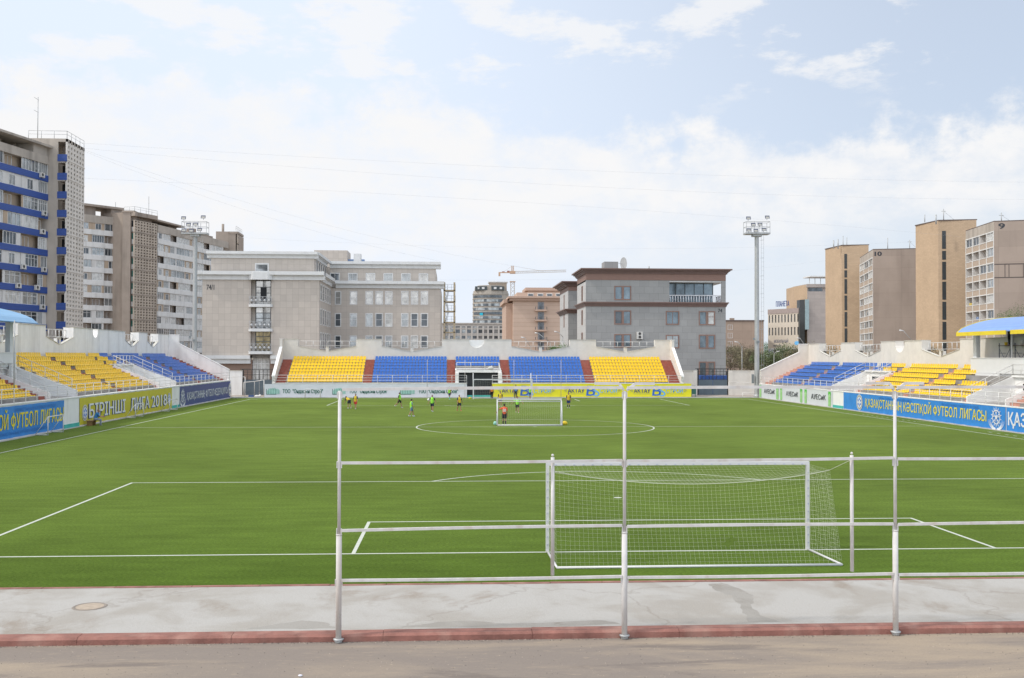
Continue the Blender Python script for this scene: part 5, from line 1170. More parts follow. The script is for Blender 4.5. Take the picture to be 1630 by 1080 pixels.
# fire stair at its right end
B_ = thing('fire_stair', 'pale steel fire stair tower attached to the right end of the beige office', 'staircase', (at(714, 560, YA2).x, YA2, -.1))
RUST = mat('ochre_steel', (.42, .34, .22), .6, var=.1); x0, x1 = at(703, 500, YA2).x+.3, at(725, 500, YA2).x
mb = MB(); 
for x in (x0, x1-.35):
    for y in (YA2+.3, YA2+3.2): mb.box(x, x+.32, y, y+.3, -.1, at(725, 449.5, YA2).z)
mb.build('post', RUST, B_); zs_ = [at(714, v, YA2).z for v in (462, 480, 495.5, 513, 529, 546, 562, 578)]
for i, z in enumerate(zs_):
    mb = MB(); mb.box(x0, x1, YA2+.3, YA2+3.4, z-.12, z+.06); mb.build('platform', RUST, B_)
    mb = MB()
    for h_ in (.5, 1.0): mb.bar((x0, YA2+.3, z+h_), (x1, YA2+.3, z+h_), .05)
    for t in range(4): u = x0+(x1-x0)*t/3; mb.bar((u, YA2+.3, z), (u, YA2+.3, z+1.0), .05)
    mb.build('guard_rail', STEEL, B_)
    if i: 
        zu = zs_[i-1]; a, b = (x0+.3, x1-1.3) if i % 2 else (x1-1.3, x0+.3); mb = MB(); n = 9
        for t in range(n): u = a+(b-a)*t/n; zz2 = z+(zu-z)*t/n; mb.box(min(u, u+.28), max(u, u+.28), YA2+1, YA2+2, zz2, zz2+.05)
        mb.bar((a, YA2+1, z), (b, YA2+1, zu), .08); mb.bar((a, YA2+1, z+.9), (b, YA2+1, zu+.9), .05); mb.build('flight', STEEL, B_)
# --- grey stone building with brown cornices
YB = 131.0; fG = Fr(0, YB, 0)
GREY = mat('grey_stone', (.31, .31, .305), .5, var=.05, vs=.6, tiles=(1.5, 1.02, .014, (.6, .6, .6), .5), ang=0, spec=.4)
BRC = mat('brown_stone', (.17, .105, .088), .55, var=.08); BRF = mat('brown_frieze', (.24, .145, .115), .6, var=.06)
G = thing('stone_building', 'grey stone building with brown cornices and corner balcony, behind the right of the far stand', 'building', (at(1040, 600, YB).x, YB, -.1))
xg0, xg1 = at(932.3, 500, YB).x, at(1155.3, 500, YB).x
zg = lambda v: at(1040, v, YB).z
wl = []
for c0, c1, v0, v1, k in ((979.5, 989.5, 457.5, 476.5, 0), (993, 1003, 457.5, 476.5, 0), (979.5, 989.5, 496.5, 515.5, 1), (993, 1003, 496.5, 515.5, 0), (979.5, 989.5, 534, 552, 0), (993, 1003, 534, 552, 0), (1061.5, 1079.5, 497, 515.5, 2), (1061.5, 1079.5, 535, 553, 3),
                      (1114, 1123.5, 497, 516, 0), (1127.5, 1136.5, 497, 516, 4), (1114, 1123.5, 534.5, 553.5, 0), (1127.5, 1136.5, 534.5, 553.5, 0), (1114, 1123.5, 577.5, 603, 0), (1127.5, 1136.5, 577.5, 603, 3)):
    wl.append((at(c0, 500, YB).x, at(c1, 500, YB).x, zg(v1), zg(v0), k))
zb0, zb1 = zg(481), zg(446.5); bx0, bx1 = at(1065.5, 465, YB).x, at(1148.3, 465, YB).x
mb = MB(fG); mb.holes(xg0, xg1, -.1, zb1, [w[:4] for w in wl]+[(bx0, bx1, zb0+.0, zg(447.6))], .22)
sd2 = Fr(xg0, YB, -math.pi/2); wS = [(-3.6-1.4, -3.6, z, z+2.1) for z in (zg(476.5), zg(515.5), zg(552))]
GREYLIT = mat('sunlit_grey_stone', (.50, .49, .47), .4, var=.04, tiles=(1.5, 1.02, .014, (.7, .7, .7), .5), ang=math.pi/2)  # same grey stone, sunlight on the left faces put into a paler colour
w_ = mb.build('front_wall', GREY, G)
mb = MB(sd2); mb.holes(-11, 0, -.1, zb1, wS, .2); mb.build('side_wall', GREYLIT, G)
mb = MB(); mb.quad((xg1, YB, -.1), (xg1, YB+11, -.1), (xg1, YB+11, zb0-.1), (xg1, YB, zb0-.1)); mb.quad((xg0, YB+11, -.1), (xg1, YB+11, -.1), (xg1, YB+11, zb0), (xg0, YB+11, zb0)); mb.build('rear_wall', GREY, G)
for i, (a, b, c, e, k) in enumerate(wl): window(fG, (a+b)/2, c, b-a, e-c, G, (GLASS_B, GLASS_D, GLASS_B, GLASS_M, CURT)[k], fm=BRF, mull=0 if b-a < 1.3 else 1, bar=.62 if k == 4 else 0, fw=.17)
for a, b, c, e in wS: window(sd2, (a+b)/2, c, b-a-.3, e-c, G, GLASS_D, fm=BRF, mull=0, fw=.15)
# cornices (three profile steps), frieze and belt course
def bcorn(x0, x1, y, dep, z0, z1, pr, parent, m=BRC):
    n = 4
    for i in range(n):
        p = pr*(.25+.75*(i/(n-1))**1.4); mb = MB(); a, b = z0+(z1-z0)*i/n, z0+(z1-z0)*(i+1)/n; mb.box(x0-p, x1+p, y-p, y+dep+p, a+.001, b)
        c = mb.build('cornice', m, parent)
bcorn(xg0, xg1, YB, 11, zg(436.5), zg(428.3), .85, G); bcorn(xg0, xg1, YB, 11, zg(488.5), zg(481.3), .42, G)
mb = MB(); mb.box(xg0+.0, xg1-.0, YB-.06, YB+11, zg(446.5), zg(436.5)); mb.build('frieze', BRF, G)
mb = MB(); mb.box(xg0, xg1, YB+.05, YB+11, zb1-.25, zb1-.01); mb.build('ceiling', TRIM, G)
# corner balcony: glazing set back, column, balusters
mb = MB(); mb.box(bx0-.2, at(1133, 465, YB+3).x, YB+2.4, YB+2.5, zb0, zb1-.25); gz = mb.build('glazing', GLASS_B, G)
mb = MB(); xe = at(1133, 465, YB+3).x
for i in range(6): x = bx0+(xe-bx0)*i/5.; mb.box(x-.05, x+.05, YB+2.3, YB+2.399, zb0, zb1-.25)
mb.box(bx0, xe, YB+2.31, YB+2.398, zb0+1.05, zb0+1.13); mb.build('glazing_bars', mat('dark_alu', (.06, .07, .08), .4), G)
mb = MB(); mb.box(bx0-.3, xg1, YB+.0+.23, YB+11, zb0-.25, zb0-.004); mb.build('balcony_floor', TRIM, G)
mb = MB(); mb.box(bx0+.02, bx1+.5, YB+.12, YB+.3, zb0+1.0, zb0+1.12); mb.box(xg1-.3, xg1-.12, YB+.3, YB+5, zb0+1.0, zb0+1.12)
u = bx0+.15
while u < bx1: mb.tube((u, YB+.21, zb0), (u, YB+.21, zb0+1.0), .065, 6); u += .42
y = YB+.7
while y < YB+5: mb.tube((xg1-.21, y, zb0), (xg1-.21, y, zb0+1.0), .065, 6); y += .42
mb.build('balustrade', mat('white_baluster', (.62, .63, .66), .6), G)
q = at(1145, 497.5, YB); letters(fG, at(1143, 497, YB).x, at(1145, 497.5, YB).z, .58, '74', LDK, G, w=at(1149.5, 497, YB).x-at(1143, 497, YB).x, d=.02, name='address_numerals', bold=.03)
# second wing further back
YG2 = 153.; xw0, xw1 = at(904.5, 500, YG2).x, xg0+8; zz3 = lambda v: at(910, v, YG2).z
mb = MB(Fr(0, YG2, 0)); mb.box(xw0, xw1, -14, 0, -.1, zz3(463)); mb.build('wing', GREY, G)
mb = MB(); mb.quad((xw0-.01, YG2, -.1), (xw0-.01, YG2+14, -.1), (xw0-.01, YG2+14, zz3(463)), (xw0-.01, YG2, zz3(463))); mb.build('wing_side', GREYLIT, G)
for z in (zz3(490), zz3(520)): mb = MB(); mb.box(xw0-.06, xw0-.012, YG2+6, YG2+7.2, z, z+2.6); mb.build('wing_window', BRF, G)
bcorn(xw0, xw1, YG2, 14, zz3(456), zz3(448.5), 1.3, G); bcorn(xw0, xw1, YG2, 14, zz3(499), zz3(492), .7, G); mb = MB(); mb.box(xw0+.0, xw1, YG2-.06, YG2+14, zz3(463)+.001, zz3(456)); mb.build('wing_frieze', BRF, G)
zr = zg(428.3); mb = MB(); a, b = at(962, 420, YB+3).x, at(984, 420, YB+3).x; mb.box(a, b, YB+3, YB+6, zr, at(970, 416.8, YB+3).z); mb.build('roof_house', GREY, G)
a = at(789/5.143+880-1, 424, YB+3).x; mb = MB(); mb.tube((at(1033, 424, YB+3).x, YB+3, zr), (at(1033, 424, YB+3).x, YB+3, at(1033, 424, YB+3).z), .12, 8); mb.build('flue', STEEL, G)
# satellite dish
c = at(989.5, 420, YB+2.5); D = thing('satellite_dish', 'grey satellite dish on the roof of the grey stone building', 'satellite dish', (c.x, YB+2.5, zr))
mb = MB(); n = 16; rings = []
for j in range(5):
    r_ = 1.0*j/4; vs = []
    for i in range(n):
        t = 2*math.pi*i/n; vs.append((c.x+r_*.5*math.cos(t)+.28*(r_*r_), YB+2.5-.3*r_*math.cos(t)-.2*r_*r_, c.z+r_*1.0*math.sin(t)))
    rings.append(vs)
for j in range(4):
    for i in range(n): mb.add([rings[j][i], rings[j][(i+1) % n], rings[j+1][(i+1) % n], rings[j+1][i]], [(0, 1, 2, 3)], smooth=True)
mb.build('dish', STEEL, D, recalc=False); mb = MB(); mb.tube((c.x, YB+2.6, zr), (c.x, YB+2.6, c.z), .07, 8); mb.bar((c.x, YB+2.5, c.z), (c.x-.7, YB+1.6, c.z), .05); mb.bar((c.x-.5, YB+2.9, zr+.05), (c.x+.6, YB+2.3, zr+.05), .12); mb.build('mount', STEEL, D)
def ac(fr, u, z, parent=None, w=.85, h=.6, d0=.0, two=False):
    mb = MB(fr); mb.box(u, u+w, d0+.06, d0+.4, z, z+h); mb.mi = 1
    zs2 = (z+h*.27, z+h*.73) if two else (z+h/2,)
    for zc_ in zs2: mb.disc((u+w*(.5 if two else .42), zc_), min(w*.34, h*.36 if not two else h*.2), 12, d=d0+.401, th=.01)
    mb.mi = 0; mb.box(u+.05, u+.1, d0+.0, d0+.4, z-.08, z-.001); mb.box(u+w-.1, u+w-.05, d0, d0+.4, z-.08, z-.001)
    return mb
ACW = mat('ac_white', (.58, .57, .54), .6, var=.08); ACB = mat('ac_fan', (.05, .05, .05), .6)
a = at(1013, 540, YB); b = at(1022.5, 528.5, YB); o = ac(fG, a.x, a.z, w=b.x-a.x, h=b.z-a.z, two=True).build('air_conditioner', [ACW, ACB]); tag(o, 'double fan air conditioner on the grey stone facade', 'air conditioner')
# --- apartment slabs with long balcony bands
TANB = mat('tan_brick', (.42, .33, .245), .85, var=.08, vs=.8); WPAN = mat('white_panel', (.62, .61, .59), .6, var=.06, grime=(.3, 1, (.45, .42, .38)))
CONA = mat('raw_concrete', (.42, .375, .325), .9, var=.1, vs=.5, grime=(.5, .5, (.16, .14, .12))); CONB = mat('brown_concrete', (.335, .28, .235), .9, var=.1, vs=.5, grime=(.5, .5, (.12, .10, .085)))
BLB = mat('blue_cladding', (.028, .078, .31), .5, var=.06, tiles=(50, .24, .02, (.55, .55, .55), 0)); WHC = mat('whitewashed_band', (.68, .675, .66), .8, var=.05, grime=(.45, .8, (.36, .35, .33)))
def slab(parent, fr, L_, ztops, hb, band, rnd, zroof, deep=9, wallm=TANB, u_start=0, wmin=2.2, wmax=4.2, gw=1.0, recess=.9, hid=0):
    """facade from u=0..L_: balcony bands at ztops (their upper edges), glazed or open loggias between"""
    n = len(ztops); fh = ztops[0]-ztops[1]
    mb = MB(fr); mb.box(0, L_, -deep, -recess, -.1, ztops[0]+fh-hb-.2); core = mb.build('wall', wallm, parent)
    mb = MB(fr); mb.box(-.02, L_+.02, -deep-.5, .12, ztops[0]+fh-hb-.19, zroof); mb.build('parapet', CONA, parent)
    mb = MB(fr)
    for z in ztops: mb.box(0, L_, -recess, -.12, z-hb-.05, z-hb+.12)
    mb.build('floor_slabs', CONA, parent)
    u = 0; cuts = [0]
    while u < L_: u += rnd.choice((3.1, 3.1, 4.2)); cuts.append(min(u, L_))
    for z in ztops: 
        mb = MB(fr); mb.box(0, L_, -.12, .12, z-hb, z); mb.build('balcony_band', band, parent)
    for z in ztops:
        ht = fh-hb
        for a, b in zip(cuts, cuts[1:]):
            if b-a < .8: continue
            k = rnd.random(); w = b-a
            if k < .60:        # glazed in, slightly different frames
                pn = rnd.random(); x0 = a+.05; x1 = b-.05
                if pn < .6:
                    pw = rnd.choice((.6, 1.0, .4)); s = rnd.random() < .5
                    mb = MB(fr); (mb.box(x0, x0+pw, -.12, -.02, z, z+ht-.02) if s else mb.box(x1-pw, x1, -.12, -.02, z, z+ht-.02)); mb.build('side_panel', rnd.choice((WPAN, TANB, WPAN)), parent)
                    if s: x0 += pw
                    else: x1 -= pw
                window(fr, (x0+x1)/2, z+.08, x1-x0-.16, ht-.22, parent, rnd.choice((GLASS_M, GLASS_M, CURT, GLASS_D, CURT)), fm=WFR, mull=rnd.choice((2, 3, 3, 4)), bar=rnd.choice((0, .7, 0)), fw=.08, d=-.05)
            elif k < .86:      # walled with a small window
                mb = MB(fr); wq = min(1.3, w*.45); xc = (a+b)/2+rnd.uniform(-.3, .3)
                mb.holes(a+.03, b-.03, z, z+ht-.02, [(xc-wq/2, xc+wq/2, z+.15, z+ht-.35)], .1, d=-.06); mb.build('infill_wall', rnd.choice((TANB, TANB, WPAN, CONA)), parent)
                window(fr, xc, z+.15, wq, ht-.5, parent, rnd.choice((GLASS_D, GLASS_M, CURT)), mull=1, fw=.07, d=-.05)
            else:              # open loggia: window on the wall behind
                window(fr, (a+b)/2, z+.1, min(1.6, w*.5), ht-.4, parent, rnd.choice((GLASS_D, GLASS_M)), mull=1, fw=.08, d=-recess+.05)
                mb = MB(fr); mb.box(a-.06, a+.06, -recess, -.1, z, z+ht-.02); mb.build('loggia_divider', wallm, parent)
    return core
def lattice(fr, u0, u1, z0, z1, nc, nr, parent, m, d=0, t=.25, frac=.36, name='screen'):
    mb = MB(fr); cw = (u1-u0)/nc; ch = (z1-z0)/nr
    for i in range(nc+1):
        w = cw*frac; u = u0+cw*i; mb.box(max(u-w/2, u0), min(u+w/2, u1), d-t, d, z0, z1)
    for j in range(nr+1):
        h_ = ch*frac; z = z0+ch*j
        for i in range(nc):
            a = u0+cw*i+cw*frac/2; b = u0+cw*(i+1)-cw*frac/2
            mb.box(a, b, d-t+.01, d-.012, max(z-h_/2, z0), min(z+h_/2, z1))
    return mb.build(name, m, parent)
def roof_rail(fr, pts, parent, h=1.2):
    railing('roof_railing', fr, pts, parent, h=h, step=2.0, rails=(1, .55), m=STEEL, r=.035)
acn = 0
def put_ac(fr, u, z, label):
    o = ac(fr, u, z, d0=.12, w=1.0, h=.7).build('air_conditioner', [ACW, ACB]); tag(o, label, 'air conditioner', 'air conditioners on the apartment facades')
# blue banded block at the left edge
y75, y0 = 136.5, 125.5
p75 = at(75, 400, y75); p0 = at(0, 400, y0); a = math.atan2(p75.y-p0.y, p75.x-p0.x); Lf = math.hypot(p75.x-p0.x, p75.y-p0.y); ext = 14
o0 = (p0.x-ext*math.cos(a), p0.y-ext*math.sin(a)); f1 = Fr(o0[0], o0[1], a); L1 = Lf+ext
T1 = thing('apartment_block', 'tall apartment block with bright blue balcony bands at the left edge', 'building', (p75.x-4, y75, -.1))
zt = [33.5-2.91*i for i in range(12)]
rd = random.Random(5); slab(T1, f1, L1, zt, .98, BLB, rd, zt[0]+3.0)
# overhanging roof frame above the parapet
mb = MB(f1); zr_ = zt[0]+3.0
mb.box(-1, L1+.2, -9, .7, zr_+1.35, zr_+1.7); mb.build('roof_frame', CONA, T1)
mb = MB(f1)
mb.box(L1-3.6, L1, -3.2, -.05, zr_+.001, zr_+1.349); mb.build('roof_room', CONA, T1)
for i in range(7): u = (L1-4)*i/6.; mb = MB(f1); mb.box(u-.15, u+.15, -3.2, -2.8, zr_, zr_+1.35); mb.build('roof_post', CONA, T1)
# stair tower: plain front pier, recessed blue balconies, pierced screen
tf = Fr(f1(L1, 0, 0)[0], f1(L1, 0, 0)[1], math.pi/2); dT = 2.95
LT = 7.6
ztop = 38.9
mb = MB(tf); mb.box(0, .3, 0.0, dT*.52, -.1, ztop); mb.box(0, LT, -8, -.01, -.1, ztop); mb.build('tower_wall', CONA, T1)
mb = MB(tf); mb.box(0, LT, -8, dT, ztop, ztop+.5); mb.build('tower_roof', CONA, T1)
for i in range(13):
    z = zt[0]+2.91*1-2.91*i+.45
    mb = MB(tf); mb.box(.0, LT-.3, dT*.52, dT-.16, z-1.25, z-1.02); mb.build('landing', CONA, T1)
    if z > 2: mb = MB(tf); mb.box(-.08, .04, dT*.5, dT-.02, z-1.05, z+.05); mb.build('balcony_panel', BLB, T1)
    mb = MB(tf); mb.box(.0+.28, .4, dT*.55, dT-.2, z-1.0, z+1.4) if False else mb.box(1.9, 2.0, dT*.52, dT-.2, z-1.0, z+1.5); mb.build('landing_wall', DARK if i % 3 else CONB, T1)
LAT = mat('pale_screen_block', (.64, .60, .55), .85, var=.06, grime=(.4, 1, (.35, .33, .3)))
for i in range(14):
    z = ztop-2.9*i; 
    if z < 3: break
    lattice(tf, 0, LT, z-2.75, z-.02 if i else z+.45, 6, 4, T1, LAT, d=dT, frac=.5)
    mb = MB(tf); mb.box(-.03, LT+.05, dT-.27, dT+.06, z-2.9, z-2.755); mb.build('screen_sill', LAT, T1)
roof_rail(tf, [(0, -3, ztop+.5), (0.1, dT-.1, ztop+.5), (LT, dT-.1, ztop+.5)], T1)
mb = MB(tf); mb.tube((1.0, -2, ztop+.5), (1.0, -2, ztop+7.2), .06, 6); mb.tube((-.5, -2, ztop+6.8), (1.3, -2, ztop+6.8), .03, 5); mb.tube((-.6, -2, ztop+4.8), (1.2, -2, ztop+4.8), .03, 5); tag(mb.build('antenna', STEEL), 'tall thin antenna on the roof of the blue banded block', 'antenna')
rr = random.Random(9); names = ['topmost', 'second highest', 'third highest', 'fourth highest', 'fifth highest', 'sixth highest', 'seventh highest', 'lowest']
for k, (px, fl) in enumerate(((66, 0), (71, 2), (68, 3), (35, 5), (71, 5), (27, 6), (59, 6), (69, 7))):
    u = L1-.2-(75-px)/75*Lf*.94; put_ac(f1, u-1.0, zt[fl]-.55, f'{names[k]} white air conditioner hung on the blue banded apartment block')
# white banded blocks behind
T2 = thing('apartment_block', 'weathered apartment block with white balcony bands and brown pierced stair tower', 'building', (at(200, 500, 219).x, 219, -.1))
pa, pb = at(125, 500, 211), at(193.5, 500, 219); a2 = math.atan2(pb.y-pa.y, pb.x-pa.x); L2_ = math.hypot(pb.x-pa.x, pb.y-pa.y); g1 = Fr(pa.x, pa.y, a2)
ztw = [at(193.5, 370.5, 219).z-2.9*i for i in range(12)]; ztw = [z for z in ztw if z > 3]
slab(T2, g1, L2_, ztw, 1.15, WHC, random.Random(21), ztw[0]+3.3, wallm=CONB, deep=10)
pc = at(250, 500, 222.5); pd = at(336, 500, 250); a3 = math.atan2(pd.y-pc.y, pd.x-pc.x); L3 = math.hypot(pd.x-pc.x, pd.y-pc.y); g2 = Fr(pc.x, pc.y, a3)
za_ = at(250, 380, 222.5).z; ztw2 = [za_-2.9*i for i in range(12)]; ztw2 = [z for z in ztw2 if z > 3]
slab(T2, g2, L3*1.35, ztw2, 1.15, WHC, random.Random(22), ztw2[0]+3.3, wallm=CONB, deep=10)
# tower
pt0 = at(194, 500, 215); pt1 = at(213, 500, 215); g3 = Fr(pt0.x, 215, 0); zT = at(205, 338.5, 215).z; w1 = pt1.x-pt0.x
mb = MB(g3); mb.box(0, w1*.66, -10, 0, -.1, zT); mb.box(w1*.66, w1+.02, -10, -1.1, -.1, zT); mb.build('tower_wall', CONB, T2)
pl0, pl1 = at(213, 500, 214.7), at(249.3, 500, 222); a4 = math.atan2(pl1.y-pl0.y, pl1.x-pl0.x); LL_ = math.hypot(pl1.x-pl0.x, pl1.y-pl0.y); g4 = Fr(pl0.x, pl0.y, a4)
mb = MB(g4); mb.box(0, LL_, -9, .15, zT-.8, zT+.15); mb.box(0, LL_, -8, -1.6, -.1, zT-.8); mb.build('tower_roof', CONB, T2)
mb = MB(g3); mb.box(-.2, w1, -10, .12, zT+.001, zT+.45); mb.build('tower_parapet', CONB, T2)
TEALP = mat('teal_panel', (.05, .2, .17), .6)
for i in range(12):
    z = ztw[0]+1.9-2.9*i
    if z < 4: break
    lattice(g4, 0, LL_, z-2.05, z+.55, 8, 4, T2, mat('brown_screen_block', (.44, .375, .31), .9, var=.08, grime=(.5, 1, (.2, .17, .14))), d=0, frac=.44, t=.3)
    mb = MB(g4); mb.box(-.02, LL_+.04, -.4, .07, z-2.3, z-2.055); mb.build('screen_sill', CONB, T2)
    mb = MB(g3); mb.box(w1*.67, w1, -.9, -.8, z-2.0, z-.9); mb.build('balcony_panel', WHC, T2)
    mb = MB(g3); mb.box(w1*.67, w1, -1.09, -1.0, z-.9, z+.5); mb.build('balcony_glazing', TEALP if i else DARK, T2)
roof_rail(g4, [(0, -3, zT+.15), (0, 0, zT+.15), (LL_, 0, zT+.15)], T2)
# roof canopies and chimneys
zq = ztw[0]+3.3
mb = MB(g1); mb.box(-2, L2_+.3, -7, .2, zq+2.0, zq+2.5); mb.box(L2_-2.6, L2_+.4, -5, -.3, zq, zq+2.0); mb.box(1, 4.5, -5, -1, zq, zq+2.0); mb.build('roof_canopy', CONB, T2)
mb = MB(g2); mb.box(-.5, 13, -7, .2, zq-.1, zq+.3); mb.box(9, 13, -6, -2, ztw2[0]+3.3, zq-.1); mb.box(24, 25.5, -5, -3, ztw2[0]+3.3, ztw2[0]+5.4); mb.box(17, 30, -7, -.5, ztw2[0]+3.3, ztw2[0]+3.9); mb.build('roof_canopy', CONB, T2)
for px, vt, lb in ((195, 333, 'short dark chimney beside the white banded block tower'), (355, 357, 'thin dark chimney on the far end of the white banded block')):
    p = at(px, vt, 232 if px < 300 else 268); mb = MB(); mb.tube((p.x, p.y, p.z-4), (p.x, p.y, p.z), .35, 8); tag(mb.build('chimney_pipe', CONB), lb, 'chimney')
for px, vt, lb in ((237, 313, 'thin whip antenna above the brown pierced stair tower'), (184, 322, 'small roof antenna left of the brown stair tower')):
    p = at(px, vt, 222); mb = MB(); mb.tube((p.x, p.y, p.z-(7 if px > 200 else 3)), (p.x, p.y, p.z), .06, 5); mb.ball((p.x, p.y, p.z-1.6), .4 if px < 200 else .1, 6); tag(mb.build('antenna', STEEL), lb, 'antenna')
pe0, pe1 = at(371.5, 400, 262), at(385, 400, 268); T3 = thing('apartment_block', 'top of a brown stair tower rising behind the left end of the beige office roof', 'building', (pe0.x+1, 265, -.1))
g5 = Fr(pe0.x, 262, 0); zE = at(378, 372.5, 262).z; mb = MB(g5); wE = at(378.5, 400, 262).x-pe0.x; mb.box(-8, wE*.35, -8, 0, -.1, zE-2.9); mb.box(-1.2, wE*.4, -8, .01, zE-3, zE); mb.box(wE*.4, wE, -8, -1.2, -.1, zE-.2); mb.box(-1.3, wE, -8, .15, zE+.001, zE+.6); mb.build('tower_wall', CONB, T3)
mb = MB(g5); mb.box(wE*.42, wE-.02, -1.19, -1.1, zE-8, zE-.3); mb.build('opening_shade', DARK, T3)  # near-black panel set in the recess to stand for its shade
a6 = math.atan2(pe1.y-262, pe1.x-(pe0.x+wE)); g6 = Fr(pe0.x+wE, 262, a6); L6 = math.hypot(pe1.y-262, pe1.x-pe0.x-wE)
mb = MB(g6); mb.box(0, L6, -6, -.6, -.1, zE); mb.box(0, L6, -6, .1, zE+.001, zE+.6); mb.build('tower_core', CONB, T3)
for i in range(3): lattice(g6, 0, L6, zE-2.7-2.9*i, zE-.1-2.9*i, 5, 4, T3, mat('brown_screen_block', (.33, .28, .235), .9), frac=.44)
roof_rail(g6, [(-3, 0, zE+.6), (L6, 0, zE+.6)], T3)
# --- right hand brick towers and panel blocks
BRK = mat('yellow_brick', (.50, .37, .25), .85, var=.07, vs=.25, tiles=(.5, .30, .02, (.82, .80, .78), .5)); PANL = mat('grey_brown_panel', (.35, .285, .24), .85, var=.07, vs=.25, grime=(.35, .5, (.2, .155, .13)), tiles=(6.2, 2.95, .025, (.78, .78, .78), 0))
TANP = mat('tan_render', (.42, .34, .27), .85, var=.06)
DGL = mat('dark_strip_glass', (.035, .042, .045), .3, .2, .2, 1)
def brick_tower(px0, pxc, px1, v, Yc, sl, label, grp=None, strip=(.22, .40)):
    c = at(pxc, 500, Yc); l = at(px0, 500, Yc+sl[0]); r = at(px1, 500, Yc+sl[1]); z = at(pxc, v, Yc).z
    o = thing('brick_tower', label, 'building', (c.x, c.y, -.1)); bk = (l.x+(r.x-c.x), l.y+(r.y-c.y))
    mb = MB(); mb.plan([(l.x, l.y), (c.x, c.y), (r.x, r.y), bk], -.1, z); mb.build('wall', BRK, o)
    f = Fr(c.x, c.y, math.atan2(r.y-c.y, r.x-c.x)); W = math.hypot(r.x-c.x, r.y-c.y); zz = z-2.2; k = 0
    while zz > 4:
        hh = 1.9 if k == 1 else 3.9; mb = MB(f); mb.box(W*(strip[0]-.12), W*(strip[0]-.02), -.02, .05, zz-hh, zz); mb.build('stair_window', DGL, o); zz -= hh+.45; k += 1
    mb = MB(); n_ = .18; mb.plan([(l.x-n_, l.y), (c.x, c.y-n_), (r.x+n_, r.y), bk], z+.001, z+.22); mb.build('coping', mat('dark_coping', (.12, .09, .08), .8), o)
    return o, f, W, z, c, l, r
def panel_block(pxl, Yl, pxc, Yc, pxr, Yr, vtop, label, ncol, nfl, num, numpx, open_=True, rs=3):
    l = at(pxl, 500, Yl); c = at(pxc, 500, Yc); r = at(pxr, 500, Yr); z = at(pxc, vtop, Yc).z
    o = thing('panel_block', label, 'building', (c.x, c.y, -.1)); fl_ = Fr(l.x, l.y, math.atan2(c.y-l.y, c.x-l.x)); WL = math.hypot(c.x-l.x, c.y-l.y)
    frr = Fr(c.x, c.y, math.atan2(r.y-c.y, r.x-c.x)); WR = math.hypot(r.x-c.x, r.y-c.y)
    bk = (l.x+(r.x-c.x), l.y+(r.y-c.y)); mb = MB(); e = 1.3
    n1 = Vector((l.y-c.y, c.x-l.x)).normalized()   # inward normal of left face
    if n1.dot(Vector((r.x-c.x, r.y-c.y))) < 0: n1 = -n1
    mb.plan([(l.x+n1.x*e, l.y+n1.y*e), (c.x+n1.x*e, c.y+n1.y*e), (r.x, r.y), bk], -.1, z-.02); mb.build('core', PANL, o)
    mb = MB(frr); mb.box(-.02, WR, -.6, .03, -.1, z); mb.build('gable_wall', PANL, o)
    mb = MB(fl_); mb.box(0, WL, -1.4, .02, z-1.7, z+.02); mb.build('parapet', CONA, o)
    fh = 2.98; rd = random.Random(rs); cw = WL/ncol
    for k in range(nfl):
        zf = z-1.7-fh*(k+1)
        if zf < 1: break
        mb = MB(fl_); mb.box(0, WL, -1.35, -.0, zf, zf+1.08); mb.build('balcony_front', TANP, o)
        mb = MB(fl_); mb.box(0, WL, -.03, .06, zf+1.08, zf+1.2); mb.box(0, WL, -.02, .05, zf+fh-.2, zf+fh-.01); mb.build('white_trim', WHC, o)
        for i in range(ncol):
            a, b = i*cw+.12, (i+1)*cw-.12; kk = rd.random()
            if (kk < .25 or i == ncol-1) if open_ else kk < .8: window(fl_, (a+b)/2, zf+1.25, b-a-.3, 1.45, o, rd.choice((GLASS_M, CURT, GLASS_D)), mull=1, fw=.07, d=-.1)
            else:
                window(fl_, (a+b)/2+.1, zf+1.1, (b-a)*.5, 1.4, o, GLASS_D, mull=0, fw=.06, d=-1.25)
                if rd.random() < .3: mb = MB(fl_); mb.box(a+.3, a+.3+(b-a)*.4, -.5, -.46, zf+1.25, zf+1.75); mb.build('laundry', cloth(rd.choice(((.55, .55, .57), (.6, .45, .1), (.2, .28, .45), (.4, .38, .36)))), o)
    mb = MB(fl_)
    for i in range(ncol+1): u = min(max(i*cw, .1), WL-.1); mb.box(u-.1, u+.1, -1.3, .09, 1.0, z-1.7)
    mb.build('mullion_piers', WHC, o)
    p = at(numpx[0], numpx[1], Yc); letters(frr, (numpx[0]-pxc)/(pxr-pxc)*WR*.97, z-(numpx[3]), numpx[2], num, LDK, o, d=.04, bold=.08, name='block_number', w=numpx[4])
    mb = MB(); mb.plan([(l.x, l.y), (c.x, c.y), (r.x, r.y), bk], z+.021, z+.2); mb.build('roof_edge', mat('dark_coping', (.12, .09, .08), .8), o)
    return o, fl_, WL, frr, WR, z
bt = brick_tower(1458, 1494, 1555, 352, 190, (9, -2), 'tall yellow brick stair tower with a dark glazed strip, nearest on the right')
bt2 = brick_tower(1314, 1340, 1383, 391.5, 240, (10, -2), 'yellow brick stair tower with a dark glazed strip, farther and left of the other')
P9 = panel_block(1538, 178, 1583, 163, 1720, 158, 353.5, 'grey brown panel block numbered 9 with open loggias at the right edge', 4, 9, '9', (1591, 365, 1.05, 1.35, 1.0))
P10 = panel_block(1369, 233, 1390, 212, 1466, 209, 398, 'grey brown panel block numbered 10 between the two yellow brick towers', 3, 9, '10', (1393, 405, 1.0, 1.45, 1.5), open_=False, rs=8)
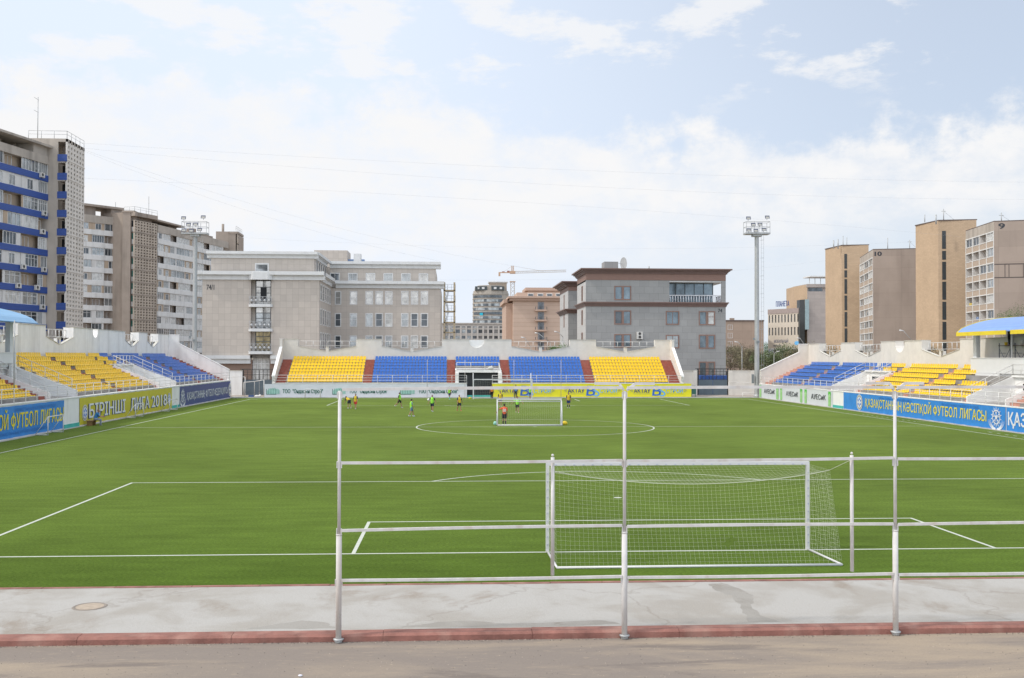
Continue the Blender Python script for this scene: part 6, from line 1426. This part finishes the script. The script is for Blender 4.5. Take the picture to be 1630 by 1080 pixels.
# wall strips outlined on block 9
mb = MB(P9[3]); z9 = P9[5]; mt = mat('bitumen_seam', (.09, .075, .07), .9)
for zz_ in (z9-8.25, z9-10.8): mb.box(0, P9[4], .031, .04, zz_, zz_+.2)
for u in (1.8, 2.5, 5.0, 5.4, 9.5): mb.box(u, u+.14, .031, .0385, z9-10.6, z9-8.25)
mb.build('seam_repair', mt, P9[0])
mb = MB(); cA, rA = bt[4], bt[6]; mb.box(rA.x+.1, P9[1].x+3, 190, 196, -.1, bt[3]-3.4); tag(mb.build('link_block', PANL), 'dark brown roof block between the nearest brick tower and block 9', 'building')
for k, (px, v, u0_, Y) in enumerate(((1472, 342, 0, 192), (1490, 342, 0, 188), (1502, 333, 0, 190), (1327, 383, 0, 240), (1334, 381, 0, 240), (1342, 376, 0, 240), (1348, 378, 0, 240), (1413, 379, 0, 215), (1448, 382, 0, 215), (1594, 339, 0, 166))):
    p = at(px, v, Y); zb_ = {1472: bt[3], 1490: bt[3]-1, 1502: bt[3], 1594: P9[5], 1413: P10[5], 1448: P10[5]}.get(px, bt2[3]-.8)
    th = .16 if px in (1490, 1327, 1334) else .09
    mb = MB(); mb.tube((p.x, p.y, zb_-.02), (p.x, p.y, p.z), th, 6); 
    if px in (1502, 1594, 1448): mb.tube((p.x-.5, p.y, p.z-.5), (p.x+.5, p.y, p.z-.5), .05, 5); mb.tube((p.x, p.y, p.z-.5), (p.x+2.6, p.y, zb_+.1), .025, 4)
    tag(mb.build('antenna', STEEL), f"{('leftmost', 'stubby white', 'tallest')[k] if k < 3 else ('leftmost', 'second', 'tallest', 'rightmost')[k-3] if k < 7 else ('thin', 'pale thick', '')[k-7]} antenna on the {'nearest brick tower' if k < 3 else 'farther brick tower' if k < 7 else 'roof of block 10' if k < 9 else 'roof of block 9'}".replace('  ', ' ').replace(' antenna', ' roof antenna').strip(), 'antenna')
# --- cream office with sign, grey wing
YP = 330
Pc = thing('office_block', 'cream office with rooftop sign and taller grey brown wing, far right centre', 'building', (at(1260, 560, YP).x, YP, -.1))
l, c = at(1222.5, 500, YP+14), at(1272.5, 500, YP); fp = Fr(l.x, l.y, math.atan2(c.y-l.y, c.x-l.x)); WP = math.hypot(c.x-l.x, c.y-l.y); z = at(1272, 490.5, YP).z; fh = 4.3
CRM = mat('cream_cladding', (.56, .50, .42), .7, var=.04)
hl = []
for k in range(2):
    for i in range(10): u = .7+i*(WP-1.4)/9.; hl.append((u-.35, u+.35, z-4.9-k*4.6, z-2.1-k*4.6))
mb = MB(fp); mb.holes(0, WP, z-14.2, z-1.7, hl, .3); mb.quad((0, 0, -.1), (0, -20, -.1), (0, -20, z), (0, 0, z)); mb.build('wall', CRM, Pc)
for h_ in hl: mb = MB(fp); mb.box(h_[0], h_[1], -.3, -.28, h_[2], h_[3]); mb.build('window', GLASS_D, Pc)
mb = MB(fp); mb.box(0, WP, -20, .15, z-1.7, z); mb.build('parapet', mat('taupe_band', (.33, .27, .25), .7), Pc)
mb = MB(fp); mb.box(0, WP, -1, -.1, -.1, z-14.2); mb.build('ground_glazing', GLASS_M, Pc)
mb = MB(fp)
for i in range(12): u = WP*i/11.; mb.box(u-.12, u+.12, -.09, .05, 0, z-14.21)
mb.box(0, WP, -.085, .1, z-14.6, z-14.205); mb.box(0, WP, -.085, .2, z-19.2, z-18.6); mb.build('glazing_bars', WFR, Pc)
letters(fp, WP*.23, z+.9, 1.9, 'ПЛАНЕТА', LNV, Pc, w=WP*.42, d=-.5, bold=.04, name='roof_sign')
letters(fp, WP*.2, z-12.2, 1.1, 'МОБИЛЬНЫЙ', mat('grey_letters', (.2, .2, .24), .6), Pc, w=WP*.45, d=.05, bold=.03, name='wall_sign'); letters(fp, WP*.18, z-13.6, .6, 'МАГАЗИН', mat('grey_letters', (.2, .2, .24), .6), Pc, w=WP*.25, d=.05, bold=.03, name='wall_sign')
mb = MB(fp); mb.disc((WP*.92, z-12.4), 1.1, 16, ry=.7, d=.05, th=.06); mb.build('oval_sign', LSK, Pc)
r1 = at(1264.5, 500, YP+8); c1 = at(1285, 500, YP-2); e1 = at(1316, 500, YP-3); z1 = at(1285, 453, YP).z
mb = MB(); mb.plan([(r1.x, r1.y), (c1.x, c1.y), (c1.x+1, c1.y+12), (r1.x+1, r1.y+12)], -.1, z1-.3); mb.build('tall_wall', BRK, Pc)
mb = MB(Fr(c1.x, c1.y, 0)); W_ = e1.x-c1.x; mb.box(0, W_+2, -15, 0, -.1, z1-2.6); mb.box(0, W_+2, -15, -.7, z1-2.59, z1-1.2); mb.box(-.1, W_+2, -15, .1, z1-1.19, z1); mb.build('grey_wing', mat('taupe_panel', (.42, .37, .34), .7, var=.04, tiles=(2.2, 1.3, .03, (.8, .8, .8), 0)), Pc)
mb = MB(Fr(c1.x, c1.y, 0)); mb.box(.7, W_-1, -.69, -.6, z1-2.58, z1-1.3); mb.build('top_windows', GLASS_D, Pc)
mb = MB(Fr(c1.x, c1.y, 0)); mb.box(0.5, W_+3, -6, 1.2, z1+2.4, z1+2.8); [mb.tube((1.5+i*2, -2, z1), (1.5+i*2, -2, z1+2.4), .12, 5) for i in range(3)]; mb.build('roof_canopy', TRIM, Pc)
a_, b_ = at(1273, 520, YP-1), at(1281, 520, YP-4); z2 = at(1277, 478, YP).z; mb = MB(); mb.plan([(a_.x, a_.y), (b_.x, b_.y), (b_.x, b_.y+4), (a_.x, a_.y+3)], -.1, z2); mb.build('glass_lift', DGL, Pc)
mb = MB(Fr(b_.x, b_.y, 0)); mb.box(.1, 1.5, -.1, .15, z2-10.5, z2+.0); mb.build('banner_strip', mat('teal_print', (.30, .40, .42), .6), Pc)
# --- small tan block
YH = 330; Hh = thing('tan_block', 'low tan panel block behind the trees beside the grey stone building', 'building', (at(1180, 560, YH).x, YH, -.1))
x0, x1 = at(1157, 560, YH).x, at(1215.5, 560, YH).x; zh = at(1180, 512, YH).z
mb = MB(); mb.box(x0-4, x1, YH, YH+14, -.1, zh); mb.box(x0+1.5, x0+3, YH+1, YH+2, zh, zh+1.2); mb.build('wall', mat('tan_panel', (.37, .28, .22), .85, var=.06, vs=.3, tiles=(3.2, 2.9, .05, (.82, .82, .82), 0)), Hh)
mb = MB(); mb.box(x0-4, x1+.2, YH-.2, YH+14, zh+.001, zh+.5); mb.build('roof_edge', mat('dark_coping', (.12, .09, .08), .8), Hh)
for k in range(5): window(Fr(0, YH, 0), x0+1.2, zh-2.9-2.9*k, 1.5, 1.6, Hh, GLASS_M, mull=1)
# --- pink stone block
YC = 301; K = thing('pink_stone_building', 'pink stone building with a column of small balconies, centre background', 'building', (at(860, 540, YC).x, YC, -.1))
PK = mat('pink_stone', (.54, .405, .32), .8, var=.07, vs=.2, tiles=(300, 1.35, .05, (.74, .70, .68), 0), ang=0); PKD = mat('pink_cornice', (.46, .33, .26), .8, var=.05)
k0, k1 = at(817, 500, YC).x, at(900, 500, YC).x; zk = at(850, 479, YC).z; zk2 = at(850, 472.3, YC).z
mb = MB(); mb.box(k0, k1, YC, YC+30, -.1, zk); mb.build('wall', PK, K); mb = MB(); mb.box(k0-1, k1, YC-.9, YC+30, zk+.001, zk2-.6); mb.box(k0-1.6, k1, YC-1.6, YC+30, zk2-.59, zk2); mb.build('cornice', PKD, K)
ks = at(805.5, 500, YC+4).x; mb = MB(); mb.box(ks, k0-.01, YC+4, YC+30, -.1, zk-.6); mb.build('side_wing', PKD, K); mb = MB(); mb.box(ks-.8, k0-1.7, YC+3.2, YC+30, zk-.59, zk2-.8); mb.build('wing_cornice', PKD, K)
ka = at(823, 500, YC+6).x; kb = at(841, 500, YC+14).x; za1 = at(850, 466, YC+6).z; za2 = at(870, 458.5, YC+14).z
mb = MB(); mb.box(ka, k1, YC+6, YC+30, zk2, za1); mb.box(kb, k1, YC+14, YC+30, za1, za2-1.0); mb.box(ka-.7, k1, YC+5.5, YC+30, za1+.001, za1+.5) if False else None; mb.build('attic', PK, K)
mb = MB(); mb.box(kb-1, k1, YC+13.2, YC+30, za2-.99, za2); mb.build('attic_cornice', PKD, K)
for c in (844.5, 860, 874.5, 889): p = at(c, 470, YC+6); mb = MB(); mb.box(p.x-.95, p.x+.95, YC+5.7, YC+5.99, p.z-.5, p.z+.5); fq = mb.build('attic_window', WFR, K); mb = MB(); mb.box(p.x-.75, p.x+.75, YC+5.6, YC+5.69, p.z-.3, p.z+.3); mb.build('pane', GLASS_D, fq, base=BASE[K.name]); 
for k in range(6):
    p = at(861, 493.3+16*k, YC); f3 = Fr(0, YC, 0); mb = MB(f3); mb.box(p.x-1.0, p.x+1.0, -.2, 0.03, p.z, p.z+2.5); mb.build('door_surround', mat('grey_surround', (.22, .23, .25), .7), K)
    mb = MB(f3); mb.box(p.x-.45, p.x+.45, .031, .12, p.z, p.z+2.1); mb.build('balcony_door', GLASS_D, K)
    mb = MB(f3); mb.box(p.x-1.9, p.x+1.9, 0.04, 1.2, p.z-.5, p.z); mb.build('balcony_slab', PKD, K)
    mb = MB(f3); mb.bar((p.x-1.8, 1.1, p.z+.9), (p.x+1.8, 1.1, p.z+.9), .05); [mb.bar((p.x+u, 1.1, p.z), (p.x+u, 1.1, p.z+.9), .04 if abs(u) < 1.7 else .2) for u in (-1.8, -1.2, -.6, 0, .6, 1.2, 1.8)]; mb.build('balcony_rail', mat('dark_rail', (.1, .1, .1), .5), K)
# --- low pale block with pilasters
YE = 520; Eb = thing('pilastered_block', 'long low pale block with pilasters and small windows, centre background', 'building', (at(755, 540, YE).x, YE, -.1))
e0, e1 = at(700, 500, YE).x, at(812, 500, YE).x; ze = at(755, 515.8, YE).z; PLE = mat('pale_render', (.45, .42, .39), .8, var=.04)
cols = [at(690+v/7.2, 500, YE).x for v in (125, 180, 245, 313, 376, 440, 506, 570, 626, 686, 748, 815)]
hl = []
for c0, c1 in zip(cols, cols[1:]):
    m_ = (c0+c1)/2
    for v0, v1 in ((528.5+.2, 525.3), (524.5+5.5, 524.5)): pass
    hl += [(m_-1.5, m_+1.5, at(755, 530.5, YE).z, at(755, 525, YE).z), (m_-1.5, m_+1.5, at(755, 539.5, YE).z, at(755, 535, YE).z), (m_-1.6, m_+1.6, at(755, 521.8, YE).z, at(755, 520, YE).z)]
mb = MB(Fr(0, YE, 0)); mb.holes(e0, e1, -.1, ze, hl, .4); mb.build('wall', PLE, Eb)
mb = MB(); mb.box(e0, e1, YE+.41, YE+14, -.1, ze); mb.build('core', PLE, Eb)
for i, h_ in enumerate(hl): mb = MB(); mb.quad((h_[0], YE+.38, h_[2]), (h_[1], YE+.38, h_[2]), (h_[1], YE+.38, h_[3]), (h_[0], YE+.38, h_[3])); mb.build('window', (GLASS_D, GLASS_M, GLASS_D, GLASS_M)[i % 4], Eb)
for c_ in cols: mb = MB(); mb.box(c_-.45, c_+.45, YE-.6, YE-.01, -.1, ze-1.0); mb.build('pilaster', PLE, Eb)
mb = MB(); mb.box(e0, e1, YE-.8, YE+14, ze+.001, ze+.5); mb.build('cornice', PLE, Eb)
# --- round tower block
YD = 700; Dt = thing('round_tower', 'rounded pale high-rise with a dark mansard top, hazy centre background', 'building', (at(779, 520, YD).x, YD, -.1))
cx = at(781, 500, YD).x; rad = abs(at(752.5, 500, YD).x-cx); HZ = mat('pale_highrise', (.38, .345, .30), .8, var=.06); HZD = mat('highrise_dark', (.055, .07, .075), .6)
zD = lambda v: at(780, v, YD).z
def ell(r, n=20, k=.9): return [(cx+r*math.cos(2*math.pi*i/n), YD+r*k*math.sin(2*math.pi*i/n)) for i in range(n)]
mb = MB(); mb.plan(ell(rad), -.1, zD(467)); mb.build('wall', HZ, Dt)
for v in (469.5, 477, 484.5, 491, 497.5, 504, 510): mb = MB(); mb.plan(ell(rad+.35), zD(v+.4), zD(v-.4)); mb.build('floor_band', HZ, Dt)
mb = MB(); mb.plan(ell(rad*.97), zD(467), zD(464)); mb.plan(ell(rad*.9), zD(464), zD(459)); mb.plan(ell(rad*.74), zD(459), zD(455.5)); mb.build('mansard', HZ, Dt)
for th_ in (-2.35, -2.05, -1.35, -1.0):
    mb = MB(); r_ = rad*.965; x_, y_ = cx+r_*math.cos(th_), YD+r_*.9*math.sin(th_); mb.box(x_-2.6, x_+2.6, y_-.8, y_+4, zD(464), zD(457.5)); mb.build('dark_dormer', HZD, Dt); mb = MB(); mb.box(x_-.9, x_+.9, y_-1.0, y_-.81, zD(462), zD(459)); mb.build('dormer_window', TRIM, Dt)
a_ = at(779, 500, YD).x; b_ = at(806, 500, YD).x; mb = MB(); mb.box(a_, b_, YD-rad*.35, YD+rad*.8, -.1, zD(450.5)); mb.build('square_core', mat('warm_highrise', (.34, .28, .22), .8), Dt)
mb = MB(); mb.box(a_-.8, b_+.8, YD-rad*.38, YD+rad*.8, zD(450.49), zD(449)); mb.box(a_+4, b_-10, YD, YD+6, zD(449), zD(447)); mb.build('roof', TRIM, Dt)
for row in range(7):
    v0 = 471.2+row*6.6
    for i in range(9):
        t = -2.72+i*.21; r_ = rad+.05; x_, y_ = cx+r_*math.cos(t), YD+r_*.9*math.sin(t); tx, ty = -math.sin(t), math.cos(t)*.9; w = 1.25 if (i+row) % 3 else 1.9
        mb = MB(); mb.quad((x_-tx*w-.1*math.cos(t)*-1, y_-ty*w-.25, zD(v0+4.2)), (x_+tx*w, y_+ty*w-.25, zD(v0+4.2)), (x_+tx*w, y_+ty*w-.25, zD(v0+.3)), (x_-tx*w, y_-ty*w-.25, zD(v0+.3))); mb.build('window', GLASS_M if (i*row) % 4 else GLASS_D, Dt)
    for i in range(3):
        x_ = a_+6+i*((b_-a_-8)/2.); mb = MB(); mb.box(x_-1.2, x_+1.2, YD-rad*.35-.1, YD-rad*.35-.02, zD(v0+4), zD(v0)); 
        if x_ > cx+rad*.5: mb.build('window', GLASS_D, Dt)
mb = MB(); mb.box(at(763, 500, YD).x, at(768, 500, YD).x, YD-rad*.95, YD-rad*.9, zD(503.5), zD(499.5)); mb.build('cyan_patch', mat('cyan_sheet', (.02, .45, .6), .6), Dt)
# --- tower crane
YK = 560; Kr = thing('tower_crane', 'orange and white tower crane above the pink building, centre background', 'crane', (at(816, 540, YK).x, YK, -.1))
kx = at(815.8, 500, YK).x; kz = lambda v: at(816, v, YK).z; CRW = mat('crane_pale', (.5, .46, .42), .6); CRO = mat('crane_orange', (.50, .33, .22), .6)
def truss(mb, p, q, w, n, t=.16):
    p, q = Vector(p), Vector(q); ax = (q-p).normalized(); s = Vector((0, 1, 0)); u = ax.cross(s).normalized()
    cs = [(s+u)*w/2, (s-u)*w/2, (-s-u)*w/2, (-s+u)*w/2]
    for c_ in cs: mb.bar(tuple(p+c_), tuple(q+c_), t)
    for i in range(n):
        a, b = p.lerp(q, i/n), p.lerp(q, (i+1)/n)
        for j in range(4): mb.bar(tuple(a+cs[j]), tuple(b+cs[(j+1) % 4]), t*.7)
mb = MB(); truss(mb, (kx, YK, -.1), (kx, YK, kz(449)), 2.2, 22, .3); mb.build('mast', CRW, Kr)
mb = MB(); mb.box(kx-1.6, kx+1.6, YK-1.6, YK+1.6, kz(449.5), kz(448.3)); mb.box(kx-1.5, kx+1.5, YK-1.5, YK+1.5, kz(436), kz(432)); truss(mb, (kx, YK, kz(432)), (kx, YK, kz(423.5)), 1.2, 5, .2); mb.build('slewing_head', CRO, Kr)
mb = MB(); truss(mb, (kx, YK, kz(434)), (at(901, 500, YK).x, YK, kz(431)), 1.1, 30, .16); mb.build('jib', CRW, Kr)
mb = MB(); xc_ = at(793.5, 500, YK).x; mb.box(xc_, kx, YK-.8, YK+.8, kz(435), kz(433.8)); mb.box(xc_, xc_+1.0, YK-.8, YK+.8, kz(440), kz(435)); mb.build('counter_jib', CRO, Kr)
mb = MB(); mb.box(at(807, 500, YK).x, at(811, 500, YK).x, YK-.7, YK+.7, kz(433.8), kz(431.5)); mb.box(at(799, 500, YK).x, at(803, 500, YK).x, YK-.7, YK+.7, kz(433.8), kz(432.6)); mb.build('winch', mat('crane_red', (.3, .13, .1), .6), Kr)
mb = MB(); mb.bar((kx, YK, kz(423.5)), (at(865, 500, YK).x, YK, kz(432)), .12); mb.bar((kx, YK, kz(423.5)), (at(800, 500, YK).x, YK, kz(434)), .12); mb.build('stay_cable', CRW, Kr)
# ------------------------------------------------------------------ trees and shrubs
def leafmat(name, c):
    m = bpy.data.materials.new(name); m.use_nodes = True; t = m.node_tree; p = t.nodes['Principled BSDF']; p.inputs['Roughness'].default_value = .7
    oi = t.nodes.new('ShaderNodeNewGeometry'); n = t.nodes.new('ShaderNodeTexNoise'); t.links.new(oi.outputs['Position'], n.inputs['Vector']); n.inputs['Scale'].default_value = .9; n.inputs['Detail'].default_value = 5
    r = t.nodes.new('ShaderNodeMapRange'); t.links.new(n.outputs[0], r.inputs[0]); r.inputs[1].default_value = .3; r.inputs[2].default_value = .7; r.inputs[3].default_value = .45; r.inputs[4].default_value = 1.6
    v = t.nodes.new('ShaderNodeVectorMath'); v.operation = 'SCALE'; v.inputs[0].default_value = c; t.links.new(r.outputs[0], v.inputs['Scale']); t.links.new(v.outputs[0], p.inputs['Base Color']); return m
LF = [leafmat('dry_olive_leaves', (.13, .115, .06)), leafmat('green_leaves', (.07, .10, .03)), leafmat('brown_twigs', (.16, .12, .085)), leafmat('bright_green_leaves', (.06, .13, .03))]
BARK = mat('bark', (.11, .08, .06), .9, var=.2)
def tree(x, y, h, w, mi, label, seed, grp='trees beyond the stadium wall', dens=1.0, ls=.3, z0=-.1, cat='tree', nm='tree', low=.25):
    rn = random.Random(seed); o = thing(nm, label, cat, (x, y, z0), grp)
    mb = MB(); tp = (x+rn.uniform(-.3, .3), y, z0+h*.62); mb.tube((x, y, z0), tp, max(.06, h*.022), 7, h*.01)
    cl = []
    for i in range(int(9+w*1.6)):
        t = rn.random(); zz_ = z0+h*(low+(.9-low)*t); rr_ = w/2*math.sqrt(max(.05, 1-((t-.42)/.62)**2))
        a = rn.uniform(0, 6.28); q = rr_*rn.uniform(.35, .92); c_ = (x+q*math.cos(a), y+q*math.sin(a)*.8, zz_); cl.append((c_, rn.uniform(.5, 1)*w*.17+.25))
        mb.tube(tuple(Vector((x, y, z0+h*.2)).lerp(Vector(tp), max(0., t-.25))), c_, max(.02, h*.006), 4, .012)
    mb.build('trunk', BARK, o)
    mb = MB()
    for c_, r_ in cl:
        n = int(min(230, 60*dens*(r_/ls)**1.35))
        for k in range(n):
            d = Vector((rn.gauss(0, 1), rn.gauss(0, 1), rn.gauss(0, .75))).normalized()*r_*rn.uniform(.25, 1.12)**.6; p = Vector(c_)+d; s = ls*rn.uniform(.25, .65)
            u = Vector((rn.gauss(0, 1), rn.gauss(0, 1), rn.gauss(0, 1))).normalized(); v = u.orthogonal().normalized()*s*.5; u = u*s
            mb.add([tuple(p-u*.5), tuple(p+v*.6), tuple(p+u*.5), tuple(p-v*.6)], [(0, 1, 2, 3)], True)
    mb.build('crown', LF[mi], o, recalc=False)
    return o
spots = [(1163, 548, 290, 13, 0, 'dry olive tree directly right of the grey stone building'), (1178, 551, 300, 14, 2, 'leafless brownish tree left of the right floodlight mast'), (1196, 556, 280, 11, 0, 'dry tree just behind the right floodlight mast'),
         (1226, 560, 260, 11, 1, 'dull green tree right of the right floodlight mast'), (1243, 563, 270, 12, 0, 'olive tree in front of the cream office windows'), (1258, 552, 262, 13, 1, 'green tree before the ground floor of the cream office'),
         (1278, 549, 250, 12, 0, 'olive tree behind the sloping end wall of the right stand'), (1213, 545, 420, 15, 3, 'dark green tree glimpsed between tan block and cream office')]
for i, (px, v, Y, w, mi, lb) in enumerate(spots): p = at(px, v, Y); tree(p.x, Y, p.z+.1, w, mi, lb, 30+i, dens=.9, ls=.75)
for i, (px, v, Y, w, mi, lb, dn) in enumerate(((1318, 544, 150, 3.6, 0, 'olive bush top showing in the left gap of the right stand wall', 1), (1347, 549, 150, 2.6, 0, 'small dry bush beside the left gap pier of the right stand wall', 1), (1375, 550, 150, 4, 0, 'dry bush top in the second gap of the right stand wall', .6),
        (1478, 541, 140, 4.2, 0, 'leafy bush top in the gap below the nearest brick tower', .8), (1624, 478, 92, 7.0, 1, 'dark green tree rising behind the blue canopy at the right edge', 1.2), (880, 546, 125, 3.2, 3, 'bright green bush behind the far stand railing, left clump', 1.2), (893, 545, 126, 3.4, 3, 'bright green bush behind the far stand railing, right clump', 1.2),
        (1404, 552, 152, 3, 0, 'thin dry bush at the right pier of the second gap', .5))):
    p = at(px, v, Y); tree(p.x, Y, p.z+.1, w, mi, lb, 60+i, ls=.32, dens=dn, grp='bushes and trees close behind the stands', low=.45)
# ------------------------------------------------------------------ parked cars beyond the right wall
def car(x, y, col, label, a=0):
    f = Fr(x, y, a); o = thing('parked_car', label, 'car', (x, y, -.1), 'cars parked beyond the right wall'); z = -.1
    mb = MB(f); mb.prism([(-2.1, z+.3), (2.1, z+.3), (2.15, z+.75), (1.35, z+.92), (.75, z+1.42), (-.95, z+1.45), (-1.7, z+.95), (-2.1, z+.85)], -.85, .85); mb.build('body', mat('car_paint_%d' % int(col[0]*100), col, .3), o)
    mb = MB(f)
    for d in (.853, -.857): mb.prism([(-1.45, z+.95), (1.05, z+.95), (.65, z+1.36), (-.85, z+1.38)], d, d+.004)
    mb.build('side_glass', GLASS_D, o)
    for u in (-1.3, 1.3):
        for d in (-.87, .67): mb = MB(f); mb.disc((u, z+.32), .32, 14, d=d, th=.2); mb.build('wheel', mat('rubber', (.02, .02, .02), .8), o)
for px, c_, lb in ((1174, (.35, .05, .08), 'dark red car roof just over the right cream wall'), (1186, (.6, .6, .62), 'white car seen over the cream wall left of the mast'), (1196, (.5, .52, .55), 'silver car behind the right floodlight mast'), (1161, (.04, .04, .05), 'black car beside the grey stone building corner')):
    p = at(px, 588, 262); car(p.x, 262+(px % 5), c_, lb, .2)
# blue container behind the right gate
p0, p1 = at(1114, 600, 122), at(1158, 600, 122); mb = MB(); zc0 = at(1130, 598, 122).z; mb.box(p0.x, p1.x, 122, 124.5, -.1, zc0)
for i in range(16): u = p0.x+(p1.x-p0.x)*i/16.; mb.box(u, u+.12, 121.95, 121.999, 0, zc0-.1)
tag(mb.build('container', mat('container_blue', (.03, .09, .30), .5)), 'dark blue steel container behind the right gate', 'container')
# ------------------------------------------------------------------ street lamps
def lamp(px, vt, pxb, Y, arm, label):
    t = at(px, vt, Y); b = at(pxb, vt, Y); o = thing('street_lamp', label, 'street lamp', (b.x, Y, -.1), 'street lamps beyond the stands')
    mb = MB(); mb.tube((b.x, Y, -.1), (b.x, Y, t.z-arm), .09, 8, .05); mb.tube((b.x, Y, t.z-arm), (t.x, Y-.2, t.z), .045, 6); mb.build('pole', STEEL, o)
    mb = MB(); d = 1 if t.x > b.x else -1; mb.tube((t.x-d*.1, Y-.2, t.z-.02), (t.x+d*.65, Y-.25, t.z+.08), .07, 8, .13); mb.build('lamp_head', mat('lamp_shell', (.6, .6, .6), .5), o)
lamp(1437, 527, 1452, 135, 1.6, 'street lamp with a slanting arm above the right stand wall'); lamp(1273, 539, 1284, 190, 2.0, 'slanting street lamp arm before the grey wing of the cream office'); lamp(1174, 545, 1181, 170, .8, 'pale street lamp left of the right floodlight mast')
lamp(835, 538, 845, 150, 1.6, 'thin curved street lamp in front of the pink building base'); lamp(857, 531, 876, 150, 1.6, 'street lamp crossing the pink building balconies'); lamp(888, 529, 896, 150, .8, 'street lamp head at the left edge of the grey stone wing'); lamp(1236, 560, 1232, 215, .6, 'slim pale lamp column among the trees before the cream office')
# ------------------------------------------------------------------ overhead cables
def cable(u0, v0, Y0, u1, v1, Y1, sagp, label, r=.009):
    a, b = at(u0, v0, Y0), at(u1, v1, Y1); mb = MB(); n = 24; pr = None
    for i in range(n+1):
        t = i/n; p = a.lerp(b, t); p.z -= sagp*4*t*(1-t)
        if pr is not None: mb.tube(tuple(pr), tuple(p), r, 4)
        pr = p
    tag(mb.build('overhead_cable', mat('cable_grey', (.45, .46, .48), .7)), label, 'cable', 'cables strung across the sky')
cable(131, 228, 129, 1700, 291, 150, 1.2, 'topmost overhead cable running from the blue banded block across the sky'); cable(131, 236, 129, 1700, 318, 150, 2.0, 'second overhead cable from the blue banded block, sagging in the middle')
cable(131, 284, 130, 1660, 390, 190, -1.2, 'third overhead cable crossing low over the right floodlight mast'); cable(131, 240, 130, 700, 416, 153, 1.5, 'steep overhead cable from the blue banded block down to the office roof'); cable(131, 238, 131, 880, 434, 170, 2.0, 'long slanting overhead cable descending toward the pink building')
cable(700, 446, 160, 1315, 415, 240, 1.5, 'low overhead cable from the office to the farther brick tower'); cable(380, 378, 200, 1460, 385, 190, 2.0, 'faint overhead cable between the left blocks and the nearest brick tower')
